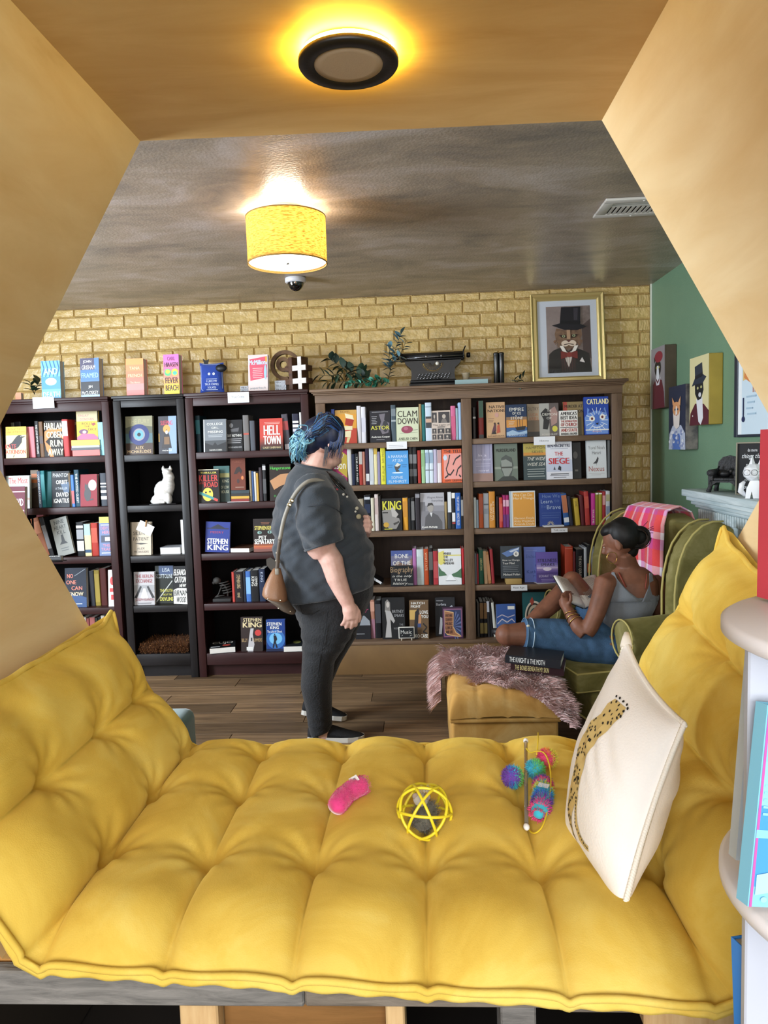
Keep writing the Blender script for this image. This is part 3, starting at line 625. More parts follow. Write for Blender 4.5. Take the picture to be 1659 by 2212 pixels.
def a_birnam(P):
    P.T('ELEANOR', .05, .08, .95, .24, W, .05, 2); P.T('CATTON', .1, .27, .85, .43, W, .05, 2); P.T('NEW!', .42, .46, .85, .55, W, .05, 1); P.poly([(0, .62), (.3, .57), (1, .58), (1, 1), (0, .98)], W); P.T('BIRNAM', .06, .63, .97, .77, K, .05, 2); P.T('WOOD', .2, .8, .85, .95, K, .05, 2)
FB('B', 3, 374.5, 406, 1224, '#17171a', 'black and white hand-lettered cover', a_birnam, .01)
p0, p1 = PY(347, 1190, YD+.06), PY(391, 1190, YD+.06)
flat_book((p0.x+p1.x)/2, YD+.05, SZ['B'][2]+.001, p1.x-p0.x, .14, .042, '#a9abb0', 'pale grey thick book lying flat, third shelf, narrow black bookcase', 0, None, None, 'none')
row('B', 2, [(392.5, 400, 1123, '#d8d8d6', 'thin white')], .05, 'the flat grey book')
# ---------------- C
row('C', 0, [(424, 434, 898, '#15303b', 'dark teal', 'SLOW CITY' if False else '', '#6a9aa0', 0, ((.12, .5, '#2a6a72'),))], .05)
def a_college(P):
    P.R(0, .65, 1, 1, '#4a4e52'); P.poly([(0, .7), (.4, .8), (.5, .7), (.6, .8), (1, .7), (1, 1), (0, 1)], '#26282b'); P.R(0, 0, .05, 1, '#c7c9c9'); P.T('COLLEGE', .15, .11, .85, .18, W); P.T('GIRL,', .35, .23, .68, .3, W); P.T('MISSING', .2, .35, .85, .42, W); lines(P, .2, .85, .48, 2, .05, '#c3c8cb', .012); P.T('SHAWN COHEN', .25, .92, .8, .97, W)
FB('C', 0, 440, 489, 906, '#7b8187', 'grey cover with white spaced capitals', a_college, .015)
def a_say(P):
    P.E(.3, .18, .12, .07, '#6a6a6c'); P.poly([(.25, .3), (.8, .25), (.75, .38), (.3, .38)], '#545457'); P.T('SAY NOTHING', .05, .46, .96, .54, W); lines(P, .05, .95, .6, 3, .06, '#9a9a9c', .02); P.T('PATRICK RADDEN KEEFE', .1, .85, .95, .9, '#bdbdbd')
FB('C', 0, 490, 524, 907, '#1d1d1f', 'black cover with small white typewriter title', a_say, .045, .02)
row('C', 0, [(526.5, 539, 897, '#6d6a68', 'grey', '', W, 0, ((.5, .55, '#b04a3a'),)), (541.5, 552, 909, '#4b4f58', 'slate')], .04, 'the black typewriter cover')
def a_hell(P):
    for i in range(6): P.R(0, .62+i*.065, 1, 1, ('#a84336', '#8e3c32', '#70332c', '#502926', '#352220', '#241d1c')[i])
    lines(P, .2, .9, .12, 2, .04, '#eeb0a6', .014); P.T('HELL', .18, .22, .88, .52, W, 0, 3); P.T('TOWN', .16, .55, .9, .82, W, 0, 3); P.T('CASEY SHERMAN', .12, .89, .9, .95, '#e2cf9c')
FB('C', 0, 562, 611, 904, '#c54a40', 'red cover with rough white capitals', a_hell, .01)
row('C', 0, [(615, 628, 895, '#4a4650', 'dark grey and red', '', W, -4, ((.2, .45, '#9a3434'), (.85, 1, '#b9b2b8'))), (633, 647, 894, '#202238', 'navy and white', 'SCOTTISH' if False else '', W, 0, ((.2, .26, W), (.3, .38, W), (.42, .5, '#c9c9d2'))), (648.5, 653, 891, '#dcdcd8', 'thin white')], .04, 'the red cover')
def a_killer(P):
    P.R(0, 0, 1, .03, '#bfb9a4'); P.T('EMILY GRACE RUSS' if False else 'THRILLER', .1, .08, .9, .13, '#e5d65a'); P.T('KILLER', .04, .17, .95, .36, '#c43a34', 0, 2); P.T('ON THE', .04, .38, .25, .44, '#c43a34'); P.T('ROAD', .28, .38, .95, .54, '#c43a34', 0, 2); P.E(.45, .75, .26, .2, '#e3c04a'); P.E(.36, .69, .05, .03, K); P.E(.56, .67, .05, .03, K); P.poly([(.05, .65), (.95, .9), (.9, .96), (.03, .74)], '#3f8a88'); P.poly([(.75, .85), (.95, .9), (.92, .97), (.72, .92)], '#c4443c')
FB('C', 1, 429, 473, 1014, '#1b1512', 'black cover with a yellow face and red title', a_killer, .005)
def a_living(P):
    P.R(0, 0, 1, .2, '#2f5a58'); P.R(.1, .2, 1, .32, '#8f8b55'); P.T('KING', .55, .38, .95, .46, '#b5b69a'); P.T('OF LOW', .45, .55, .95, .63, '#b5b69a'); P.T('HOUSE', .45, .68, .95, .76, '#b5b69a')
FB('C', 1, 462, 496, 1007, '#2b3a36', 'dark green cover behind the yellow-face cover', a_living, .045, .02)
zz = SZ['C'][1]+.001
for k, (t_, c_, nm) in enumerate(((.018, '#7d2a26', 'dark red'), (.016, '#c59c3a', 'mustard'), (.016, '#2a2624', 'brown-black'), (.02, '#2c3a40', 'blue-black'))):
    p0 = PY(499, 1070, YD+.03); p1 = PY(538, 1070, YD+.03)
    flat_book((p0.x+p1.x)/2, YD+.03+.002*k, zz, p1.x-p0.x, .14, t_, c_, f'{nm} book lying flat in the small pile, second shelf, {UN["C"]}', (0, -1.5, 1, 0)[k], 'flat pile beside the yellow-face book'); zz += t_+.0006
def a_awaken(P):
    P.T('ATAVISTS' if False else 'FOREST', .15, .08, .85, .15, '#8a4a34'); P.poly([(.2, .5), (.4, .3), (.6, .26), (.8, .4), (.7, .5), (.6, .42), (.4, .5)], '#26130e'); P.E(.8, .62, .09, .06, '#d07a44'); P.E(.5, .72, .09, .07, '#3a2220'); lines(P, .3, .9, .9, 1, .1, '#8a6a5a', .03)
FB('C', 1, 499, 530, 990, '#6a3424', 'rust brown cover standing on the small flat pile', a_awaken, .04, .02, z0=zz)
row('C', 1, [(540, 545, 1017, '#8a7b60', 'beige'), (545.5, 550, 1018, '#33507e', 'blue'), (550.5, 555, 1019, '#c9c6be', 'white'), (555.5, 560, 1022, '#c79d48', 'amber'), (561, 568, 1010, '#2c2026', 'plum'), (568.5, 576, 1003, '#202022', 'black with white top', '', W, 0, ((.04, .16, '#bdbdbd'), (.4, .8, '#4d4d50')))], .04, 'the flat pile')
def a_hunger(P):
    P.T('Hungerstone', .03, .06, 1.0, .17, '#4cbf4a', bold=1); P.poly([(.0, .45), (.5, .28), (1, .25), (1, .5), (.5, .6), (.2, .7)], '#b9875c'); P.T('KAT', .2, .84, .6, .9, '#3f9a48')
FB('C', 1, 583, 628, 1003, '#2a201b', 'dark cover with green blackletter-style title', a_hunger, .02)
def a_misery(P):
    P.poly([(.2, .2), (.5, .08), (.8, .2)], '#11162e'); P.R(.05, .2, .95, .24, '#141a3a'); P.T('MISERY', .2, .31, .75, .38, '#a83c4c'); P.T('STEPHEN', .08, .55, .92, .73, W, 0, 2); P.T('KING', .1, .75, .94, .93, W, 0, 2)
FB('C', 2, 443, 495, 1129, '#2a3a86', 'dark blue cover with torn white lettering', a_misery, .015, roll=3)
p0, p1 = PY(497, 1188, YD+.01), PY(540, 1188, YD+.01)
flat_book((p0.x+p1.x)/2, YD+.005, SZ['C'][2]+.001, p1.x-p0.x, .19, .028, '#5a3a2a', 'brown paperback lying flat with white pages forward, third shelf, '+UN['C'], -8, None, None, 'none')
def a_pet(P):
    for i in range(5): P.R(0, .72+i*.05, 1, 1, ('#5a2a1e', '#8a4426', '#b9653a', '#a4523c', '#7a4a40')[i])
    P.T('STEPHEN KING', .06, .22, .96, .34, '#e3d36a', 0, 1); P.E(.28, .42, .1, .05, '#7ea39c'); P.E(.75, .41, .1, .05, '#7ea39c'); P.E(.3, .42, .02, .045, K); P.E(.74, .41, .02, .045, K); P.T('PET', .25, .52, .6, .62, W, 0, 2); P.T('SEMATARY', .05, .62, .96, .77, W, 0, 2); lines(P, .35, .75, .11, 2, .04, '#b07050', .012)
FB('C', 2, 548, 595, 1121, '#231a18', 'black and orange cover with two pale eyes', a_pet, .02)
row('C', 3, [(502.5, 508, 1236, '#b4443c', 'red', '', W), (508.5, 526, 1235, '#1c1517', 'wide black', [('STEPHEN KING', .1, .55), ('IT' if False else 'novel', .7, .85)], '#c9b48a'), (527, 532, 1234, '#232630', 'slim black'), (532.5, 543, 1234, '#3f6ab0', 'mid blue', 'MR MERCEDES' if False else '', '#a9cdf2', 0, ((.2, .75, '#7fb0e2'),)), (543.5, 560, 1232, '#141417', 'thick black', [('STEPHEN', .2, .5, (.1, .45)), ('KING', .2, .5, (.52, .95))], W), (561, 574, 1229, '#1e2a44', 'navy', [('KING', .1, .4)], '#aab6cc')], .03, 'the grey skeleton')
def a_billy(P):
    P.T('STEPHEN', .12, .03, .96, .13, '#d9c79a', 0, 1); P.T('KING', .1, .15, .97, .3, '#d9c79a', 0, 3); P.poly([(.45, .33), (.6, .33), (.55, .5), (.62, .8), (.55, 1), (.3, 1), (.35, .7), (.4, .5)], '#b9b6b8'); P.R(.46, .6, .52, .7, K); P.E(.8, .46, .15, .09, '#c43c38'); P.T('BILLY', .03, .62, .3, .72, '#b89a6c'); P.T('SUMMERS', .55, .62, .98, .72, '#b89a6c'); P.R(.25, .87, .55, .97, '#dddcd8')
FB('C', 4, 521, 567, 1334, '#2e2220', 'brown-black cover with gold name and white figure', a_billy, .02, roll=0)
def a_chuck(P):
    P.E(.5, .62, .5, .3, '#2f6ab0'); P.E(.5, .6, .35, .18, '#6fb4e0'); P.T('STEPHEN', .04, .09, .82, .19, W, 0, 1); P.T('KING', .22, .21, .68, .3, W, 0, 1); P.T('The Life of Chuck', .05, .34, .85, .41, W); P.E(.45, .47, .03, .025, '#0a1024'); P.poly([(.38, .5), (.52, .5), (.58, .62), (.5, .7), (.6, .88), (.52, .9), (.45, .75), (.38, .9), (.32, .88), (.4, .66)], '#0a1024'); P.R(0, .92, 1, 1, '#0e1c40')
FB('C', 4, 576, 616, 1339, '#173a80', 'bright blue cover with a walking silhouette', a_chuck, .012, .03, spine='#5f86a8')
def a_cujo(P): P.T('CUJO', .1, .12, .9, .5, W, 0, 2); P.E(.65, .68, .16, .12, '#b8483c'); P.R(.05, .8, .4, .9, '#cfcfcf')
p0, p1 = PY(452, 1405, YD-.0), PY(511, 1405, YD)
flat_book((p0.x+p1.x)/2, YD-.008, SZ['C'][4]+.001, (p1.x-p0.x)*.92, .17, .036, '#17181b', 'black paperback lying flat at an angle, bottom shelf, '+UN['C'], 14, None, a_cujo, 'none')
p0, p1 = PY(613, 1405, YD-.0), PY(655, 1405, YD)
flat_book((p0.x+p1.x)/2, YD-.006, SZ['C'][4]+.001, p1.x-p0.x, .17, .036, '#22262a', 'black book lying flat with white page edges, bottom shelf, '+UN['C'], 3, None, lambda P: P.E(.6, .4, .2, .2, '#9aa058'), 'none')
# ---------------- L: oak bookcase, left half
row('L', 0, [(704, 711, 889, '#1c2a55', 'navy'), (711.5, 716.5, 890, '#4a3428', 'brown'), (717, 724, 884, '#4a62b4', 'cornflower blue')], .03)
def a_box(P):
    P.R(0, .55, 1, 1, '#b8402e'); P.R(0, 0, 1, .12, '#c99a4a'); P.poly([(.45, .1), (.82, .16), (.88, .3), (.5, .24)], '#e8dcb4'); P.poly([(.5, .24), (.88, .3), (.78, .5), (.45, .44)], '#a3301f'); P.R(.4, .48, .8, .6, '#e5d9b0'); P.poly([(.4, .64), (.75, .62), (.7, .82), (.4, .8)], '#e5d9b0'); P.poly([(.55, .82), (.7, .82), (.6, .98), (.5, .97)], '#d9c890'); P.T('LA LINE' if False else 'NOVEL', .25, .02, .7, .08, '#7a5a2a')
FB('L', 0, 725, 771, 886, '#d99a3c', 'orange-red cover with a tumbling open box', a_box, .02)
row('L', 0, [(772, 781, 877, '#cfcdd2', 'pale grey'), (781.5, 791, 879, '#dcdbe3', 'lilac-white', '', '#8a8a90', 0, ((.3, .7, '#cfcfdc'),))], .03, 'the open box cover')
def a_astor(P):
    P.poly([(.45, .12), (.55, .35), (.45, .55), (.6, .75), (.9, .7), (.95, .4), (.7, .3), (.75, .1)], '#6f6a74'); P.E(.75, .5, .14, .18, '#2a2b33'); lines(P, .08, .35, .18, 5, .055, '#a9a9ad', .016); P.T('ASTOR', .04, .48, .95, .6, '#ded84c', bold=1); P.T('Anderson Cooper', .06, .8, .96, .87, W, bold=1); P.R(.3, .91, .7, .925, '#a0a0a5'); P.R(.1, .04, .9, .055, '#a0a0a5')
FB('L', 0, 800, 844, 887, '#26262d', 'black cover with yellow title', a_astor, .02)
row('L', 0, [(845.5, 856, 875, '#46555f', 'slate grey', 'COSMOS' if False else '', W, 0, ((.1, .3, '#6d7a82'), (.4, .45, '#9aa5aa')))], .03, 'the yellow-title cover')
def a_clam(P):
    P.T('CLAM', .06, .1, .94, .28, '#2b2420', bold=1); P.T('DOWN', .06, .31, .96, .49, '#2b2420', bold=1); P.L([(.15, .76), (.95, .74)], .01, '#8a9a80'); P.L([(.6, .68), (.95, .66)], .012, '#4a5a50'); P.E(.47, .65, .26, .11, '#8e3a52'); P.E(.42, .62, .1, .05, '#b0607a'); P.T('ANELISE CHEN', .08, .88, .92, .96, '#3a4038')
FB('L', 0, 857, 905, 880, '#cfd6b8', 'pale green cover with a purple clam', a_clam, .015)
row('L', 0, [(906, 911.5, 873, '#a58a5f', 'tan'), (912, 919, 874, '#1d6a6a', 'deep teal'), (919.5, 933, 870, '#c7d6e6', 'white and blue', '', K, 0, ((.1, .12, '#7a8a9a'), (.36, .66, '#2a2d33'), (.42, .52, '#c9a58c')))], .03, 'the clam cover')
def a_photos(P):
    for (x0, y0, x1, y1) in ((.02, .06, .28, .4), (.36, .05, .96, .42), (.02, .6, .24, .77), (.3, .6, .66, .77), (.72, .6, .98, .77), (.02, .8, .22, .97), (.28, .8, .58, .97), (.64, .8, .98, .97)):
        P.R(x0, y0, x1, y1, '#39373a'); cx, cy, w, h = (x0+x1)/2, (y0+y1)/2, (x1-x0), (y1-y0); P.E(cx, cy-h*.1, w*.16, h*.2, '#bdb2a6'); P.poly([(cx-w*.3, y1), (cx-w*.15, cy+h*.12), (cx+w*.15, cy+h*.12), (cx+w*.3, y1)], '#77706c')
    P.T('The Light of the Friends' if False else 'THE LIGHT OF THE SEASON' if False else 'The Last of the Family' if False else 'The Light of', .05, .46, .95, .52, K); P.R(.3, .54, .7, .565, '#3a3a3a')
FB('L', 0, 933.5, 974, 887, '#cfc0b4', 'cream cover of many black-and-white portraits', a_photos, .02)
row('L', 0, [(975, 985, 877, '#d06a94', 'pink', '', W, 0, ((.3, .9, '#c9557f'),)), (985.5, 990.5, 882, '#9ab7bf', 'pale teal'), (991, 997, 870, '#a7c4e4', 'sky blue')], .03, 'the portrait cover')
def a_season(P):
    P.poly([(.5, .0), (1, .2), (1, .8), (.55, .6)], '#b9a03a'); P.T('my', .55, .16, .85, .27, W); P.T('season' if False else 'ason', .3, .42, .92, .56, W, bold=1); P.R(.2, .72, .85, .73, '#d9a9bc'); P.T('DUBOIS', .4, .86, .9, .92, W)
FB('L', 1, 709, 750, 968, '#9c2f5e', 'magenta and yellow cover beside the standing person', a_season, .02)
row('L', 1, [(751.5, 760.5, 969, '#cfcdc8', 'off-white', [('the White Pages' if False else '', .1, .5)], '#55555a'), (761, 768, 981, '#1b2540', 'dark navy'), (768.5, 776, 980, '#17181b', 'black lettered', 'THE ART THIEF', W), (776.5, 784, 976, '#a5352c', 'red and grey', '', W, 0, ((0, .38, '#b9b4ae'),)), (784.5, 790, 976, '#b77a68', 'salmon'), (790.5, 798, 968, '#2c1d36', 'aubergine', '', W, 0, ((.7, .9, '#d9d9d9'),)), (798.5, 808, 967, '#cdd2d6', 'cool white', '', '#7a8088', 0, ((.1, .9, '#c3c9cf'),)), (808.5, 816, 967, '#e3d9a6', 'cream-yellow', [('BUTTERBRIGHT' if False else '', .1, .9)], '#b9a02e', 0, ((.0, .18, '#c9a63a'),)), (816.5, 822.5, 976, '#8e87a6', 'lilac'), (823, 833.5, 967, '#e2d93c', 'bright yellow', [('EDWINA VONE' if False else 'COMING HOME', .06, .42), ('BRITTNEY GRINER', .5, .92)], '#6a651c')], .03, 'the magenta cover')
def a_marr(P):
    P.T('A MARRIAGE', .08, .13, .94, .21, '#cfe3f2'); P.T('AT SEA', .28, .25, .76, .33, '#cfe3f2'); P.poly([(.36, .46), (.5, .36), (.66, .42), (.6, .52), (.52, .56), (.62, .62), (.45, .64), (.4, .56)], '#3a3d40'); P.poly([(.38, .46), (.5, .36), (.66, .42), (.5, .48)], '#d9d9cf'); P.E(.5, .66, .25, .02, '#d0e0ea'); lines(P, .06, .3, .42, 2, .06, '#2f6a9e', .015); lines(P, .7, .94, .42, 2, .06, '#2f6a9e', .015); P.T('SOPHIE', .22, .76, .74, .84, '#cfe3f2'); P.T('ELMHIRST', .1, .88, .9, .96, '#cfe3f2')
FB('L', 1, 835, 883, 974, '#4f9ad9', 'sky blue cover with a tipping boat', a_marr, .005)
row('L', 1, [(884.5, 892, 966, '#17181a', 'black', [('LUCKY HEART', .15, .45), ('JOYCE ST', .55, .85)] if False else '', W, 0, ((.2, .45, '#6d6f72'), (.6, .8, '#4d4f52'))), (892.5, 901, 966, '#1b1b1e', 'second black', '', W, 0, ((.2, .45, '#6d6f72'), (.6, .8, '#4d4f52'))), (903, 910, 973, '#a82f24', 'scarlet'), (911, 919, 972, '#9cc495', 'mint green', '', '#4a7a4a', 0, ((.1, .5, '#86b07e'),)), (919.5, 928, 972, '#c9dbe8', 'white-blue', '', K, 0, ((.08, .4, '#8fa9c0'), (.6, .62, K))), (928.5, 937, 972, '#d3e2ee', 'second white-blue', '', K, 0, ((.08, .4, '#8fa9c0'), (.6, .62, K))), (937.5, 945, 971, '#bfb8d0', 'pale lavender'), (945.5, 954.5, 972, '#dfdde0', 'white and rose', '', K, 0, ((0, .4, '#b9989a'),))], .03, 'the tipping boat cover')
def a_tell(P):
    P.R(.08, .14, 1, .9, '#e59a90'); P.T('THE TELL', .1, .03, 1.0, .12, K, bold=1)
    for q in (([(.4, .18), (.32, .4), (.2, .6), (.3, .78), (.12, .86)]), ([(.95, .2), (.7, .3), (.55, .48)]), ([(.98, .5), (.8, .6), (.7, .8)]), ([(.6, .62), (.4, .78), (.3, .74)]), ([(.95, .84), (.85, .78)])): P.L(q, .05, K)
    P.E(.16, .26, .1, .08, '#c7d9ea'); P.T('AMY GRIFFIN', .12, .91, 1.0, .975, '#3a1a10')
FB('L', 1, 956, 998, 970, '#e0633a', 'orange cover with pink panel and black strokes', a_tell, .008)
row('L', 2, [(776, 787, 1078, '#a89c88', 'taupe'), (788, 801.5, 1070, '#161a24', 'black and navy', '', W, 0, ((.05, .12, '#cfd3da'), (.25, .5, '#26324e'), (.58, .8, '#b9bcc4'))), (802.5, 809.5, 1076, '#d9d4bd', 'ivory'), (810.5, 818.5, 1068, '#dccfcb', 'pinkish white', [('The Librarian' if False else '', .1, .6)], K, 0, ((.1, .55, '#c9b3ae'),)), (819, 824.5, 1072, '#2b2624', 'coffee brown')], .03)
def a_king(P):
    P.poly([(.0, .38), (.55, .28), (.75, .45), (.72, .6), (.85, .62), (.9, .72), (.7, .95), (.35, .95), (.05, .75)], '#8a8784'); P.poly([(.45, .3), (.55, .28), (.82, .5), (.7, .6), (.5, .56)], '#b3afab'); P.poly([(.55, .78), (.85, .7), (.85, .76), (.6, .84)], '#3b3836'); P.R(.02, .42, .3, .46, '#2a2826'); P.T('KING', .04, .08, .96, .36, '#d8d23a', 0, 3); P.E(.2, .82, .14, .08, '#c79d3c'); lines(P, .1, .5, .94, 1, .04, '#d8d23a', .02)
FB('L', 2, 826, 869, 1077, '#1a1a1b', 'black cover with big yellow title over a grey face', a_king, .015)
row('L', 2, [(871, 882, 1076, '#e0a032', 'orange', '', K, 0, ((.1, .6, '#c98a24'),)), (882.5, 888.5, 1077, '#1e1e20', 'ink black'), (889, 896.5, 1076, '#1a1a1c', 'black white-lettered', '', W, 0, ((.1, .7, '#6f6f70'),))], .03, 'the grey face cover')
def a_regret(P):
    P.R(0, 0, 1, .35, '#a9a9b0'); P.R(0, .25, .2, .55, '#6a6a70'); P.R(0, .5, 1, 1, '#77777d'); P.T('I Regret Almost', .3, .1, .96, .17, '#3a3a44'); P.T('Everything', .48, .19, .94, .26, '#3a3a44'); P.E(.42, .4, .13, .13, '#9a958f'); P.poly([(.28, .38), (.32, .28), (.5, .27), (.56, .36), (.45, .33)], '#1f1f22'); P.poly([(.15, 1), (.2, .66), (.36, .54), (.5, .54), (.72, .62), (.9, .8), (.9, 1)], '#4a4a4e'); P.poly([(.38, .54), (.5, .54), (.45, .66)], '#d5d5d5'); P.T('Keith McNally', .06, .91, .7, .97, W, bold=1)
FB('L', 2, 909, 960.5, 1065, '#8d8d94', 'grey photo cover of a man in a dark coat', a_regret, .02, .05, spine='#3a2d36')
row('L', 2, [(898, 908, 1066, '#2a252c', 'dark plum', '', W, 0, ((.02, .12, '#8a8a92'),))], .02, 'the black lettered pair')
row('L', 2, [(961.5, 967, 1084, '#a08a5e', 'sand'), (967.5, 976, 1063, '#2b2d31', 'white over black', '', W, 0, ((0, .55, '#d9dde0'),)), (976.5, 984, 1065, '#1d1e22', 'white-topped black', '', W, 0, ((0, .15, W), (.55, .8, '#e3e3e3'), (.82, .86, '#b83a34'))), (984.5, 996, 1065, '#2a62b4', 'royal blue', [('THE ART OF POWER', .1, .5), ('NANCY PELOSI', .56, .9)], W), (996.5, 1001.5, 1073, '#1c1c20', 'narrow black', '', W, 0, ((.1, .6, '#9a9a9a'),))], .03, 'the man in coat cover')
p0 = PY(811, 1240, YW+.03); p1 = PY(843, 1266, YW+.03)
spine_book((PY(826, 1262, YW+.03).x, YW+.03, SZ['L'][3]+.013), .016, .155, .15, '#2a2a2c', 'white and black leaning book beside the chalk lettered card, fourth shelf, '+UN['L'], '', W, -57, ((.02, .95, '#d9dadb'), (.3, .7, '#9c9ea0')))
spine_book((PY(810, 1262, YW+.03).x-.03, YW+.03, SZ['L'][3]+.012), .018, .10, .15, '#232325', 'small dark leaning book with a white block, fourth shelf, '+UN['L'], '', W, -52, ((.6, .9, '#d9d6cf'), (.9, 1, '#c79a52')))
def a_bone(P):
    P.R(0, .15, 1, .5, '#6a6a86'); P.poly([(0, .5), (.3, .3), (.7, .42), (1, .2), (1, .6), (0, .6)], '#7d5f52'); P.T('BONE', .18, .1, .82, .22, W); P.T('OF THE', .08, .3, .92, .42, W)
FB('L', 3, 846, 891.5, 1190, '#4a5a94', 'blue dusk cover behind the chalk lettered card', a_bone, .03)
row('L', 3, [(892.5, 900.5, 1185, '#b070a8', 'orchid pink'), (901, 916, 1187, '#c9d6d6', 'wide pale', '', '#7a8a8a', 0, ((.2, .8, '#bccaca'),)), (916.5, 926.5, 1186, '#b4481f', 'burnt orange', [('STANLEY TUCCI' if False else 'WHAT I ATE', .1, .6)], '#e5c9a0'), (927, 936, 1184, '#1c1a1a', 'black upright', [('METAMORPHOSIS' if False else '', .1, .7)], W, 0, ((.1, .6, '#5d5b5a'),)), (936.5, 947, 1191, '#a83238', 'crimson', '', '#e5c0b0', 0, ((.3, .8, '#b84a4c'),))], .03, 'the blue dusk cover')
def a_valley(P):
    P.poly([(0, .1), (.25, .05), (.3, .4), (.1, .45), (0, .4)], '#d9cf6a'); P.R(.2, .17, 1, .2, '#d9cf6a')
    for i, q in enumerate(('WHERE', 'THE', 'VALLEY', 'WIDENS')): P.T(q, .22, .1+i*.09, .22+(.34, .2, .42, .46)[i], .17+i*.09, '#2a2a2a', bold=1)
    P.poly([(0, .48), (.12, .6), (.25, .65), (.36, .74), (0, .76)], '#3f6b4a'); P.poly([(1, .55), (.8, .65), (.6, .7), (.5, .76), (1, .82)], '#3f6b4a'); P.poly([(.45, .72), (.56, .72), (.8, .9), (.3, .9)], '#eef1f3'); P.R(.3, .88, .75, .895, '#4a4a4a')
FB('L', 3, 948, 997, 1186, '#dfe2e3', 'white cover with green hills and a yellow sun', a_valley, .015)
row('L', 3, [(998, 1003.5, 1185, '#c4363c', 'bright red')], .03, 'the green hills cover')
def a_er(P):
    P.R(.3, .05, .6, .12, '#77797d'); P.T('er', .5, .26, .85, .35, '#b3406a', .1, 1); P.poly([(.0, .6), (.2, .45), (.6, .42), (.95, .55), (1, .66), (0, .66)], '#9aa0a8'); P.R(.05, .86, .6, .88, '#8a8c90')
FB('L', 4, 768, 800, 1294, '#232327', 'dark cover with pink script and grey dome', a_er, .03)
row('L', 4, [(801, 810.5, 1296, '#b9826e', 'peach', [('SHEILA MYERS' if False else '', .1, .6)], W, 0, ((.05, .3, '#d9a48e'), (.5, 1, '#a9788a'))), (811, 824, 1297, '#1c1c20', 'thick black', [('BRAVE TIMES' if False else '', .1, .6)], W, 0, ((.1, .6, '#4a4a50'),))], .05, 'the pink script cover')
def a_brit(P):
    P.E(.24, .16, .1, .09, '#b9b0a8'); P.poly([(.14, .1), (.24, .04), (.36, .12), (.36, .36), (.12, .34)], '#8a8580'); P.E(.26, .17, .07, .07, '#cfc6be'); P.poly([(.14, .3), (.38, .33), (.56, .56), (.5, .62), (.36, .52), (.4, .96), (.12, .96), (.2, .6)], '#b5b2b0'); P.T('BRITNEY', .45, .3, .95, .37, '#a9a9ab'); P.T('SPEARS', .53, .4, .95, .47, '#a9a9ab'); P.T('THE', .75, .63, .92, .68, '#8c8c8e'); P.T('WOMAN IN ME', .5, .72, .95, .77, '#8c8c8e')
FB('L', 4, 826, 875, 1292, '#1d1d1f', 'black cover with a pale figure seen from the side', a_brit, .02)
def a_love(P):
    P.R(0, .25, .4, .5, '#c9a45a'); P.poly([(.3, .3), (.48, .2), (.5, .4), (.4, .75), (.45, 1), (.2, 1), (.25, .6)], '#19191d'); P.poly([(.48, .38), (.6, .34), (.62, .52), (.6, .62), (.45, .6)], '#b9845a'); P.poly([(.42, .6), (.6, .6), (.6, .7), (.42, .7)], '#3a4a7a'); P.T('IN A HATCH I' if False else 'HATCH', .1, .04, .8, .1, W, 0, 1); P.T('FIGHT', .08, .12, .6, .19, W, 0, 1); P.T('LOVE', .55, .26, .98, .35, W, 0, 1); P.T('YOU', .62, .38, .98, .46, W, 0, 1); P.T('NEKO CASE', .08, .88, .95, .97, W, 0, 1); P.L([(.7, .6), (.9, .7), (.7, .82), (.9, .86)], .04, '#201a18')
FB('L', 4, 885, 926, 1298, '#6a5238', 'brown cover with two embracing figures', a_love, .015, .04, yaw=-4)
def a_barb(P): P.T('Barbra', .05, .14, .55, .21, '#b9bcc4', bold=1); P.R(.05, .07, .4, .09, '#8a8c92'); P.poly([(.6, .28), (.85, .2), (.98, .28), (.8, .3)], '#b9bdc6'); P.poly([(.25, .5), (.4, .55), (.35, .7), (.3, .95), (.15, .95)], '#c9ccd2')
FB('L', 4, 941, 983, 1292, '#1b1c21', 'black cover half hidden by the boot cover', a_barb, .07, .045, yaw=-4)
def a_boot(P):
    P.R(.05, .05, .95, .95, '#8a5a78'); P.R(.09, .09, .91, .91, '#24325a')
    for i in range(9):
        a = -1.2+i*.3; P.poly([(.5, .6), (.5+.42*math.cos(a), .6+.5*math.sin(a)), (.5+.42*math.cos(a+.13), .6+.5*math.sin(a+.13))], '#5d6a96')
    P.poly([(.1, .1), (.55, .16), (.52, .62), (.66, .8), (.88, .9), (.86, .95), (.5, .92), (.2, .88), (.1, .8)], '#d9b07a'); P.poly([(.12, .13), (.52, .19), (.49, .62), (.62, .82), (.84, .92), (.5, .89), (.22, .85), (.12, .78)], '#a06a48')
    for i, q in enumerate(('EVERYTHING', 'COUNTRY', 'MUSIC', 'LIKE', 'KENTUCKY' if False else 'AND LIFE')): P.T(q, .14, .22+i*.13, .48, .31+i*.13, '#3a1f1c', bold=1)
FB('L', 4, 957, 1001, 1312, '#3a2238', 'purple cover with a cowboy boot and blue rays', a_boot, .005, .02, z0=None)
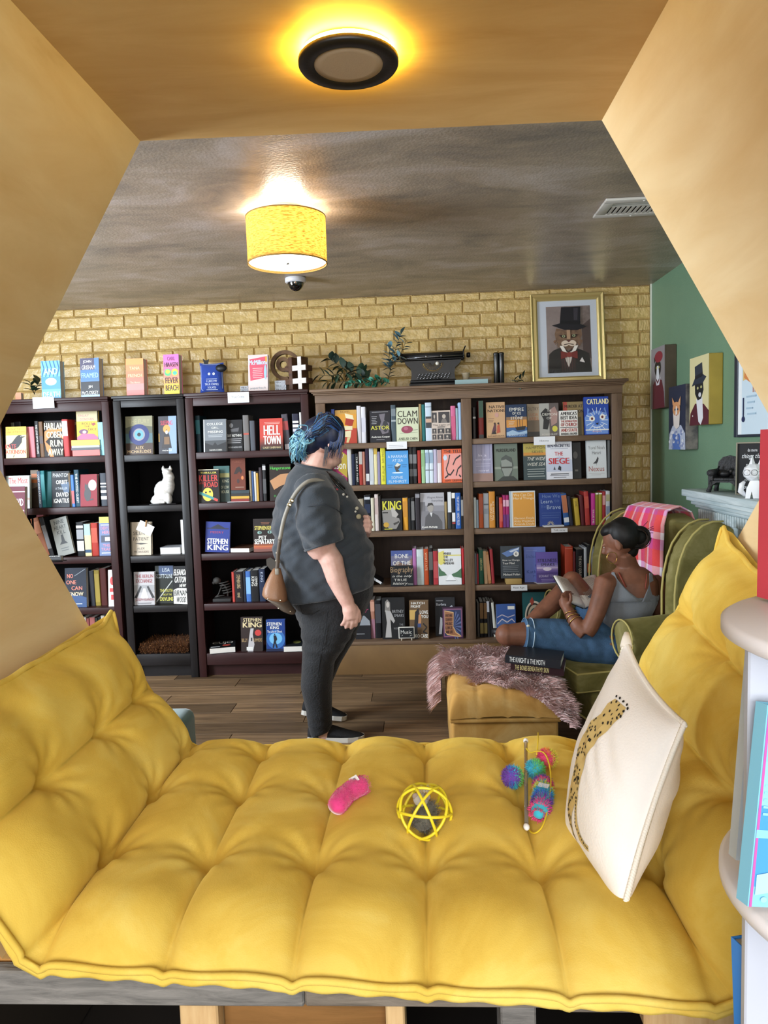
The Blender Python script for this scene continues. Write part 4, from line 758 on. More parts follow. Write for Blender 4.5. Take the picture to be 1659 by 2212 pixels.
# ---------------- R: oak bookcase, right half
row('R', 0, [(1022, 1028.5, 880, '#2a211f', 'dark brown', '', W, 0, ((.3, .36, '#b9b5b0'),)), (1034, 1045, 866, '#8a2f2c', 'green and red', '', W, 0, ((0, .45, '#2c5a46'), (.9, 1, '#26211f')))], .035)
def a_native(P):
    P.T('NATIVE', .15, .09, .98, .17, '#2a1c14', bold=1); P.T('NATIONS', .07, .2, .98, .28, '#2a1c14', bold=1); P.E(.55, .36, .11, .07, '#c4978a'); lines(P, .08, .4, .45, 3, .045, '#8a6c58', .014); P.poly([(.25, .85), (.4, .62), (.5, .62), (.5, .8), (.35, .88)], '#5a3540'); P.poly([(.52, .88), (.56, .66), (.68, .62), (.72, .85)], '#b5563c'); P.poly([(.2, .9), (.45, .78), (.5, .9)], '#2b2320'); P.E(.43, .6, .05, .03, '#3a2a24'); P.E(.62, .6, .05, .03, '#3a2a24'); P.T('KATHLEEN DUVAL', .06, .93, .95, .97, '#2a1c14')
FB('R', 0, 1052, 1092, 869, '#c9a27a', 'tan cover with three riders under a pink sun', a_native, .03)
def a_empire(P):
    P.R(0, .45, 1, .7, '#c98a3c'); P.R(0, .38, 1, .47, '#8a6a4a'); P.R(0, .7, 1, 1, '#355a8a'); P.poly([(.0, .85), (.3, .78), (.6, .86), (1, .8), (1, .9), (0, .95)], '#9ab4cc'); P.T('EMPIRE', .16, .1, .86, .2, '#e3e0d6'); P.T('OF ICE', .3, .23, .72, .31, '#e3e0d6'); P.T('AND' if False else '&', .44, .33, .52, .36, '#e3e0d6'); P.T('STONE', .22, .37, .8, .46, '#e3e0d6'); P.poly([(.42, .7), (.95, .66), (.88, .78), (.5, .8)], '#14161c')
    for xx in (.52, .64, .76): P.R(xx, .45, xx+.02, .7, '#14161c')
    lines(P, .1, .4, .52, 4, .045, '#c9c2b4', .012); P.T('BUDDY LEVY', .12, .92, .88, .97, '#c9d6e4')
FB('R', 0, 1094.5, 1139, 874, '#243550', 'navy cover with a sailing ship at sunset', a_empire, .012)
def a_route(P):
    P.R(0, .5, 1, 1, '#6a5a48'); P.R(0, .85, 1, 1, '#2b2724'); P.T('DUTRY', .05, .1, .95, .2, '#5a4a40'); P.T('LUCIA', .1, .28, .9, .37, '#a0603c'); P.T('ARIEL', .1, .4, .95, .5, '#a0603c')
FB('R', 0, 1140.5, 1166, 873, '#9a8a74', 'grey-brown cover with faded orange title', a_route, .045, .02)
def a_devil(P):
    P.R(.5, 0, 1, 1, '#5d5350'); P.poly([(.05, .3), (.3, .15), (.5, .2), (.5, .6), (.4, .8), (.15, .78), (.2, .5)], '#1d1c1c'); P.poly([(.55, .2), (.8, .1), (.95, .3), (.9, .6), (.6, .7)], '#a08078'); P.T('THE', .4, .2, .62, .26, '#d6d2c8'); P.T('DECENT' if False else 'DEMON', .14, .3, .9, .38, '#d6d2c8'); P.T('PRINCE' if False else 'OF', .36, .42, .62, .49, '#d6d2c8'); P.E(.78, .78, .14, .09, '#c9c24a'); P.T('RICHARD GRANT', .1, .92, .9, .97, '#d6d2c8')
FB('R', 0, 1167, 1208, 871, '#a5a39c', 'two-tone cover of a black and a pale profile', a_devil, .03)
def a_murder(P): P.R(0, 0, .2, .3, '#b0483a'); P.T('MURDER AT', .08, .09, .97, .18, '#2a2018', bold=1); P.T('MANSION', .3, .24, 1, .33, '#2a2018', bold=1); P.poly([(.2, .5), (.9, .45), (.9, 1), (.2, 1)], '#5d5236')
FB('R', 0, 1218, 1261, 868, '#8e7a52', 'olive-tan cover with a red corner', a_murder, .055, .02)
def a_church(P):
    for q, y0, c in (("AMERICA'S", .05, K), ('BEST IDEA', .22, K), ('THE SEPARATION', .385, '#9a2f2f'), ('OF CHURCH', .5, '#9a2f2f'), ('AND STATE', .72, '#9a2f2f'), ('RANDALL BALMER', .89, K)):
        P.T(q, .05, y0, .95, y0+(.14 if y0 < .3 else (.09 if y0 in (.385, .89) else .13)), c, bold=2)
    P.R(0, .67, 1, .69, K)
FB('R', 0, 1210.5, 1249, 887, '#e9e6e0', 'white cover with heavy black and red capitals', a_church, .005)
def a_catland(P):
    P.poly([(.05, .98), (.0, .55), (.1, .45), (.12, .28), (.3, .4), (.5, .36), (.7, .4), (.85, .28), (.92, .45), (1, .6), (.95, .98)], '#6d93d8')
    for i in range(16):
        a = math.pi*2*i/16; P.L([(.5+.2*math.cos(a), .62+.16*math.sin(a)), (.5+.46*math.cos(a), .62+.34*math.sin(a))], .018, '#dfe9f7')
    for x in (.22, .78): P.poly([(x-.07, .42), (x, .3), (x+.07, .42)], '#2a4a9a')
    P.poly([(.4, .5), (.5, .44), (.6, .5), (.58, .75), (.42, .75)], '#4a72c4'); P.E(.3, .58, .12, .075, W); P.E(.74, .54, .12, .075, W); P.E(.3, .58, .05, .035, '#6a2a2a'); P.E(.73, .54, .05, .035, '#6a2a2a'); P.poly([(.45, .7), (.58, .69), (.51, .75)], K); P.L([(.3, .78), (.45, .82), (.65, .8), (.78, .74)], .02, '#e9f0fa'); P.R(.02, .86, .98, .89, W); P.R(.3, .91, .65, .925, '#c9a0b0'); P.T('CATLAND', .1, .06, 1.0, .2, '#f0e6b4', 0, 2)
FB('R', 0, 1264, 1316, 857, '#2a49a4', 'bright blue cover with a wide-eyed line-drawn cat', a_catland, .01)
def a_forest(P):
    for x in (.2, .45, .6, .85): P.R(x, 0, x+.02, .9, '#8682a0')
    P.R(0, .78, 1, 1, '#9a7a70'); P.T('Of Small' if False else 'In a', .3, .26, .7, .33, '#d9d6e6'); P.T('Cloud Field' if False else 'quiet wood', .14, .38, .9, .45, '#d9d6e6'); lines(P, .15, .9, .52, 2, .06, '#c3bfd2', .014); P.T('novel', .3, .68, .8, .73, '#e0dde8')
FB('R', 1, 1021.5, 1065, 960, '#a29fb8', 'lavender cover of misty tree trunks', a_forest, .01)
def a_murderl(P): P.R(0, .62, 1, .68, '#8f978a'); P.poly([(.25, .6), (.3, .38), (.5, .3), (.75, .38), (.82, .6), (.78, .7), (.7, .9), (.45, .95), (.28, .7)], '#4a504c'); P.poly([(.28, .45), (.5, .42), (.75, .52), (.76, .7), (.6, .88), (.42, .88), (.3, .66)], '#8b918a'); P.R(.3, .62, .75, .66, '#30342f'); P.poly([(.1, 1), (.35, .88), (.8, .88), (1, 1)], '#2d322f'); P.T('MURDERLAND', .08, .13, .92, .22, '#20241f', bold=1)
FB('R', 1, 1069, 1119, 959, '#6f7a6e', 'grey-green cover with a half-hidden face', a_murderl, .02)
def a_sea(P):
    P.R(0, 0, 1, .3, '#b3a04c'); P.R(0, .25, 1, .33, '#c98a3a'); P.R(0, .33, 1, .36, '#5d5a40'); P.T('HAMPTON', .12, .08, 1, .16, '#5a5030'); P.T('SIDES', .38, .2, .88, .27, '#5a5030'); P.T('THE WIDE', .16, .38, .98, .47, '#d9d8cc', .05); P.T('WIDE SEA', .16, .53, .98, .62, '#d9d8cc', .05); lines(P, .15, .95, .7, 4, .065, '#a9b0ac', .018)
FB('R', 1, 1132, 1180, 958, '#3f4c4e', 'yellow-topped dark sea cover with white italics', a_sea, .03)
def a_siege(P):
    P.poly([(0, .5), (.5, .4), (1, .5), (1, .8), (0, .8)], '#c3cbe0'); P.T('BEN MACINTYRE', .05, .08, .93, .16, '#2a3050', bold=1); P.R(.15, .19, .85, .2, '#8a90a4'); P.T('THE', .32, .28, .64, .38, '#c4323c', bold=1); P.T('SIEGE', .08, .44, .88, .6, '#c4323c', bold=3); P.poly([(.25, .75), (.3, .66), (.34, .75)], '#3a3f50'); P.poly([(.42, .74), (.48, .64), (.56, .68), (.55, .78)], '#1f2230'); P.R(.15, .85, .85, .87, K); P.R(.12, .89, .85, .905, '#4a4a5a'); P.R(.25, .94, .75, .955, K)
FB('R', 1, 1182, 1237, 953, '#e3e5ee', 'white cover with large red title and figures', a_siege, .006)
FB('R', 1, 1239, 1256, 956, '#2b2a2a', 'black cover with faint grey face', lambda P: (P.E(.3, .35, .3, .1, '#55524f'), P.R(.2, .75, .6, .8, '#6a6764')), .03, .03)
def a_nexus(P):
    P.T('Yuval Noah', .08, .16, .92, .25, '#7a7a7c'); P.T('Harari', .28, .29, .72, .38, '#4a4a4e'); P.poly([(.3, .62), (.45, .55), (.52, .48), (.55, .44), (.6, .48), (.57, .56), (.5, .62)], '#3a3b3f'); P.R(.48, .62, .49, .67, '#3a3b3f'); P.T('Nexus', .08, .69, .88, .82, '#a85a52'); P.R(.08, .87, .9, .88, '#b0b0b0'); P.R(.2, .91, .7, .92, '#b0b0b0')
FB('R', 1, 1269, 1311, 950, '#d7dde0', 'white cover with a pigeon and a red serif title', a_nexus, .015, white=True)
row('R', 1, [(1312.5, 1318.5, 951, '#7d8488', 'grey')], .05, 'the pigeon cover')
row('R', 2, [(1024, 1029.5, 1075, '#d6dcda', 'white'), (1030, 1034.5, 1080, '#9fb0bd', 'pale grey-blue'), (1035, 1044.5, 1067, '#c25a2a', 'burnt sienna', '', '#f0c9a0', 0, ((.1, .6, '#b04a20'),)), (1045, 1056.5, 1066, '#a8adb4', 'silver grey', '', '#4a4f58', 0, ((.3, .34, '#5a5f68'), (.44, .6, '#8a9098'))), (1057, 1070, 1062, '#d08c34', 'amber', [('BUT WHAT WILL', .28, .8, (.12, .45)), ('PEOPLE SAY?', .34, .8, (.55, .88))], '#f5e6c4'), (1073, 1078, 1073, '#1f1c20', 'black'), (1079, 1086.5, 1075, '#c9463a', 'coral red', '', W, 0, ((.2, .8, '#d0584a'),)), (1087, 1093, 1070, '#a8286a', 'magenta', '', W, 0, ((.15, .35, '#e0b0c4'), (.6, 1, '#6a2a7a'))), (1093.5, 1100, 1070, '#a8286a', 'second magenta', '', W, 0, ((.15, .35, '#e0b0c4'), (.6, 1, '#6a2a7a')))], .03)
def a_hard(P):
    P.R(0, 0, .06, 1, '#a9bac9'); P.R(.06, .0, 1, 1, '#d7dbdc'); P.R(.12, .04, .97, .97, '#dc9a34')
    for q, y0, x1 in (('We Can Do', .07, .88), ('Hard Things', .17, .94), ('Glennon Doyle', .72, .94), ('Abby Wambach', .8, .94), ('Amanda Doyle', .88, .94)): P.T(q, .15, y0, x1, y0+.08, '#f3e3c0')
FB('R', 2, 1102.5, 1157.5, 1061, '#d7dbdc', 'orange cover framed in white', a_hard, .012, white=True)
def a_brave(P):
    P.T('How We', .15, .05, .95, .15, '#6d86b4'); P.T('Learn', .08, .2, .6, .31, '#a9bcd6'); P.T('to', .7, .2, .92, .29, '#4a66a4'); P.T('Be', .1, .36, .3, .45, '#3f5ca0'); P.T('Brave', .35, .37, .98, .49, '#a9bcd6'); lines(P, .1, .95, .6, 3, .07, '#4a66a4', .012)
    for i in range(7): a = math.pi*(i+.5)/7; P.L([(.5+.06*math.cos(a), .96-.05*math.sin(a)), (.5+.16*math.cos(a), .96-.12*math.sin(a))], .016, '#d9cf9a')
FB('R', 2, 1166, 1213, 1065, '#26418c', 'deep blue cover with a small rising sun', a_brave, .025)
row('R', 2, [(1219, 1231, 1067, '#2f5a9a', 'blue and orange leaning', '', W, -6, ((.05, .6, '#b9704a'), (.75, .9, '#e0e6ee'))), (1232, 1239, 1072, '#2a2a3a', 'midnight leaning', '', W, -6), (1244, 1254, 1077, '#c2a63c', 'mustard leaning', [('LOVE', .1, .3), ('and letters' if False else '', .4, .8)], '#5a4a14', -5), (1256, 1264, 1071, '#5a1d24', 'oxblood leaning', '', W, -4), (1265, 1275, 1062, '#b03a36', 'brick', '', '#e5a080', -3, ((.15, .5, '#c25040'),)), (1277.5, 1286, 1066, '#c63a94', 'fuchsia', [('TRUE ME', .5, .95)], W), (1286.5, 1293, 1065, '#8e862c', 'olive', '', W, 0, ((0, .05, W),)), (1293.5, 1301, 1065, '#a89c34', 'second olive', '', W, 0, ((0, .04, W),)), (1301.5, 1308.5, 1062, '#a83036', 'cherry red', [('CIRCE' if False else '', .1, .4)], W, 0, ((.12, .4, '#d9a0a0'),)), (1309, 1318, 1061, '#cfd6dc', 'white', '', K, 0, ((.1, .3, '#b9b48a'), (.45, .7, '#8a9ab4')))], .03, 'the rising sun cover')
row('R', 3, [(1025.5, 1030.5, 1196, '#6f747a', 'grey'), (1031, 1034.5, 1197, '#a23038', 'slim red'), (1035, 1045, 1188, '#1d5540', 'forest green', [('LIBERATION', .25, .6)], '#d9cf8a'), (1046.5, 1054, 1191, '#c4a07a', 'tan leaning', '', W, -2), (1055, 1062, 1192, '#a8764a', 'caramel leaning', '', W, -5, ((.1, .9, '#b9855a'),)), (1062.5, 1069, 1187, '#9a2f36', 'ruby leaning', '', '#e0a0a0', -3)], .03)
def a_mind(P):
    P.poly([(.05, .22), (.5, .1), (.9, .04), (.88, .2), (.5, .3), (.3, .34)], '#5a7ab4'); P.poly([(.4, .16), (.9, .05), (.85, .12), (.5, .2)], '#c9d6ea'); P.E(.74, .25, .13, .085, W); P.T('8', .69, .21, .79, .29, K); P.T('How to Change', .08, .41, .9, .48, W); P.T('Your Mind', .08, .5, .65, .57, W); lines(P, .08, .85, .62, 4, .055, '#8a9298', .012); P.T('Michael Pollan', .1, .85, .9, .92, W)
zB = SZ['R'][3]
g = PY(1110, 1254, YW+.0); wbl = MB(); wbl.bbox(-.048, -.012, 0, .048, .10, .034, mat('#b99a5c', .6, var=.1), .002); o = wbl.build('wood_block'); o.location = (g.x, YW+.004, zB+.001); tag(o, 'small pale wooden block under the dark blue-corner book', 'block')
FB('R', 3, 1083, 1128, 1180, '#3a4148', 'dark grey cover with a blue glacier corner', a_mind, .008, z0=zB+.036)
def a_enchant(P): P.T('Enchantment', .08, .22, 1.0, .31, '#3a5296'); P.T('May', .5, .5, .95, .58, '#3a5296'); P.T('Katherine', .1, .66, 1, .75, '#2f4488'); P.T('May', .4, .8, .8, .88, '#3a5296'); lines(P, .1, .6, .1, 1, .1, '#8ea0d8', .01)
FB('R', 3, 1134, 1180, 1182, '#6a7cc4', 'periwinkle blue cover behind the purple cover', a_enchant, .05, .02)
def a_still(P):
    for i in range(6): P.R(0, .36+i*.06, 1, 1, ('#7a6fb8', '#9a8cc8', '#c4b4dc', '#8a74b4', '#6a569e', '#523f86')[i])
    P.E(.5, .55, .2, .06, '#eadff0'); P.T('STILLNESS', .06, .22, .94, .32, '#2a1f4a', bold=1); P.T('SPEAKS', .2, .36, .84, .46, '#2a1f4a', bold=1); P.T('ECKHART TOLLE', .1, .74, .95, .82, '#cfc4e4'); lines(P, .2, .8, .88, 2, .05, '#a99cd0', .014)
FB('R', 3, 1160, 1206, 1193, '#6a5aae', 'purple cover with a glowing horizon', a_still, .015)
row('R', 3, [(1221, 1238, 1181, '#b8452e', 'thick orange-red', '', K, 0, ((.05, .9, '#2a1a18') if False else (.05, .06, '#e0a080'),)), (1239, 1244, 1192, '#6a2a30', 'maroon'), (1245, 1261, 1187, '#16161a', 'thick black', [('THE HOLY QURAN', .2, .85)], '#d0ccc0'), (1262, 1268, 1183, '#cfd6e0', 'white'), (1268.5, 1277, 1178, '#1f1f24', 'black and orange', '', W, 0, ((.5, .75, '#c0622e'),)), (1277.5, 1284, 1181, '#a9aeb9', 'pale grey'), (1284.5, 1292, 1183, '#2b3260', 'indigo')], .03, 'the glowing horizon cover')
row('R', 4, [(1031.5, 1036.5, 1303, '#4a4540', 'grey-brown'), (1037, 1045, 1300, '#151417', 'black with gold band', '', W, 0, ((.03, .48, '#7a5a34'), (.6, .9, '#8a7a4a'))), (1045.5, 1053, 1300, '#171619', 'second gold-banded black', '', W, 0, ((.03, .48, '#7a5a34'), (.6, .9, '#8a7a4a'))), (1054, 1060, 1299, '#2a2a2e', 'white-topped charcoal', '', W, -2, ((0, .3, '#c9ccd6'),)), (1060.5, 1066, 1300, '#1b1b1e', 'plain black', '', W, -3), (1067, 1073, 1302, '#cfcfc4', 'cream edged', '', W, -4)], .03)
def a_cloud(P):
    P.R(.6, .06, .95, .16, W); P.L([(.05, .4), (.3, .32), (.6, .4), (.95, .33)], .03, '#b9b4c4'); P.E(.35, .6, .3, .14, '#4a6aa0'); P.L([(.05, .6), (.3, .45), (.55, .55), (.8, .45), (.95, .55)], .03, '#d9d0d4'); P.E(.75, .72, .22, .12, '#b09aa8'); P.L([(.05, .85), (.4, .78), (.95, .86)], .03, '#c4a9b0')
FB('R', 4, 1073, 1115, 1306, '#3a5a9a', 'blue cover with swirling clouds', a_cloud, .02, spine='#c9ccd0')
def a_genie(P):
    P.E(.5, .55, .42, .36, '#d6cbb8', 30); P.E(.5, .55, .36, .31, '#2a2620', 30); P.E(.52, .55, .31, .27, '#b9ab92', 30); P.E(.52, .57, .25, .22, '#3a5a58', 24); P.poly([(.3, .2), (.42, .1), (.5, .22), (.4, .3)], '#a0402f'); P.T('WEEK' if False else 'GEEK', .3, .48, .75, .6, '#dcd2bc'); P.poly([(.3, .68), (.7, .66), (.65, .76), (.35, .78)], '#b04a3a'); P.L([(.15, .7), (.3, .95), (.6, .97)], .05, '#d6cbb8')
FB('R', 4, 1131, 1180, 1281, '#1d5558', 'teal cover with an ornate cream emblem', a_genie, .03)
# ------------------------------------------------------------------ books on top of the black bookcases
ZT = 1.8035
def top_book(x0, x1, yt, cover, desc, art, t, yaw, Y=4.62, lean=3, spine=None):
    a = PY(x0, yt+70, Y); b = PY(x1, yt+70, Y); h = PY((x0+x1)/2, yt, Y).z-ZT
    return face_book(((a.x+b.x)/2, Y, ZT+.001), (b.x-a.x)/math.cos(math.radians(yaw)), h, t, cover, desc+', standing on top of the black bookcases', art, lean, 0, yaw, 'hardcovers standing on top of the black bookcases', False, spine)
def a_death(P):
    for i in range(5): P.L([(.05+.2*i, .0), (.15+.2*i, .2), (.02+.2*i, .42)], .05, '#2a6a9a')
    P.T('RONON', .08, .06, .92, .17, '#e0f2fa', bold=1) if False else None
    P.R(0, .42, 1, .75, '#4a90c0'); P.E(.5, .55, .3, .1, '#c9e6f2'); P.T('AND', .14, .2, .86, .36, '#dff0f8', bold=1); P.T('DEATH', .06, .82, .94, .96, '#e6f4fa', bold=1)
top_book(90, 132, 779, '#7ab8dc', 'pale blue hardcover with icy lettering', a_death, .05, -3.5)
def a_framed(P):
    P.R(0, 0, .75, .3, '#4a4660'); P.R(0, .3, 1, .56, '#4a76b4'); P.R(0, .6, 1, 1, '#23252b'); P.T('JOHN', .15, .05, .6, .14, W); P.T('GRISHAM', .08, .18, .8, .29, W); P.T('FRAMED', .05, .38, .95, .5, '#9ccaf0', bold=1); P.T('JIM', .4, .7, .62, .78, W); P.T('McCLOSKEY', .05, .84, .92, .93, W); P.R(0, .94, 1, 1, '#a9c9ec')
top_book(174, 216, 773, '#5f84b8', 'blue hardcover with shiny lettered jacket', a_framed, .05, -6)
def a_french(P):
    for i in range(6): P.R(0, i*.17, 1, i*.17+.18, ('#f09a5a', '#f08a5c', '#e8805c', '#e07a68', '#e08a86', '#d87a74')[i])
    P.T('TANA', .2, .22, .78, .3, '#f6c9a4', bold=1); P.T('FRENCH', .12, .42, .9, .5, '#f6c9a4', bold=1); P.T('The Hunter', .22, .62, .8, .67, '#f8dcc4')
top_book(273, 312, 774, '#e8845a', 'orange-pink hardcover with faded lettering', a_french, .055, -5)
def a_fever(P):
    for i in range(8): P.R(0, i*.125, 1, i*.125+.13, ('#d070c8', '#e274b8', '#e86f9c', '#e8788a', '#ea8a70', '#eea04c', '#f2bc3c', '#f2d040')[i])
    P.T('CARL', .25, .06, .75, .15, '#7a2a5a', bold=1); P.T('HIAASEN', .08, .2, .94, .31, '#2a1a24', bold=2); P.E(.27, .45, .22, .09, '#55c07a'); P.E(.73, .45, .22, .09, '#e0c040'); P.E(.27, .43, .14, .05, '#d8d040'); P.E(.73, .47, .14, .05, '#4ab0a0'); P.T('FEVER', .1, .58, .92, .72, '#2a1a24', bold=2); P.T('BEACH', .1, .77, .92, .91, '#2a1a24', bold=2)
top_book(354, 388, 765, '#e0709c', 'pink and yellow hardcover with sunglasses', a_fever, .05, -5)
def a_mill(P):
    P.poly([(.05, .12), (.95, .05), (.98, .62), (.1, .7)], '#d0566a'); P.T('McMillions', .05, .14, .97, .27, '#b9d6ea', 0, 2); P.R(.88, .06, .96, .2, '#e6a03a'); lines(P, .22, .75, .36, 6, .05, '#f0b8b8', .018); P.E(.88, .48, .07, .2, '#9ac0dc'); P.T('DREAMS', .2, .76, .8, .83, '#6a8aa0') if False else None; P.T('Samantha Lazar' if False else 'paperback', .1, .87, .9, .94, '#8a9aa4')
top_book(536, 579, 765, '#d9c9c6', 'pink and white paperback with red panel', a_mill, .03, -6, 4.66, 6)
top_book(38, 50, 848, '#c98a6a', 'little tan book at the far left end', None, .03, 0)
# ------------------------------------------------------------------ yellow tufted floor cushion folded up at both ends
M_VEL = bpy.data.materials.new('yellow_velvet'); M_VEL.use_nodes = True
def _velvet(m, c_dark, c_mid, c_light, sc=5.0, sheen=.5):
    nt = m.node_tree; b = nt.nodes['Principled BSDF']
    tc = nt.nodes.new('ShaderNodeTexCoord')
    n = nt.nodes.new('ShaderNodeTexNoise'); n.inputs['Scale'].default_value = sc; n.inputs['Detail'].default_value = 7; n.inputs['Roughness'].default_value = .62; n.inputs['Distortion'].default_value = .8
    nt.links.new(tc.outputs['Object'], n.inputs['Vector'])
    r = nt.nodes.new('ShaderNodeValToRGB'); r.color_ramp.elements[0].position = .3; r.color_ramp.elements[0].color = lin(c_dark)
    r.color_ramp.elements[1].position = .72; r.color_ramp.elements[1].color = lin(c_light); e = r.color_ramp.elements.new(.5); e.color = lin(c_mid)
    nt.links.new(n.outputs['Fac'], r.inputs[0]); nt.links.new(r.outputs[0], b.inputs['Base Color'])
    b.inputs['Roughness'].default_value = .85; b.inputs['Specular IOR Level'].default_value = .1
    b.inputs['Sheen Weight'].default_value = sheen; b.inputs['Sheen Roughness'].default_value = .4; b.inputs['Sheen Tint'].default_value = lin(c_light)
    n2 = nt.nodes.new('ShaderNodeTexNoise'); n2.inputs['Scale'].default_value = 420; nt.links.new(tc.outputs['Object'], n2.inputs['Vector'])
    bp = nt.nodes.new('ShaderNodeBump'); bp.inputs['Strength'].default_value = .12; bp.inputs['Distance'].default_value = .004
    nt.links.new(n2.outputs['Fac'], bp.inputs['Height']); nt.links.new(bp.outputs[0], b.inputs['Normal'])
_velvet(M_VEL, '#cda743', '#dbb954', '#e6cc6e')
CP = [(-.815, 1.0), (-.722, .828), (-.612, .672), (-.412, .672), (-.212, .672), (-.012, .672), (.188, .672), (.388, .672), (.520, .838), (.624, 1.015), (.738, 1.182)]
NC = len(CP)-1
TUFT = [.30, .60, .86]
def sm(t): return t*t*(3-2*t)
def cush_point(u, v, lift=True):
    """u: 0..NC across the strip, v: 0 front edge .. 1 far edge"""
    i = min(int(u), NC-1); a = u-i
    A, B = Vector(CP[i]), Vector(CP[i+1])
    sx = A.lerp(B, a)
    # the back of the right-hand fold sags towards its near end
    if i >= 7:
        k = (u-7)/3.0; C7 = Vector(CP[7]); sx = C7+(sx-C7)*(1-.30*(1-v)*k)
    tv = (B-A).normalized(); nrm = Vector((-tv.y, tv.x))
    yf = 1.055-.075*((CP[i][0]+.612)/1.0 if 2 <= i <= 7 else (0 if i < 2 else 1.0))
    yf = 1.055+(0.98-1.055)*max(0, min(1, (sx.x+.612)/1.0))
    y = yf+(1.875-yf)*v
    # puff
    e = abs(2*a-1)
    ga = (max(0, 1-e**2.3))**.62
    fr = min(1, v/.16); fb = min(1, (1-v)/.12)
    edge = (1-(1-fr)**2.4)*(1-(1-fb)**2.2)
    h = .040*ga
    wob = noise.noise(Vector((u*1.3, v*4, 3.3)))*.012
    for q in TUFT:
        d = (v-q+.02*noise.noise(Vector((u*.9, q*9, 1)))-.012*(1-e*e))/.055
        h *= 1-(.20+.55*e*e)*math.exp(-d*d)
        # dimple where the buttons pull
        for uu in (i, i+1):
            dx = (u-uu)*.2; dy = (v-q)*.82; rr = math.hypot(dx, dy)
            if rr < .16 and 0 < uu < NC:
                h -= .020*math.exp(-(rr/.028)**2)
                th = math.atan2(dy, dx)
                h += .0026*math.sin(th*9+uu*2.1+q*17)*math.exp(-((rr-.05)/.035)**2)
    h += wob*ga*.5+.004*noise.noise(Vector((u*4, v*9, 8)))*ga
    # gathered folds running back from the seamed edge
    h += .0035*math.sin(u*31+3*noise.noise(Vector((u*2, 0, 5))))*math.exp(-(v/.13)**2)*ga*(.4+.6*noise.noise(Vector((u*1.7, 2, 2))))
    h = h*edge - .024*(1-fr)**2 - .02*(1-fb)**2
    # end rolls of the backs are rounded off
    if i == 0: h *= sm(min(1, a/.35))*.5+.5*min(1, a/.2)
    if i == NC-1: h *= sm(min(1, (1-a)/.35))*.5+.5*min(1, (1-a)/.2)
    # at the edge the seam dips at each crease
    if v < .12: h -= .007*math.exp(-((min(a, 1-a))/.05)**2)*(1-v/.12)
    p = sx+nrm*h
    # soft ears on the far outer corners
    if v > .93 and (u < .22 or u > NC-.22):
        k = (v-.93)/.07*((.22-u)/.22 if u < 1 else (u-(NC-.22))/.22); p = p+(-tv if u < 1 else tv)*.022*k+nrm*.006*k
    return Vector((p.x, y, p.y))
def make_cushion():
    NU, NV = 26, 120; us = []
    for i in range(NC):
        for k in range(NU): s = k/NU; us.append(i+.5-.5*math.cos(math.pi*s)*(.35)-.0 if False else i+(s*.55+.45*(.5-.5*math.cos(math.pi*s))))
    us.append(NC-1e-6); vsn = [(j/NV) for j in range(NV+1)]; vsn = [t*.7+.3*(.5-.5*math.cos(math.pi*t)) for t in vsn]
    V = []; F = []
    for u in us:
        for v in vsn: V.append(cush_point(u, v))
    nv = NV+1; nu = len(us)
    for a in range(nu-1):
        for c in range(NV): F.append((a*nv+c, (a+1)*nv+c, (a+1)*nv+c+1, a*nv+c+1))
    # under band: below the front piping the cover turns under
    base = len(V)
    for u in us:
        i = min(int(u), NC-1); A, B = Vector(CP[i]), Vector(CP[i+1]); tv = (B-A).normalized(); nr = Vector((-tv.y, tv.x)); p = cush_point(u, 0); q = cush_point(u, 1)
        wv = .004*math.sin(u*19)+.004*noise.noise(Vector((u*3, 1, 1)))
        for (dy, dn) in ((.000, -.006), (-.005+wv*.6, -.010), (-.003+wv*.6, -.017), (.012, -.022), (.10, -.024)): V.append((p.x+nr.x*dn*.95, p.y+dy, p.z+nr.y*dn*.95))
        V.append((q.x+nr.x*-.02, q.y-.02, q.z+nr.y*-.02))
    for a in range(nu-1):
        b0 = base+a*6; b1 = b0+6
        F.append((a*nv, b0, b1, (a+1)*nv))
        for c in range(5): F.append((b0+c, b0+c+1, b1+c+1, b1+c))
        F.append((b0+5, a*nv+NV, (a+1)*nv+NV, b1+5))
    mb = MB(); mb.add(V, F, M_VEL, True)
    t = empty('floor_cushion', (-.11, 1.4, .66), 0, 'long mustard-yellow velvet tufted cushion folded up at both ends in the nook', 'cushion')
    o = lp(mb.build('cover', None, True), t)
    # piping along the near seam, the far seam and both ends
    for nm, pts in (('near', [cush_point(u, 0)+Vector((0, -.003, .001)) for u in us]), ('far', [cush_point(u, 1)+Vector((0, .002, 0)) for u in us]), ('e0', [cush_point(0, v)+Vector((-.003, 0, .004)) for v in vsn]), ('e1', [cush_point(NC-1e-6, v)+Vector((.002, 0, .004)) for v in vsn])):
        pts = [p+Vector((0, 0, .002*math.sin(i*.35))) for i, p in enumerate(pts)]
        mb = MB(); mb.tube(pts, .0058, M_VEL, 8); lp(mb.build('piping'), t)
    return t
make_cushion()
def seat_top(x, y):
    """height of the seat's surface"""
    u = 2+(x+.612)/.2; yf = 1.055-.075*max(0, min(1, (x+.612)/1.0)); v = (y-yf)/(1.875-yf)
    return cush_point(u, max(0, min(1, v))).z
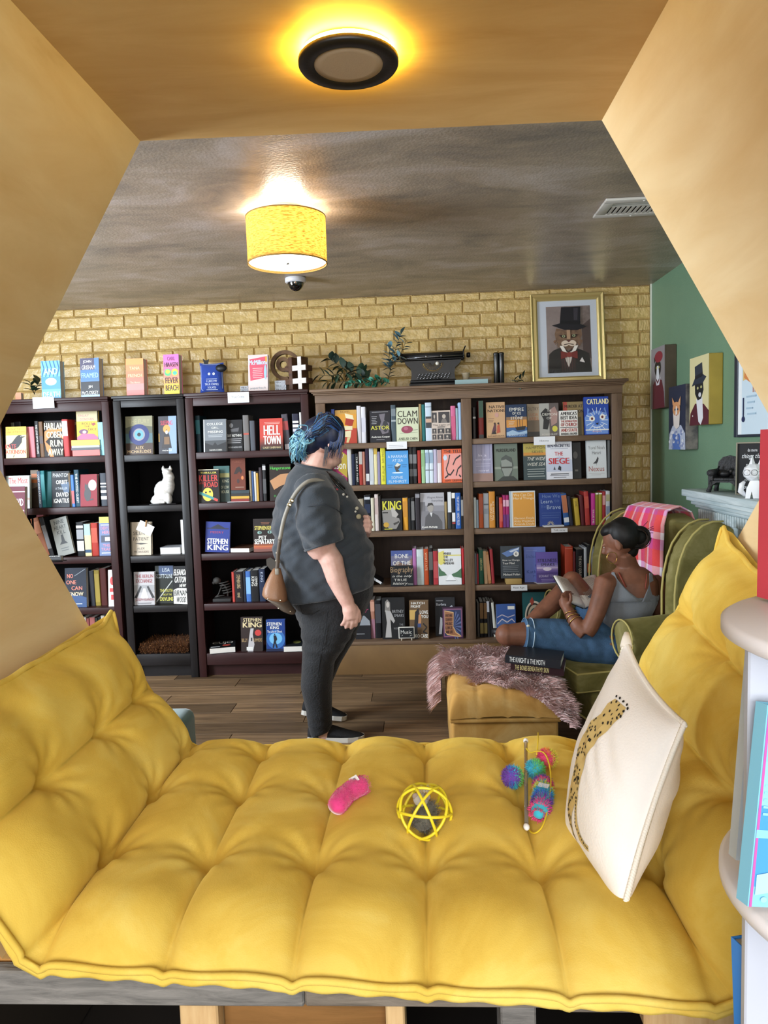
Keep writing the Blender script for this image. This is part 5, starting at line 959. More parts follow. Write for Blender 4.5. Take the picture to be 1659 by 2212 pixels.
# ------------------------------------------------------------------ white cheetah pillow
M_COT = mat('#f4f0ec', .8, sheen=.25, var=.03, vscale=8, bump=.12, bscale=260)
def make_pillow():
    BR = PY(1345, 1975, 1.115); BL = PY(1222, 1800, 1.39); TL = PY(1353, 1386, 1.47); TR = PY(1476, 1566, 1.17)
    O = (BR+BL+TL+TR)/4
    def cor(a, b): return (BL*(1-a)+BR*a)*(1-b)+(TL*(1-a)+TR*a)*b
    nrm = ((BR-BL).cross(TL-BL)).normalized()
    if nrm.x > 0: nrm = -nrm
    t = empty('throw_pillow', O, 0, 'white square pillow printed with a standing cheetah, leaning on yellow cushion', 'pillow')
    N = 44; T = .074
    def pt(a, b, side):
        ea, eb = 2*a-1, 2*b-1
        # edges bow in slightly between the corners
        aa = .5+(a-.5)*(1-.10*(1-eb*eb)*abs(ea)**3); bb = .5+(b-.5)*(1-.10*(1-ea*ea)*abs(eb)**3)
        f = (max(0, 1-ea**2))**.62*(max(0, 1-eb**2))**.62
        wr = .006*noise.noise(Vector((a*3.2, b*5, 2+side)))*(1-f)*f*4
        fold = .0035*math.sin((a+b*1.4)*30+3*noise.noise(Vector((a*2, b*2, 7))))*math.exp(-((b-.62)/.16)**2)*f*(.5+noise.noise(Vector((a*3, b, 4))))
        h = T*f+wr+fold
        return cor(aa, bb)+nrm*(h*side)+nrm*.002*side
    for side, nm in ((1, 'front_cover'), (-1, 'back_cover')):
        V = [pt(i/N, j/N, side) for i in range(N+1) for j in range(N+1)]
        F = [(i*(N+1)+j, (i+1)*(N+1)+j, (i+1)*(N+1)+j+1, i*(N+1)+j+1) for i in range(N) for j in range(N)]
        if side < 0: F = [tuple(reversed(f)) for f in F]
        mb = MB(); mb.add(V, F, M_COT if side > 0 else mat('#eee2d2', .8, sheen=.25, bump=.1, bscale=260), True); lp(mb.build(nm), t)
    # braided trim: short fat twisted loops along the seam
    m = mat('#efe9de', .85); mb = MB()
    path = [(i/70, 0) for i in range(70)]+[(1, i/70) for i in range(70)]+[(1-i/70, 1) for i in range(70)]+[(0, 1-i/70) for i in range(70)]
    def seam(a, b):
        ea, eb = 2*a-1, 2*b-1
        return cor(.5+(a-.5)*(1-.10*(1-eb*eb)*abs(ea)**3), .5+(b-.5)*(1-.10*(1-ea*ea)*abs(eb)**3))
    pts = [seam(a, b) for a, b in path]+[seam(0, 0)]
    for i in range(len(pts)-1):
        d = (pts[i+1]-pts[i]); c = (pts[i]+pts[i+1])/2; out = (c-O).normalized()
        q = (d.normalized()+out*.55+nrm*.5).normalized()
        M = q.to_track_quat('Z', 'Y').to_matrix()
        mb.sphere(c+out*.003, (.0048, .0048, .0078), m, 6, 5, M)
    lp(mb.build('braided_trim'), t)['kind'] = 'stuff'
    # corner tassels
    for (a, b) in ((0, 1), (1, 0)):
        p = seam(a, b); out = (p-O).normalized(); mb = MB()
        mb.tube([p-out*.012, p+out*.006, p+out*.02], [.012, .009, .005], m, 10); lp(mb.build('corner_knot'), t)
    # printed cheetah
    fr = lambda x, y, z: pt(min(max(.33+x*.80, .001), .999), min(max(1-y, .001), .999), 1)+nrm*(z*1.0+.0006)
    P = Print(fr); tan = mat('#d2b878', .8)
    def strip(pl, pr, n=26):
        z = P._z()
        for i in range(len(pl)-1):
            m_ = 6
            for k in range(m_):
                s0, s1 = k/m_, (k+1)/m_
                l0 = [pl[i][j]+(pl[i+1][j]-pl[i][j])*s0 for j in (0, 1)]; l1 = [pl[i][j]+(pl[i+1][j]-pl[i][j])*s1 for j in (0, 1)]
                r0 = [pr[i][j]+(pr[i+1][j]-pr[i][j])*s0 for j in (0, 1)]; r1 = [pr[i][j]+(pr[i+1][j]-pr[i][j])*s1 for j in (0, 1)]
                mm = 3
                for q in range(mm):
                    t0, t1 = q/mm, (q+1)/mm; L = lambda A, B, s: (A[0]+(B[0]-A[0])*s, A[1]+(B[1]-A[1])*s)
                    pp = [L(l0, r0, t0), L(l0, r0, t1), L(l1, r1, t1), L(l1, r1, t0)]
                    P.mb.add([fr(x, y, z) for x, y in pp], [(0, 1, 2, 3)], tan, True)
    body_l = [(.20, .15), (.16, .20), (.17, .26), (.10, .33), (.06, .42), (.07, .52), (.10, .60), (.06, .70), (.05, .80), (.07, .88), (.08, .94)]
    body_r = [(.38, .13), (.41, .18), (.38, .24), (.34, .33), (.28, .42), (.27, .52), (.28, .60), (.27, .68), (.19, .78), (.16, .87), (.14, .95)]
    strip(body_l, body_r)
    strip([(.245, .66), (.245, .74), (.26, .82), (.33, .87), (.43, .875), (.49, .87)], [(.285, .66), (.285, .74), (.305, .79), (.36, .83), (.44, .845), (.49, .84)])
    rr = random.Random(3); sp = mat('#15120f', .7)
    def spot(x, y, rx, ry):
        z = P._z()*1.0; P.k -= 1
        a0 = rr.uniform(-.5, .5); n = 7; ps = []
        for i in range(n):
            a = 2*math.pi*i/n; X = rx*math.cos(a)*rr.uniform(.75, 1.1); Y = ry*math.sin(a)*rr.uniform(.8, 1.1)
            ps.append(fr(x+X*math.cos(a0)-Y*math.sin(a0)*.6, y+X*math.sin(a0)*.6+Y*math.cos(a0), .0012))
        P.mb.add(ps, [tuple(range(n))], sp)
    for i in range(len(body_l)-1):
        n = (5, 6, 8, 12, 14, 13, 12, 12, 9, 8)[i]
        for k in range(n):
            s = rr.random(); w = rr.uniform(.06, .94)
            l0 = (body_l[i][0]+(body_l[i+1][0]-body_l[i][0])*s, body_l[i][1]+(body_l[i+1][1]-body_l[i][1])*s); r0 = (body_r[i][0]+(body_r[i+1][0]-body_r[i][0])*s, body_r[i][1]+(body_r[i+1][1]-body_r[i][1])*s)
            spot(l0[0]+(r0[0]-l0[0])*w, l0[1]+(r0[1]-l0[1])*w, rr.uniform(.007, .013), rr.uniform(.006, .011))
    for (x, y) in ((.19, .135), (.24, .125), (.30, .12), (.36, .115), (.40, .125), (.39, .15), (.40, .18), (.38, .2)): spot(x, y, .016, .008)
    for i in range(16):
        s = i/15; x = .265 if s < .5 else .265+(s-.5)*2*.21; y = .68+.13*min(1, s*2)+(.045*math.sin(max(0, s-.5)*math.pi)); spot(x, y, .009, .007)
    lp(P.build('cheetah_print', None), t)
make_pillow()
# ------------------------------------------------------------------ cat toys on the cushion
def fuzz(mb, pts_n, length, w, mats, rnd, droop=0.0, tangent=.3):
    """short tapered hairs: pts_n list of (point, normal, colour index)"""
    for p, n, ci in pts_n:
        n = n.normalized(); d = Vector((rnd.uniform(-1, 1), rnd.uniform(-1, 1), rnd.uniform(-1, 1)))*tangent
        q = (n+d).normalized(); L = length*rnd.uniform(.6, 1.2); s = q.cross(Vector((rnd.uniform(-1, 1), rnd.uniform(-1, 1), rnd.uniform(-1, 1)))).normalized()*w
        mid = p+q*L*.55; tip = p+q*L+Vector((0, 0, -droop*L))
        mb.add([p-s, p+s, mid+s*.7, mid-s*.7, tip], [(0, 1, 2, 3), (3, 2, 4)], mats[ci], True)
def pink_toy():
    a = PZ(722, 1762, .705); b = PZ(792, 1706, .715); a.z = seat_top(a.x, a.y)+.020; b.z = seat_top(b.x, b.y)+.020
    t = empty('catnip_kicker_toy', ((a.x+b.x)/2, (a.y+b.y)/2, min(a.z, b.z)-.02), 0, 'hot pink plush stick cat toy with a small white tag on cushion', 'cat toy')
    d = (b-a); n = 14; pts = []; rs = []
    for i in range(n+1):
        s = i/n; p = a+d*s+Vector((0, 0, .006*math.sin(s*math.pi)))+Vector((-d.y, d.x, 0)).normalized()*.008*math.sin(s*math.pi)
        pts.append(p); rs.append(.0185*(1-(2*s-1)**10)**.5*(.93 if abs(s-.46) < .04 else 1)+.001)
    m = mat('#d23a7c', .9, sheen=.6, var=.15, vscale=60); mb = MB(); mb.tube(pts, rs, m, 18); lp(mb.build('plush_body'), t)
    r = random.Random(2); hs = []
    for k in range(2600):
        i = r.randrange(1, n); dirv = (pts[i+1]-pts[i-1]).normalized(); o1 = dirv.orthogonal().normalized(); o2 = dirv.cross(o1); th = r.uniform(0, 6.283); nn = o1*math.cos(th)+o2*math.sin(th)
        hs.append((pts[i].lerp(pts[i+1], r.random())+nn*rs[i]*.95, nn, 0))
    mb = MB(); fuzz(mb, hs, .004, .0005, [m], r, 0, .5); o = lp(mb.build('plush_pile'), t); o['kind'] = 'stuff'
    mb = MB(); c = pts[11]; mb.box(-.009, -.006, 0, .009, .009, .0006, mat('#e9e4e6', .6)); o = mb.build('label_tag'); o.location = c+Vector((-.006, -.006, .0185)); o.rotation_euler = (.35, -.3, .5); lp(o, t)
    mb = MB(); mb.box(-.003, -.003, .0007, .003, .004, .0009, mat('#8a7f86', .6)); q = mb.build('tag_print', o)
pink_toy()
def ball_toy():
    R = .0525; c = PZ(916, 1722, .752); c.z = seat_top(c.x, c.y)+R*.93; c = Vector(c)
    t = empty('cage_ball_toy', (c.x, c.y, c.z-R), 0, 'yellow open cage ball cat toy with a grey plush mouse inside', 'cat toy')
    phi = (1+5**.5)/2; axes = []
    for s in (1, -1): axes += [Vector((0, s*1, phi)), Vector((s*1, phi, 0)), Vector((phi, 0, s*1))]
    rot = Euler((.35, .2, .5)).to_matrix(); m = mat('#e3d02c', .4, spec=.5)
    for ax in axes:
        ax = (rot @ ax).normalized(); o1 = ax.orthogonal().normalized(); o2 = ax.cross(o1); mb = MB()
        pts = [c+(o1*math.cos(2*math.pi*i/48)+o2*math.sin(2*math.pi*i/48))*R for i in range(49)]; mb.tube(pts, .0029, m, 8, False); lp(mb.build('ring'), t)
    g = mat('#5e5c52', .9, sheen=.4, var=.3, vscale=60); mb = MB(); M = Euler((.3, .4, .3)).to_matrix()
    mb.sphere(c+Vector((0, 0, -.010)), (.022, .022, .032), g, 18, 12, M); lp(mb.build('mouse_body'), t)
    mb = MB(); mb.sphere(c+Vector((-.006, -.004, .026)), (.015, .014, .013), mat('#a8a298', .9, sheen=.4), 14, 10); mb.sphere(c+Vector((-.016, -.008, .034)), (.007, .003, .007), mat('#8d7c6e', .9), 10, 6); mb.sphere(c+Vector((.006, -.010, .034)), (.007, .003, .007), mat('#8d7c6e', .9), 10, 6); lp(mb.build('mouse_head'), t)
    r = random.Random(5); hs = []
    for k in range(900):
        d = Vector((r.gauss(0, 1), r.gauss(0, 1), r.gauss(0, 1))).normalized(); hs.append((c+Vector((0, 0, -.010))+M @ Vector((d.x*.022, d.y*.022, d.z*.032)), M @ d, 0))
    for k in range(120): hs.append((c+Vector((.01*r.uniform(-1, 1), .01*r.uniform(-1, 1), .04)), Vector((r.uniform(-.4, .4), r.uniform(-.4, .4), 1)), 1))
    mb = MB(); fuzz(mb, hs, .012, .0004, [g, mat('#d8d3c4', .8)], r, 0, .6); lp(mb.build('feather_tuft'), t)['kind'] = 'stuff'
ball_toy()
def wand_toy():
    r = random.Random(9)
    a = PZ(1136, 1605, .72); b = PZ(1137, 1770, .71); a.z = seat_top(a.x, a.y)+.030; b.z = seat_top(b.x, b.y)+.012
    t = empty('wand_cat_toy', (b.x, (a.y+b.y)/2, .69), 0, 'clear rod wand toy with rainbow plush ends and yellow cord', 'cat toy')
    mc = bpy.data.materials.new('clear_acrylic'); mc.use_nodes = True; q = mc.node_tree.nodes['Principled BSDF']; q.inputs['Transmission Weight'].default_value = .75; q.inputs['Roughness'].default_value = .12; q.inputs['Base Color'].default_value = lin('#d8c8b0'); q.inputs['IOR'].default_value = 1.3
    mb = MB(); mb.tube([a, (a+b)/2+Vector((0, 0, .002)), b], .0042, mc, 10); lp(mb.build('rod'), t)
    for p, nm in ((a, 'end_cap'), (b, 'end_cap')):
        mb = MB(); mb.sphere(p, (.0062, .009, .0062), mat('#e9e9ea', .3), 12, 8); lp(mb.build(nm), t)
    cols = [mat(h, .9, sheen=.4) for h in ('#6a3aa0', '#3a7ad0', '#38b0c8', '#6ac86a', '#d8d44a', '#e88a3a', '#e0407a', '#c03a8a', '#20202a')]
    def pom(c, R, seq, n=900, L=.009):
        mb = MB(); mb.sphere(c, R*.8, cols[seq[0]], 12, 8); hs = []
        for k in range(n):
            d = Vector((r.gauss(0, 1), r.gauss(0, 1), r.gauss(0, 1))).normalized(); f = (d.x+1)/2; hs.append((c+d*R*.75, d, seq[min(len(seq)-1, int(f*len(seq)))]))
        fuzz(mb, hs, L, .0007, cols, r, 0, .5); return mb
    def on(px, py, z, l): p = PZ(px, py, z); p.z = seat_top(p.x, p.y)+l; return p
    for (px, py, R, seq) in ((1108, 1683, .026, (0, 1, 2, 3)), (1157, 1679, .022, (2, 3, 3)), (1182, 1666, .024, (6, 5, 4))):
        c = on(px, py, .70, R*.9); lp(pom(c, R, seq).build('pompom'), t)
    # striped plush tail
    p0 = on(1172, 1700, .70, .017); p1 = on(1161, 1772, .70, .016); mb = MB(); pts = [p0.lerp(p1, i/10)+Vector((.006*math.sin(i*.3), 0, 0)) for i in range(11)]
    mb.tube(pts, [.006]+[.018]*8+[.016, .004], cols[2], 14); hs = []; seq = (0, 6, 4, 2, 1, 0, 7, 6)
    for k in range(2600):
        s = r.random(); i = min(9, int(s*10)); c = pts[i].lerp(pts[i+1], s*10-i); th = r.uniform(0, 6.283); d = (p1-p0).normalized(); o1 = d.orthogonal().normalized(); o2 = d.cross(o1); nn = o1*math.cos(th)+o2*math.sin(th); hs.append((c+nn*(.017 if .05 < s < .92 else .010), (nn+(p1-p0).normalized()*(.9 if s > .92 else 0)).normalized(), seq[min(7, int(s*8))]))
    fuzz(mb, hs, .008, .0007, cols, r, 0, .5); lp(mb.build('plush_tail'), t)
    mb = MB(); mb.box(-.011, -.006, 0, .011, .006, .0005, mat('#c9c9d0', .3)); o = mb.build('label_tag'); o.location = pts[4]+Vector((0, -.004, .021)); o.rotation_euler = (.3, 0, -.5); lp(o, t)
    my = mat('#e0c22c', .6); mb = MB()
    cp = [on(1136, 1640, .7, .03), on(1146, 1655, .7, .028), on(1160, 1664, .7, .04), on(1180, 1672, .7, .042), on(1192, 1700, .7, .03), on(1187, 1750, .7, .012), on(1175, 1785, .7, .006), on(1160, 1792, .7, .005), on(1146, 1782, .7, .006), on(1138, 1768, .7, .010)]
    ln = []
    for i in range(len(cp)-1):
        for k in range(5): ln.append(cp[i].lerp(cp[i+1], k/5))
    ln = [sum((ln[min(max(i+j, 0), len(ln)-1)] for j in (-2, -1, 0, 1, 2)), Vector())/5 for i in range(len(ln))]
    mb.tube(ln, .0016, my, 6); mb.tube([on(1160, 1668, .7, .035), on(1163, 1640, .7, .04), on(1163, 1626, .7, .045)], .0016, my, 6); lp(mb.build('yellow_cord'), t)
wand_toy()
# ------------------------------------------------------------------ cards and small signs on the shelves
WH = mat('#e9ebf0', .6)
def card(px0, py0, px1, py1, Y, label, art=None, tilt=0, mk=WH, cat='sign', name='shelf_card'):
    a = PY(px0, (py0+py1)/2, Y); b = PY(px1, (py0+py1)/2, Y); tp = PY((px0+px1)/2, py0, Y); bt = PY((px0+px1)/2, py1, Y)
    w = b.x-a.x; h = tp.z-bt.z; mb = MB(); mb.box(-w/2, -.0012, 0, w/2, 0, h, mk); o = mb.build(name)
    o.location = ((a.x+b.x)/2, Y, bt.z); o.rotation_euler = (math.radians(tilt), 0, 0); tag(o, uniq(label), cat)
    if art:
        P = Print(lambda x, y, z: Vector((-w/2+x*w, -.0012-z, h-y*h))); art(P); P.build('card_print', o)
    return o
G = '#8a8f99'
card(71, 858, 117, 882, YD-.036, 'white shelf card on the far-left black bookcase cornice', lambda P: (P.T('Mystery / Thriller', .12, .4, .88, .6, G), P.R(.14, .66, .8, .68, G)))
card(492, 847, 538, 870, YD-.036, 'white shelf card lettered True Crime on black bookcase cornice', lambda P: (P.T('True Crime', .17, .32, .78, .55, '#5a5e66'), P.R(.17, .64, .8, .66, G)))
card(835, 954, 879, 970, YW-.022, 'white shelf card above the tipping boat cover, oak bookcase', lambda P: (P.R(.12, .48, .8, .53, G), P.R(.12, .68, .82, .73, G)))
card(1153, 943, 1199, 961, YW-.022, 'white shelf card lettered History on the oak bookcase', lambda P: P.T('History', .28, .4, .7, .66, '#5a5e66'), 0)
card(1191, 1141, 1226, 1150, YW-.022, 'small card lettered Talk away under the rising sun cover', lambda P: P.T('Talk away', .14, .25, .86, .75, '#33363c'), -8)
card(1104, 1264, 1139, 1276, YW-.022, 'small card lettered New Age on fourth oak shelf', lambda P: P.T('New Age', .14, .28, .82, .72, '#33363c'), -8)
def flat_paper(px0, px1, py, Y, z, d, label, yaw=0, t=.002, cat='paper', name='paper_sheet', n=1):
    a = PY(px0, py, Y); b = PY(px1, py, Y); w = b.x-a.x; mb = MB()
    for k in range(n): mb.box(-w/2+.004*k, .003*k, k*t*1.08, w/2-.002*k, d-.004*k, k*t*1.08+t, WH)
    o = mb.build(name); o.location = ((a.x+b.x)/2, Y, z); o.rotation_euler = (0, 0, math.radians(yaw)); return tag(o, uniq(label), cat)
flat_paper(490, 538, 1083, YD-.012, SZ['C'][1]+.0008, .10, 'white note sheet lying on second shelf of black bookcase', -6)
flat_paper(1161, 1202, 1260, YW-.01, SZ['R'][3]+.0008, .10, 'white leaflet lying below the purple cover on oak shelf', 12, .0015, 'paper', 'paper_sheet')
o = flat_paper(1175, 1219, 1138, YW-.012, SZ['R'][2]+.0008, .05, 'thin white booklet lying before the rising sun cover', 4, .008, 'booklet', 'booklet')
# chalk lettered signs
CH = mat('#1d1f22', .8)
def a_bio(P):
    P.T('Biography', .0, .06, .98, .42, '#a88a66', 0, 0); P.T('is the only', .08, .46, .92, .6, '#d6d3ca', .05); P.T('TRUE', .14, .64, .7, .76, '#d6d3ca'); P.T('history', .1, .8, .72, .97, '#d6d3ca', .06); P.L([(.74, .9), (.98, .91)], .02, '#d6d3ca')
card(844, 1222, 893, 1266, YW-.014, 'black card lettered Biography in front of blue dusk cover', a_bio, -5, CH, 'sign', 'chalk_card')
def music_sign():
    Y = YW-.02; a = PY(861, 1372, Y); b = PY(896, 1372, Y); w = b.x-a.x; z0 = .2135; t = empty('chalkboard_sign', ((a.x+b.x)/2, Y, z0), 0, 'tiny white-framed chalkboard lettered Music on the bottom oak shelf', 'sign'); h = .075
    mb = MB(); mb.bbox(-w/2, 0, .012, w/2, .006, .012+h, mat('#d9d6cd', .5), .003); mb.build('frame', t)
    mb = MB(); mb.box(-w/2+.006, -.0012, .018, w/2-.006, 0, .006+h, CH); mb.build('board', t)
    P = Print(lambda x, y, z: Vector((-w/2+x*w, -.0012-z, .012+h-y*h))); P.T('Music', .14, .28, .82, .6, '#d9d9d4'); P.L([(.2, .78), (.25, .68)], .03, '#d9d9d4'); P.L([(.7, .8), (.76, .7), (.84, .72)], .03, '#d9d9d4'); P.build('chalk_lettering', t)
    for s in (-1, 1): mb = MB(); mb.tube([(s*w*.32, -.012, .003), (s*w*.3, .002, .012), (s*w*.3, .02, .003)], .003, mat('#cfc7b4', .6), 6); mb.build('foot', t)
music_sign()
def note_clip():
    Y = YD+.012; c = PY(314, 1141, Y); o = empty('note_card', c, 0, 'crooked handwritten white note clipped on the beige cover', 'note')
    mb = MB(); M = Matrix.Rotation(math.radians(28), 4, 'Y'); mb.box(-.050, -.001, -.034, .050, 0, .034, WH, M); mb.build('card', o)
    P = Print(lambda x, y, z: M @ Vector((-.05+x*.1, -.001-z, .034-y*.068))); r = random.Random(4)
    for i in range(7):
        x = .08
        while x < .85:
            w = r.uniform(.05, .13); P.L([(x, .16+i*.11), (x+w*.5, .145+i*.11), (x+w, .165+i*.11)], .012, '#8a8c9a'); x += w+.03
    P.build('handwriting', o)
    mb = MB(); mb.box(-.0035, -.008, -.002, .0035, .003, .04, mat('#9a6e3a', .6), Matrix.Translation((.004, 0, .012)) @ Matrix.Rotation(math.radians(12), 4, 'Y')); mb.build('clothespin', o)
note_clip()
# ------------------------------------------------------------------ ornaments in the black bookcases
M_CER = mat('#d9d7d2', .22, spec=.6, var=.12, vscale=14)
def ceramic_cat():
    Y = YD+.06; zb = SZ['B'][1]; c = PY(359, 1088, Y); t = empty('ceramic_cat', (c.x, Y, zb+.001), 0, 'white glazed ceramic cat sitting on shelf of narrow black bookcase', 'figurine')
    mb = MB(); S = .00287
    mb.sphere((-.012, 0, .075), (.060, .052, .072), M_CER, 20, 14); mb.sphere((.022, -.005, .115), (.042, .042, .062), M_CER, 20, 14); mb.sphere((.030, -.008, .165), (.036, .036, .040), M_CER, 18, 12)
    mb.sphere((.022, -.014, .196), (.031, .032, .028), M_CER, 18, 12); mb.sphere((-.045, -.02, .030), (.040, .032, .03), M_CER, 16, 10); mb.sphere((.03, -.03, .03), (.022, .03, .035), M_CER, 14, 10)
    for sx in (-.002, .044): mb.lathe([(.0, .03), (.004, .024), (.013, 0), (.010, -.006), (0, -.008)], M_CER, (sx, -.012, .216), 10)
    mb.tube([(-.06, .0, .02), (-.078, -.02, .016), (-.06, -.045, .014), (-.025, -.052, .014), (.01, -.05, .013)], [.016, .017, .016, .014, .01], M_CER, 10)
    me = remeshed(mb, .0042, 3, 'cat_body', M_CER, lambda v: v+Vector((0, -.0022*math.sin(v.z*260+v.x*90)*(1 if v.z > .10 else .35), 0)))
    link(bpy.data.objects.new('cat_body', me), t)
    mb = MB(); mb.bbox(-.09, -.06, -.0005, .085, .06, .006, mat('#1b1a1b', .3), .003); mb.build('base', t); 
    for ch in t.children:
        if ch.name.startswith('cat_body'): ch.location.z = .004
ceramic_cat()
def skeleton():
    Y = YD+.06; zb = SZ['C'][3]; c = PY(482, 1300, Y); t = empty('skeleton_figure', (c.x, Y, zb+.001), 0, 'small dark grey skeleton figure beside the upright thick books', 'figurine'); m = mat('#3a3836', .7)
    mb = MB(); mb.sphere((-.034, 0, .135), (.026, .024, .022), m, 14, 10); mb.sphere((-.052, -.004, .124), (.012, .016, .012), m, 10, 8); mb.build('skull', t)
    for i in range(5):
        mb = MB(); z = .125-i*.016; x = .012+i*.006; mb.tube([(x+.03*math.cos(a), -.026*math.sin(a)-.004, z+.006*math.cos(a)) for a in [k*math.pi/7-1.2+1.2 for k in range(8)]], .0035, m, 6); mb.build('rib', t)
    mb = MB(); mb.tube([(-.02, .012, .12), (.012, .014, .10), (.03, .014, .06), (.03, .01, .03)], .006, m, 8); mb.build('spine', t)
    mb = MB(); mb.tube([(.0, -.02, .10), (-.02, -.03, .05), (-.045, -.02, .03), (-.02, -.035, .04), (.02, -.03, .045)], .004, m, 6); mb.build('arm', t)
    mb = MB(); mb.bbox(-.06, -.03, 0, .06, .05, .022, mat('#2b2a2a', .7), .004); mb.build('base', t)
skeleton()
def fur_patch(name, label, cat, pts, hair, mats, rnd, w=.0011, droop=.5, tang=.6, base=None, loc=(0, 0, 0), parent=None):
    """pts: list of (point, growth direction, colour)"""
    t = parent or empty(name, loc, 0, label, cat)
    mb = MB()
    for p, n, ci in pts:
        L = hair*rnd.uniform(.65, 1.25); n = (n.normalized()+Vector((rnd.uniform(-1, 1), rnd.uniform(-1, 1), rnd.uniform(-.4, .6)))*tang*.5).normalized()
        s = n.cross(Vector((rnd.uniform(-1, 1), rnd.uniform(-1, 1), rnd.uniform(-1, 1)))).normalized()*w
        q = [p, p+n*L*.4+Vector((0, 0, -droop*L*.06)), p+n*L*.75+Vector((0, 0, -droop*L*.25)), p+n*L+Vector((0, 0, -droop*L*.5))]
        mb.add([q[0]-s, q[0]+s, q[1]+s, q[1]-s, q[2]+s*.7, q[2]-s*.7, q[3]], [(0, 1, 2, 3), (3, 2, 4, 5), (5, 4, 6)], mats[ci], True)
    o = lp(mb.build('fur'), t); o['kind'] = 'stuff'; return t
def brown_rug():
    r = random.Random(11); a = PY(298, 1412, YD+.01); b = PY(411, 1412, YD+.01); z = SZ['B'][4]+.001; w = b.x-a.x; cx = (a.x+b.x)/2
    t = empty('fur_mat', (cx, YD+.12, z), 0, 'folded brown fur mat on bottom shelf of narrow black bookcase', 'mat')
    mb = MB(); mb.bbox(cx-w/2+.012, YD+.012, z, cx+w/2-.012, YD+.26, z+.052, mat('#5a3a22', .95), .02, None, 3); lp(mb.build('pad'), t)
    pts = []
    for k in range(3200):
        x = cx+r.uniform(-w/2+.014, w/2-.014); y = YD+.012+r.random()**1.5*.24
        if r.random() < .5: pts.append((Vector((x, YD+.014, z+r.uniform(.004, .05))), Vector((r.uniform(-.6, .6), -.7, r.uniform(-.3, .5))), r.randrange(3)))
        else: pts.append((Vector((x, y, z+.05)), Vector((r.uniform(-.5, .5), -.5, .9)), r.randrange(3)))
    fur_patch('', '', '', pts, .022, [mat('#6b4226', .9), mat('#84562f', .9), mat('#4b2f1c', .9)], r, .0012, .3, .7, parent=t)
brown_rug()
# two display books on a wire rack in front of the far-left case (mostly behind the plywood)
def rack():
    Y = 4.40; m = mat('#2a2a2c', .4, 1); t = empty('wire_book_rack', (-2.25, Y+.05, 0), 0, 'black wire book rack mostly hidden behind the left plywood panel', 'rack')
    for x in (-2.44,):
        mb = MB(); mb.tube([(x, Y+.10, 0), (x, Y+.10, 1.06)], .006, m, 8); lp(mb.build('upright'), t)
    for x in (-2.5, -2.3): mb = MB(); mb.tube([(x, Y-.10, .006), (x, Y+.14, .006)], .006, m, 8); mb.tube([(-2.44, Y+.10, .006), (x, Y+.10, .006)], .006, m, 8); lp(mb.build('foot'), t)
    for z, xa, xb in ((.80, -2.44, -2.2), (.96, -2.5, -2.37)):
        mb = MB(); mb.tube([(xa, Y+.02, z), (xb, Y+.02, z)], .003, m, 6); mb.tube([(xa, Y-.03, z), (xb, Y-.03, z)], .003, m, 6); mb.tube([(xa, Y-.03, z+.008), (xb, Y-.03, z+.008)], .002, m, 6)
        for x in (-2.44,): mb.tube([(x, Y+.10, z), (x, Y-.03, z), (x, Y-.03, z+.02)], .004, m, 6)
        o = lp(mb.build('tray'), t)
    def a_dav(P): P.R(.2, .1, 1, .12, '#c9a9b0'); P.T('DAVID', .3, .25, .92, .4, '#e2dde0', bold=1); P.T('BROOKS', .1, .48, .97, .63, '#e2dde0', bold=1); P.R(.4, .72, .95, .74, '#c9a9b0')
    for (x0, x1, yt, z, cv, ds, ar) in ((12, 54, 1050, .964, '#5e1c2e', 'maroon hardcover with white name on the wire rack', a_dav), (96, 139, 1199, .804, '#1b1b1d', 'black hardcover on lower tier of the wire rack', lambda P: (P.T('HOPE', .2, .08, .95, .2, W, bold=1), P.R(.3, .5, .9, .52, '#77777a')))):
        a = PY(x0, yt+50, Y); b = PY(x1, yt+50, Y); h = PY((x0+x1)/2, yt, Y).z-z
        face_book(((a.x+b.x)/2, Y-.024, z), b.x-a.x, h, .03, cv, ds, ar, 8, 0)
rack()
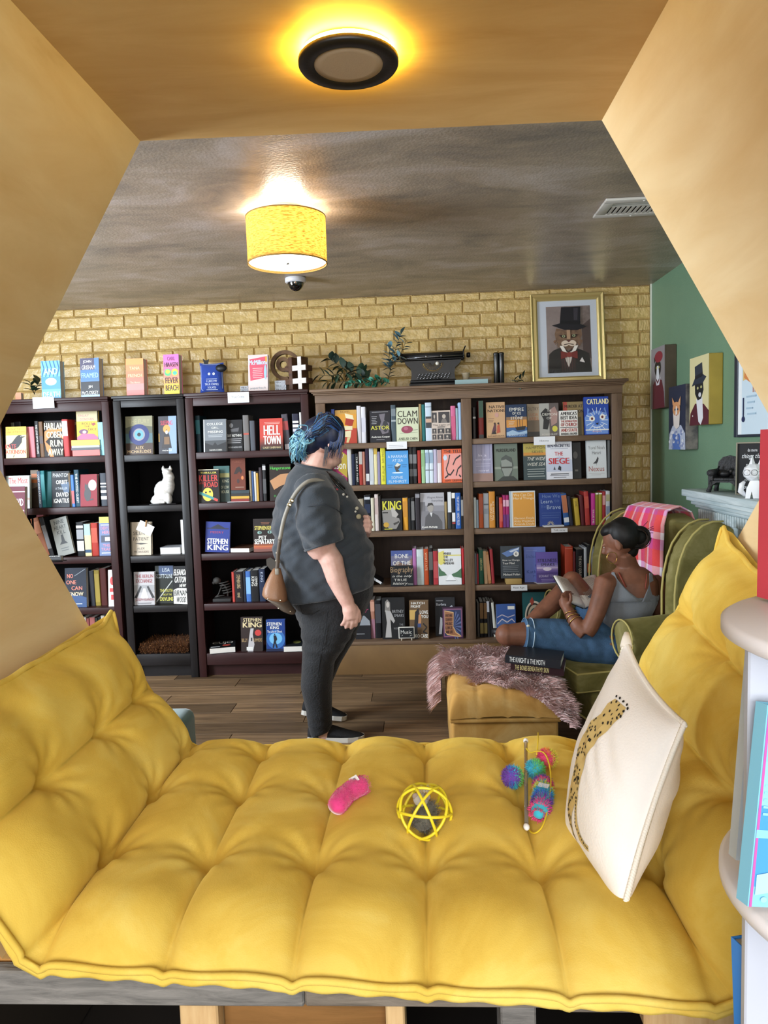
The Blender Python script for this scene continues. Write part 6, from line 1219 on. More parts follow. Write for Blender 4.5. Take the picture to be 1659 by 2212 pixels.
# ------------------------------------------------------------------ ornaments on top of the bookcases
def plush():
    Y = 4.63; a = PY(430, 840, Y); b = PY(482, 840, Y); w = b.x-a.x; h = PY(455, 783, Y).z-ZT; t = empty('plush_cushion', ((a.x+b.x)/2, Y, ZT+.001), math.radians(4), 'small blue plush book cushion with eyes on black bookcase top', 'plush toy')
    m = mat('#1f3f96', .85, sheen=.5, var=.15, vscale=30, bump=.2, bscale=200); N = 18
    def pt(u, v, s):
        eu, ev = 2*u-1, 2*v-1; f = (max(0, 1-abs(eu)**3)*max(0, 1-abs(ev)**3))**.6
        return Vector((-w/2+u*w*(1-.0)+.006*(1-ev*ev)*-eu, .035-s*.030*f+.02*v, v*h+.006*(1-eu*eu)*-ev+.004))
    mb = MB()
    for s in (1, -1):
        V = [pt(i/N, j/N, s) for i in range(N+1) for j in range(N+1)]; F = [(i*(N+1)+j, (i+1)*(N+1)+j, (i+1)*(N+1)+j+1, i*(N+1)+j+1) for i in range(N) for j in range(N)]
        mb.add(V, F if s > 0 else [tuple(reversed(f)) for f in F], m, True)
    mb.build('body', t)
    P = Print(lambda x, y, z: pt(x, 1-y, 1)+Vector((0, -z-.001, 0)))
    for x in (.42, .62): P.E(x, .38, .055, .045, '#e6e9ee', 16); P.E(x, .385, .02, .017, '#2a4a9a', 10)
    for q, y0, x0, x1 in (('I LIKE MY', .60, .3, .76), ('TRUE CRIMES', .71, .22, .82), ('SOLVED', .82, .34, .7)): P.T(q, x0, y0, x1, y0+.07, '#d9e2f0')
    for y0 in (.55, .92): P.R(.28, y0, .76, y0+.012, '#d9e2f0')
    for (q) in ([(.06, .1), (.06, .88), (.14, .95)], [(.14, .04), (.86, .05), (.95, .14), (.95, .88)]): P.L(q, .012, '#b9c9e6')
    P.build('stitched_print', t)
    mb = MB(); mb.lathe([(0, .0), (.03, 0), (.03, .003), (0, .003)], mat('#141416', .5), (0, 0, 0), 20, Matrix.Rotation(math.pi/2, 4, 'X')); o = mb.build('hang_tag', t, True); o.location = (w*.46, -.004, h*.80); o.scale = (1.15, 1, .8)
    mb = MB(); mb.prism([(-.012, 0), (.012, 0), (.02, .03), (.0, .022), (-.02, .034)], -.001, .001, mat('#161618', .6)); o = mb.build('ribbon', t); o.location = (-w*.22, .05, h-.004)
plush()
def small_box(px0, py0, px1, py1, Y, txt, label):
    a = PY(px0, py1, Y); b = PY(px1, py1, Y); w = b.x-a.x; h = PY(px0, py0, Y).z-PY(px0, py1, Y).z; return a, w, h
def lettered_boxes(px, n, py0, Y, place):
    z = ZT+.001
    for k in range(n):
        c = PY(px, 838, Y); mb = MB(); w = .072; h = .022; mb.bbox(-w/2, 0, 0, w/2, .03, h, mat('#b9bdc4', .6), .001, None, 1); o = mb.build('game_box'); o.location = (c.x, Y, z); z += h+.0008
        tag(o, uniq(('lowest', 'middle', 'upper')[k]+f' small pale lettered box {place}'), 'box', 'small lettered boxes on the black bookcase')
        P = Print(lambda x, y, zz: Vector((-w/2+x*w, -zz, h-y*h))); P.T('MIRACLE', .1, .2, .9, .8, '#2b2c30', bold=0); P.build('box_print', o)
lettered_boxes(531, 2, 0, 4.73, 'peeping out left of the pink paperback')
lettered_boxes(606, 3, 0, 4.70, 'in front of the brown ring sign')
M_BWD = wood_mat('brown_sign_wood', '#3a2519', '#5a3b28', 5, (3, 3, 8), .6, .3, .1)
def at_sign():
    Y = 4.76; c = PY(617, 790, Y); m = wood_mat('ring_sign_wood', '#4a331f', '#6e5236', 5, (3, 3, 3), .6, .3, .1); t = empty('letter_sign', (c.x, Y, ZT+.001), 0, 'brown wooden ring-shaped at sign standing on black bookcase', 'sign'); zc = c.z-ZT
    def arc(r0, r1, a0, a1, n=36, cx=0, cz=zc):
        pts = [(cx+r1*math.cos(a0+(a1-a0)*i/n), cz+r1*math.sin(a0+(a1-a0)*i/n)) for i in range(n+1)]+[(cx+r0*math.cos(a1+(a0-a1)*i/n), cz+r0*math.sin(a1+(a0-a1)*i/n)) for i in range(n+1)]
        V = []; F = []; N = n+1
        for i in range(N):
            a = a0+(a1-a0)*i/n
            for rr in (r0, r1):
                for y in (-.02, .02): V.append((cx+rr*math.cos(a), y, cz+rr*math.sin(a)))
        for i in range(n):
            k = i*4; j = k+4; F += [(k, k+2, j+2, j), (k+1, j+1, j+3, k+3), (k, j, j+1, k+1), (k+2, k+3, j+3, j+2)]
        F += [(0, 1, 3, 2), (n*4, n*4+2, n*4+3, n*4+1)]; return V, F
    mb = MB(); V, F = arc(.072, .095, -.35, 4.9); mb.add(V, F, m); mb.build('outer_ring', t, True)
    mb = MB(); V, F = arc(.022, .046, 0, 6.2831, 36, -.012, zc+.006); mb.add(V, F, m); mb.build('inner_ring', t, True)
    mb = MB(); mb.box(.036, -.02, zc-.05, .056, .02, zc+.05, m); mb.build('stem', t)
    mb = MB(); mb.box(-.05, -.03, 0, .06, .03, zc-.088, m); mb.build('foot', t)
at_sign()
def hash_sign():
    Y = 4.64; c = PY(643, 845, Y); t = empty('letter_sign', (c.x, Y+.03, ZT+.001), math.radians(-24), 'chunky dark wooden hash sign with light glare painted on its front', 'sign')
    wm = mat('#cfc9c4', .7, var=.15, vscale=30); H = .205  # pale material is the light glare painted on the sign's front
    for x, nm in ((-.035, 'upright'), (.035, 'upright')):
        mb = MB(); mb.bbox(x-.014, -.03, 0, x+.014, .05, H, M_BWD, .002); mb.build(nm, t)
    for z in (.055, .135):
        mb = MB(); mb.bbox(-.082, -.022, z-.017, .082, .044, z+.017, M_BWD, .002); mb.build('crossbar', t)
    mb = MB(); mb.box(.0215, -.032, .001, .0485, -.0302, H-.001, wm)
    for z in (.055, .135): mb.box(-.018, -.0335, z-.016, .081, -.0322, z+.016, wm)
    mb.build('painted_glare', t)
hash_sign()
# foliage: leafy stems; every leaf a piece
def leaf_mesh(L, Wd, m, curl=.15):
    mb = MB(); V = []; n = 5
    for i in range(n+1):
        s = i/n; w = Wd*math.sin(math.pi*min(1, s*.96+.02))**.8; z = -curl*L*s*s
        V += [(-w, L*s, z+w*.25), (0, L*s, z), (w, L*s, z+w*.25)]
    F = []
    for i in range(n): k = i*3; F += [(k, k+1, k+4, k+3), (k+1, k+2, k+5, k+4)]
    mb.add(V, F, m, True); return mb.mesh('leaf')
LG = [leaf_mesh(.064, .022, mat(h, .5, spec=.4, var=.2, vscale=20)) for h in ('#26382c', '#2f4534', '#1f3028')]
LB = [leaf_mesh(.048, .017, mat(h, .35, spec=.5, var=.2, vscale=20)) for h in ('#4a6a74', '#5f8490', '#33505a')]
LS = [leaf_mesh(.026, .013, mat(h, .5, spec=.4)) for h in ('#1f5a45', '#2c6e58', '#5aa38e')]
def branch(name, label, cat, stems, leaves, Y, size=1.0, step=.022, r=random.Random(1), base=None):
    t = empty(name, PY(*stems[0][0], Y)+Vector((0, 0, 0)), 0, label, cat)
    for st in stems:
        pts = [PY(px, py, Y+dy) for (px, py), dy in zip(st, [r.uniform(-.03, .02) for _ in st])]; pts[0].y = Y
        fine = []
        for i in range(len(pts)-1):
            n = max(2, int((pts[i+1]-pts[i]).length/step))
            for k in range(n): fine.append(pts[i].lerp(pts[i+1], k/n))
        fine.append(pts[-1]); mb = MB(); mb.tube(fine, [.0026*(1-.6*i/len(fine)) for i in range(len(fine))], mat('#3b3a28', .6), 6); lp(mb.build('stem'), t)
        for i in range(1, len(fine)):
            d = (fine[i]-fine[i-1]).normalized()
            for s in ((1, -1) if i % 2 else (1,) if i % 4 else (-1,)):
                side = d.cross(Vector((0, -1, 0))).normalized()*s
                q = (d*.55+side*.8+Vector((0, r.uniform(-.5, .3), r.uniform(-.1, .25)))).normalized()
                if i == len(fine)-1 and s == 1: q = d
                o = bpy.data.objects.new('leaf', r.choice(leaves)); COL.objects.link(o); M = q.to_track_quat('Y', 'Z').to_matrix().to_4x4(); k = size*r.uniform(.8, 1.15)
                o.matrix_world = Matrix.Translation(fine[i]) @ M @ Matrix.Scale(k, 4); o.parent = t; o.matrix_parent_inverse = Matrix.Translation(-Vector(t.location))
    return t
branch('leafy_branch', 'dark green artificial branch trailing left on the oak bookcase', 'plant', [[(800, 824), (768, 806), (742, 795), (718, 780), (712, 774)], [(768, 806), (740, 806), (712, 812), (690, 810)], [(790, 826), (760, 823), (725, 826), (708, 824)], [(800, 822), (786, 806), (772, 792)]], LG, 4.72, 1.0, .026, random.Random(5))
branch('leafy_branch', 'blue-green upright artificial sprig beside the black typewriter', 'plant', [[(838, 823), (843, 800), (850, 770), (858, 742), (866, 722)], [(843, 800), (840, 780), (842, 752)], [(848, 785), (862, 770), (872, 750), (877, 736)], [(846, 800), (836, 790)]], LB, 4.72, 1.0, .020, random.Random(6))
branch('leafy_branch', 'little bright green sprig lying at the foot of the sprig', 'plant', [[(842, 828), (815, 820), (790, 828), (765, 828), (748, 830)], [(830, 822), (810, 828), (795, 822)]], LS, 4.66, 1.2, .011, random.Random(8))
branch('leafy_branch', 'green leaves hanging over the oak cornice by the black cylinder', 'plant', [[(1106, 821), (1116, 822), (1130, 815)], [(1112, 822), (1122, 828), (1128, 836)]], LG, 4.60, .6, .016, random.Random(9))
branch('leafy_branch', 'dark leaves behind the leftmost blue hardcover', 'plant', [[(74, 852), (78, 836), (84, 826)], [(74, 850), (68, 838), (66, 828)]], LG, 4.75, .9, .022, random.Random(10))
ZW = 1.7985
def typewriter():
    Y = 4.72; c = PY(936, 830, Y); t = empty('typewriter', (c.x, Y, ZW), math.radians(-1), 'black antique typewriter on top of the oak bookcase', 'typewriter')
    m = mat('#0d0d0f', .4, spec=.3); mg = mat('#8a6f35', .35, .8); ms = mat('#8c8c90', .25, 1)
    mb = MB(); mb.bbox(-.148, -.09, .0, .148, .16, .022, m, .006); mb.bbox(-.142, -.085, .0225, .142, .155, .040, m, .005); mb.build('base', t)
    mb = MB(); prof = [(-.140, .040), (-.134, .085), (-.140, .12), (-.168, .145), (-.178, .165), (.178, .165), (.168, .145), (.140, .12), (.134, .085), (.140, .040)]
    mb.prism(prof, .0, .14, m); mb.build('body', t)
    mb = MB(); mb.prism([(-.11, .075), (.11, .075), (.11, .125), (-.11, .125)], -.004, -.0005, m); mb.build('front_panel', t)
    mb = MB(); n = 24
    for r0, w in ((.058, .004), (.066, .0015)):
        pts = [(r0*math.cos(math.pi+math.pi*i/n), -.006, .150+r0*math.sin(math.pi+math.pi*i/n)*.85) for i in range(n+1)]; mb.tube(pts, w*.5, mg, 6)
    for i in range(11): a = math.pi+math.pi*(i+.5)/11; mb.tube([(.012*math.cos(a), -.003, .150+.012*math.sin(a)), (.054*math.cos(a), -.006, .150+.046*math.sin(a))], .0009, mg, 4)
    mb.build('type_basket', t)
    kc = mat('#d9d6cb', .4); mb = MB()
    for rr in range(4):
        for k in range(10):
            x = -.098+k*.0208+rr*.005; y = -.075+rr*.017; z = .046+rr*.0105
            mb.lathe([(0, .004), (.0062, .004), (.0068, .002), (.006, 0)], ms, (x, y, z), 8); mb.lathe([(0, .0046), (.0045, .0042)], kc, (x, y, z), 8)
            mb.tube([(x, y, z), (x, y+.012, z-.008)], .001, m, 4)
    mb.bbox(-.05, -.092, .040, .05, -.084, .046, m, .002); o = mb.build('keyboard', t); o['kind'] = 'stuff'
    mb = MB(); mb.tube([(-.19, .06, .200), (.19, .06, .200)], .017, mat('#1c1c1e', .5), 20); mb.build('platen', t)
    mb = MB(); mb.bbox(-.200, .0, .170, .195, .030, .180, m, .003); mb.bbox(-.205, .085, .17, .200, .095, .226, m, .003); mb.bbox(-.205, .02, .168, -.196, .10, .222, m, .003); mb.bbox(.190, .02, .168, .199, .10, .228, m, .003); mb.tube([(-.2, .0, .184), (.2, .0, .190)], .003, ms, 8); mb.build('carriage', t)
    for x, s in ((-.222, 1), (.226, 1)): mb = MB(); mb.lathe([(0, -.012), (.015, -.012), (.017, 0), (.015, .012), (0, .012)], m, (x, .06, .198), 18, Matrix.Rotation(math.pi/2, 4, 'Y')); mb.build('platen_knob', t)
    mb = MB(); mb.tube([(.195, .03, .222), (.202, .0, .240), (.205, -.012, .244)], .004, m, 8); mb.build('return_lever', t)
    for x in (-.04, .055): mb = MB(); mb.lathe([(0, 0), (.007, 0), (.007, .018), (.004, .022), (0, .022)], ms, (x, .012, .180), 10); mb.build('ribbon_guide', t)
    mb = MB(); mb.lathe([(0, -.002), (.011, -.002), (.011, .002), (0, .002)], kc, (.028, -.003, .146), 14, Matrix.Rotation(math.pi/2, 4, 'X')); mb.build('dial', t)
typewriter()
# little things right of the typewriter
c = PY(1018, 832, 4.62); flat_book(c.x, 4.60, ZW+.001, .20, .13, .028, '#7f9a9c', 'pale blue-green old book lying flat beside the typewriter', -4, None, None, None, False)
c = PY(1030, 818, 4.80); flat_book(c.x, 4.77, ZW+.001, .18, .12, .035, '#5a4426', 'brown old book lying flat behind the blue-green one', 5, None, None, None, False)
flat_book(c.x+.01, 4.78, ZW+.037, .16, .11, .022, '#6b5330', 'second brown old book topmost behind the blue-green one', -3, None, None, None, False)
c = PY(1007, 812, 4.72); t = empty('torn_paperback', (c.x, 4.752, ZW+.001), 0, 'cream torn roll of paper leaning at the typewriter', 'paper'); mb = MB(); mb.lathe([(.020, 0), (.019, .05), (.024, .075), (.028, .082), (.02, .08), (.014, .05), (.014, 0)], mat('#a89a80', .8, var=.2, vscale=40), (0, 0, 0), 14); mb.build('roll', t)
t.name = 'paper_roll'
c = PY(1078, 822, 4.78); t = empty('black_canister', (c.x, 4.78, ZW+.001), 0, 'tall black paired cylinders standing on the oak bookcase', 'ornament'); mk = mat('#141416', .25, spec=.6)
for dx in (-.016, .017): mb = MB(); mb.lathe([(0, 0), (.018, 0), (.018, .005), (.0165, .008), (.0165, .19), (.018, .193), (.018, .2), (.012, .206), (0, .206)], mk, (dx, 0, 0), 20); mb.build('cylinder', t)
# framed portrait
def portrait():
    Y = 4.86; bl = PY(1150, 820, Y); br = PY(1309, 817, Y); w = br.x-bl.x; h = PY(1230, 633, Y+.06).z-ZW; t = empty('picture_frame', ((bl.x+br.x)/2, Y, ZW+.002), 0, 'gold framed portrait of a cat in top hat on oak bookcase', 'picture'); t.rotation_euler = (math.radians(-7), 0, 0)
    mg = mat('#d0b878', .25, .55, spec=.6); fwd = .046
    prof = [(0, .0), (.0, .020), (.006, .024), (.018, .016), (.034, .020), (.044, .012), (fwd, .0)]
    pieces = []
    for (x0, z0, dx, dz, L, nx, nz) in ((-w/2, 0, 1, 0, w, 0, 1), (w/2, 0, 0, 1, h, -1, 0), (w/2, h, -1, 0, w, 0, -1), (-w/2, h, 0, -1, h, 1, 0)):
        mb = MB(); V = []
        for a, d in prof: V.append((x0+dx*a+nx*a, -d, z0+dz*a+nz*a))
        for a, d in prof: V.append((x0+dx*(L-a)+nx*a, -d, z0+dz*(L-a)+nz*a))
        n = len(prof); mb.add(V, [(i, i+1, i+1+n, i+n) for i in range(n-1)]+[tuple(range(n)), tuple(range(2*n-1, n-1, -1)), (0, n, 2*n-1, n-1)], mg); mb.build('frame_side', t, True)
    mb = MB(); mb.box(-w/2+.004, .0, .004, w/2-.004, .008, h-.004, mat('#5a4a30', .8)); mb.build('backing', t)
    mb = MB(); mb.box(-w/2+.042, -.004, .042, w/2-.042, -.001, h-.042, mat('#c9ced8', .6)); mb.build('mount', t)
    ix0, ix1, iz0, iz1 = -w/2+w*.215, w/2-w*.185, h*.12, h*.86
    P = Print(lambda x, y, z: Vector((ix0+x*(ix1-ix0), -.004-z, iz1-y*(iz1-iz0))))
    P.R(0, 0, 1, 1, mat('#5f4f4a', .5, var=.35, vscale=14, col2='#8f807a')); P.poly([(0, 0), (.35, 0), (.3, .35), (.2, .7), (0, .8)], mat('#8d7d78', .5, var=.2, vscale=12)); P.poly([(.8, .3), (1, .2), (1, .8), (.82, .75)], '#4a3a38')
    P.poly([(.02, 1), (.04, .72), (.14, .66), (.3, .62), (.45, .75), (.6, .62), (.8, .67), (.95, .72), (1, 1)], '#1d1817')
    P.poly([(.28, .62), (.34, .6), (.48, .68), (.62, .6), (.68, .63), (.62, .9), (.5, .96), (.36, .9)], '#2c1d1b'); P.poly([(.36, .66), (.48, .7), (.6, .66), (.54, .82), (.48, .92), (.42, .82)], '#cfc4b8')
    for k in range(6): P.L([(.32+.06*k, .76), (.34+.055*k, .98)], .008, '#5a2a24')
    fur_c = mat('#8a6a50', .7, var=.35, vscale=40, col2='#5f4434')
    P.poly([(.18, .42), (.22, .33), (.4, .36), (.6, .36), (.78, .33), (.8, .44), (.74, .54), (.62, .6), (.48, .64), (.34, .6), (.22, .54)], fur_c)
    rr = random.Random(2)
    for k in range(46):
        a = rr.uniform(.3, 2.84); x, y = .48+.30*math.cos(a), .46+.15*math.sin(a); P.L([(x, y), (x+.05*math.cos(a), y+.035*math.sin(a)+.015)], .01, '#7a5a42')
    P.poly([(.28, .44), (.42, .43), (.46, .48), (.34, .48)], '#2a1c14'); P.poly([(.54, .48), (.56, .43), (.7, .43), (.64, .48)], '#2a1c14'); P.E(.38, .455, .035, .02, '#9aa07a'); P.E(.61, .45, .035, .02, '#9aa07a'); P.E(.38, .455, .012, .016, K); P.E(.61, .45, .012, .016, K)
    P.E(.41, .565, .09, .045, '#cbb8a4'); P.E(.57, .565, .09, .045, '#cbb8a4'); P.poly([(.44, .52), (.54, .52), (.49, .55)], '#5a2f2a'); P.L([(.38, .585), (.49, .57), (.6, .585)], .012, '#3a2420'); P.poly([(.45, .36), (.53, .36), (.53, .5), (.45, .5)], '#a58468')
    P.poly([(.3, .68), (.44, .7), (.44, .77), (.3, .8)], '#6a2a24'); P.poly([(.54, .7), (.68, .68), (.68, .8), (.54, .77)], '#6a2a24'); P.E(.49, .735, .06, .04, '#7a332c'); P.poly([(.28, .6), (.36, .6), (.44, .7), (.34, .68)], '#d9d2c8'); P.poly([(.7, .6), (.62, .6), (.54, .7), (.64, .68)], '#d9d2c8'); P.poly([(.72, .84), (.78, .78), (.84, .86)], '#cfc8c2')
    P.poly([(.12, .29), (.3, .26), (.34, .02), (.78, .02), (.76, .28), (.9, .32), (.7, .37), (.4, .36)], '#17151a'); P.poly([(.33, .22), (.77, .24), (.76, .29), (.32, .27)], '#0c0b0e'); P.poly([(.62, .04), (.72, .04), (.70, .22), (.62, .22)], '#332f36')
    P.build('portrait_print', t)
    gl = bpy.data.materials.new('picture_glass'); gl.use_nodes = True; nt = gl.node_tree; mx = nt.nodes.new('ShaderNodeMixShader'); tr = nt.nodes.new('ShaderNodeBsdfTransparent'); gs = nt.nodes.new('ShaderNodeBsdfGlossy'); gs.inputs['Roughness'].default_value = .03; mx.inputs[0].default_value = .05
    nt.links.new(tr.outputs[0], mx.inputs[1]); nt.links.new(gs.outputs[0], mx.inputs[2]); nt.links.new(mx.outputs[0], nt.nodes['Material Output'].inputs['Surface'])
    mb = MB(); mb.box(-w/2+.04, -.0105, .04, w/2-.04, -.0095, h-.04, gl); mb.build('glass', t)
portrait()
# ------------------------------------------------------------------ ceiling fittings
def vent():
    P4 = [PZ(p[0], p[1], ZC) for p in ((1285, 466), (1310, 428))]; x0 = .785; y0, y1 = 3.18, 3.42; x1 = 1.20; t = empty('ceiling_vent', ((x0+x1)/2, (y0+y1)/2, ZC), 0, 'white louvred air vent in the ceiling beside plywood panel', 'vent'); m = mat('#c9c6c0', .5)
    mb = MB(); fw = .045
    for a in ((x0, y0, x1, y0+fw), (x0, y1-fw, x1, y1), (x0, y0+fw, x0+fw, y1-fw), (x1-fw, y0+fw, x1, y1-fw)): mb.bbox(a[0], a[1], ZC-.012, a[2], a[3], ZC-.0005, m, .004)
    mb.box(x0+fw, y0+.085, ZC-.010, x1-fw, y0+.097, ZC-.001, m); lp(mb.build('frame'), t)
    mb = MB(); mb.box(x0+fw-.005, y0+fw-.005, ZC-.003, x1-fw+.005, y1-fw+.005, ZC-.0006, mat('#0c0b0a', .9)); lp(mb.build('duct_opening'), t)
    for k in range(15):
        mb = MB(); x = x0+fw+.012+k*.021; mb.box(x-.0055, y0+.098, ZC-.011, x+.0055, y1-fw-.001, ZC-.006, m, None); lp(mb.build('louvre'), t)
    mb = MB(); mb.box(x0+fw+.001, y0+.060, ZC-.010, x1-fw-.001, y0+.066, ZC-.006, m); lp(mb.build('louvre'), t)
    for (sx, sy) in ((x0+.16, y1-.02), (x0+.16, y0+.02)): mb = MB(); mb.sphere((sx, sy, ZC-.012), (.005, .005, .003), mat('#e0deda', .3), 8, 6); lp(mb.build('screw'), t)
vent()
def dome_cam():
    c = PZ(638, 600, ZC); t = empty('dome_camera', (c.x, c.y, ZC), 0, 'black dome security camera with white ring on the ceiling', 'camera')
    mb = MB(); mb.lathe([(0, -.001), (.058, -.001), (.060, -.006), (.060, -.024), (.055, -.029), (.046, -.030)], mat('#cfd0d6', .4), seg=36); mb.build('mount_ring', t, True)
    mb = MB(); mb.lathe([(.047*math.cos(a), -.028-.050*math.sin(a)) for a in [i*math.pi/2/12 for i in range(13)]], mat('#0b0b0d', .06, spec=.8, coat=.6), seg=36); mb.build('dome', t, True)
dome_cam()
# ------------------------------------------------------------------ right wall: canvases, poster, mantel
def canvas(ya, yb, z0, z1, label, bg, side, art, t=.07, name='canvas_print'):
    xf = XR-t; o = empty(name, (XR-t/2, (ya+yb)/2, (z0+z1)/2), 0, uniq(label), 'picture'); mb = MB(); mb.bbox(xf, ya, z0, XR-.001, yb, z1, side, .003, None, 1); lp(mb.build('wrapped_edge'), o)
    P = Print(lambda x, y, z: Vector((xf-z, yb-x*(yb-ya), z1-y*(z1-z0)))); P.R(0, 0, 1, 1, bg); art(P); lp(P.build('painting', None), o)
def p1(P): P.poly([(.1, 1), (.12, .6), (.4, .5), (.8, .55), (.95, .75), (1, 1)], '#5f2633'); P.poly([(.3, .5), (.5, .6), (.72, .48), (.6, .62), (.4, .62)], '#dad8e0'); P.E(.5, .34, .24, .14, '#1b1d24'); P.poly([(.44, .3), (.55, .3), (.62, .5), (.5, .56), (.38, .5)], '#dfe2e8'); P.E(.56, .16, .3, .09, '#8a2b3c'); P.E(.42, .33, .04, .02, '#b9b46a'); P.E(.6, .33, .04, .02, '#b9b46a'); P.poly([(.25, .25), (.22, .14), (.34, .2)], '#1b1d24')
canvas(4.479, 4.732, 1.613, 1.978, 'small canvas of a cat in red beret nearest the brick corner', '#8f8a8e', mat('#4c4132', .6, var=.3, vscale=6), p1)
def p2(P):
    P.poly([(.0, 1), (.05, .75), (.25, .62), (.75, .62), (.98, .75), (1, 1)], '#b9c2d6'); P.poly([(.25, .75), (.7, .75), (.72, 1), (.22, 1)], '#5a7ac0')
    rr = random.Random(4)
    for k in range(26): P.E(rr.uniform(.05, .95), rr.uniform(.7, .98), .06, .025, ('#e2e5ee', '#8b98c0')[k % 2], 10)
    P.poly([(.34, .62), (.3, .4), (.4, .3), (.62, .3), (.72, .4), (.68, .64), (.5, .68)], '#e3d9d2'); P.E(.5, .36, .22, .11, '#d79a6c'); P.poly([(.28, .3), (.24, .17), (.42, .27)], '#d79a6c'); P.poly([(.6, .27), (.76, .17), (.74, .32)], '#d9a478'); P.E(.43, .37, .04, .018, '#3a4a5a'); P.E(.59, .37, .04, .018, '#3a4a5a'); P.poly([(.48, .32), (.54, .32), (.57, .48), (.45, .48)], '#efe8e2'); P.E(.51, .46, .03, .015, '#b06a60')
canvas(4.133, 4.404, 1.366, 1.722, 'lower canvas of an orange cat in blue lace dress', '#2c3246', mat('#2e2f3b', .6, var=.5, vscale=14, col2='#85807a'), p2)
def p3(P): P.poly([(.0, 1), (.05, .82), (.3, .68), (.75, .7), (1, .8), (1, 1)], '#541f2a'); P.poly([(.36, .62), (.68, .6), (.72, .9), (.6, 1), (.48, .95), (.4, .75)], '#dcdde2'); P.poly([(.28, .36), (.7, .34), (.74, .5), (.62, .62), (.44, .64), (.3, .54)], '#1d2024'); P.E(.44, .46, .045, .02, '#b4b27a'); P.E(.62, .45, .045, .02, '#b4b27a'); P.E(.55, .56, .07, .035, '#cfd0d6'); P.poly([(.12, .42), (.3, .3), (.28, .14), (.66, .1), (.70, .27), (.88, .32), (.7, .4), (.4, .4)], '#2a3342'); P.poly([(.29, .28), (.69, .24), (.7, .3), (.3, .33)], '#161b26'); P.E(.18, .86, .02, .012, W)
canvas(3.806, 4.070, 1.494, 1.846, 'tallest canvas of a black cat in grey top hat', '#d8cf9e', mat('#a58f3c', .6, var=.15, vscale=5), p3)
mb = MB()
def poster():
    xf = XR-.022; ya, yb, z0, z1 = 3.02, 3.625, 1.425, 2.12; t = empty('framed_poster', (XR-.011, (ya+yb)/2, (z0+z1)/2), 0, 'dark framed poster with riders on pale blue, partly behind plywood', 'poster'); m = mat('#222a38', .4)
    for a in ((ya, z0, ya+.035, z1), (yb-.035, z0, yb, z1), (ya+.035, z0, yb-.035, z0+.012), (ya+.035, z1-.035, yb-.035, z1)):
        b = MB(); b.bbox(xf, a[0], a[1], XR-.001, a[2], a[3], m, .002, None, 1); lp(b.build('frame_side'), t)
    P = Print(lambda x, y, z: Vector((xf+.006-z, yb-.03-x*(yb-ya-.06), z1-.03-y*(z1-z0-.04)))); P.R(0, 0, 1, 1, '#cfe2ee'); P.R(.0, 0, .08, 1, '#eef5f8')
    P.poly([(.1, .2), (.6, .1), (1, .2), (1, .55), (.1, .62)], '#e0c080'); P.poly([(.1, .2), (.5, .12), (.5, .34), (.1, .42)], '#c9505a'); P.poly([(.2, .3), (.8, .4), (.9, .66), (.6, .62), (.3, .66), (.12, .6)], '#d98a50')
    for cx, cy, s in ((.34, .46, 1.0), (.62, .5, .8), (.85, .48, .9)):
        P.E(cx, cy-.1*s, .03*s, .022*s, '#3a2320'); P.poly([(cx-.09*s, cy-.03*s), (cx, cy-.085*s), (cx+.09*s, cy-.03*s), (cx+.05*s, cy+.06*s), (cx-.06*s, cy+.06*s)], '#6a3a30'); P.E(cx, cy+.09*s, .07*s, .05*s, '#8a5a48')
        for dx in (-.05, -.015, .03): P.poly([(cx+dx*s, cy+.1*s), (cx+(dx+.025)*s, cy+.1*s), (cx+(dx+.02)*s, cy+.25*s), (cx+dx*s, cy+.25*s)], '#b9877a')
    P.R(.11, .74, .13, .88, '#1d2a55'); P.E(.12, .89, .03, .02, '#1d2a55'); lines(P, .18, .36, .73, 4, .04, '#a9c4d6', .012); P.T('CL', .62, .72, .86, .82, '#7f97a8'); P.T('IN', .62, .86, .86, .95, '#7f97a8'); lp(P.build('poster_print', None), t)
poster()
M_MAN = wood_mat('whitewashed_wood', '#9fb2b6', '#d3dee0', 3, (9, 1, 9), .6, .3, .15, '#7f9196')  # white wood; the blue tint of the daylight is mixed into the colours
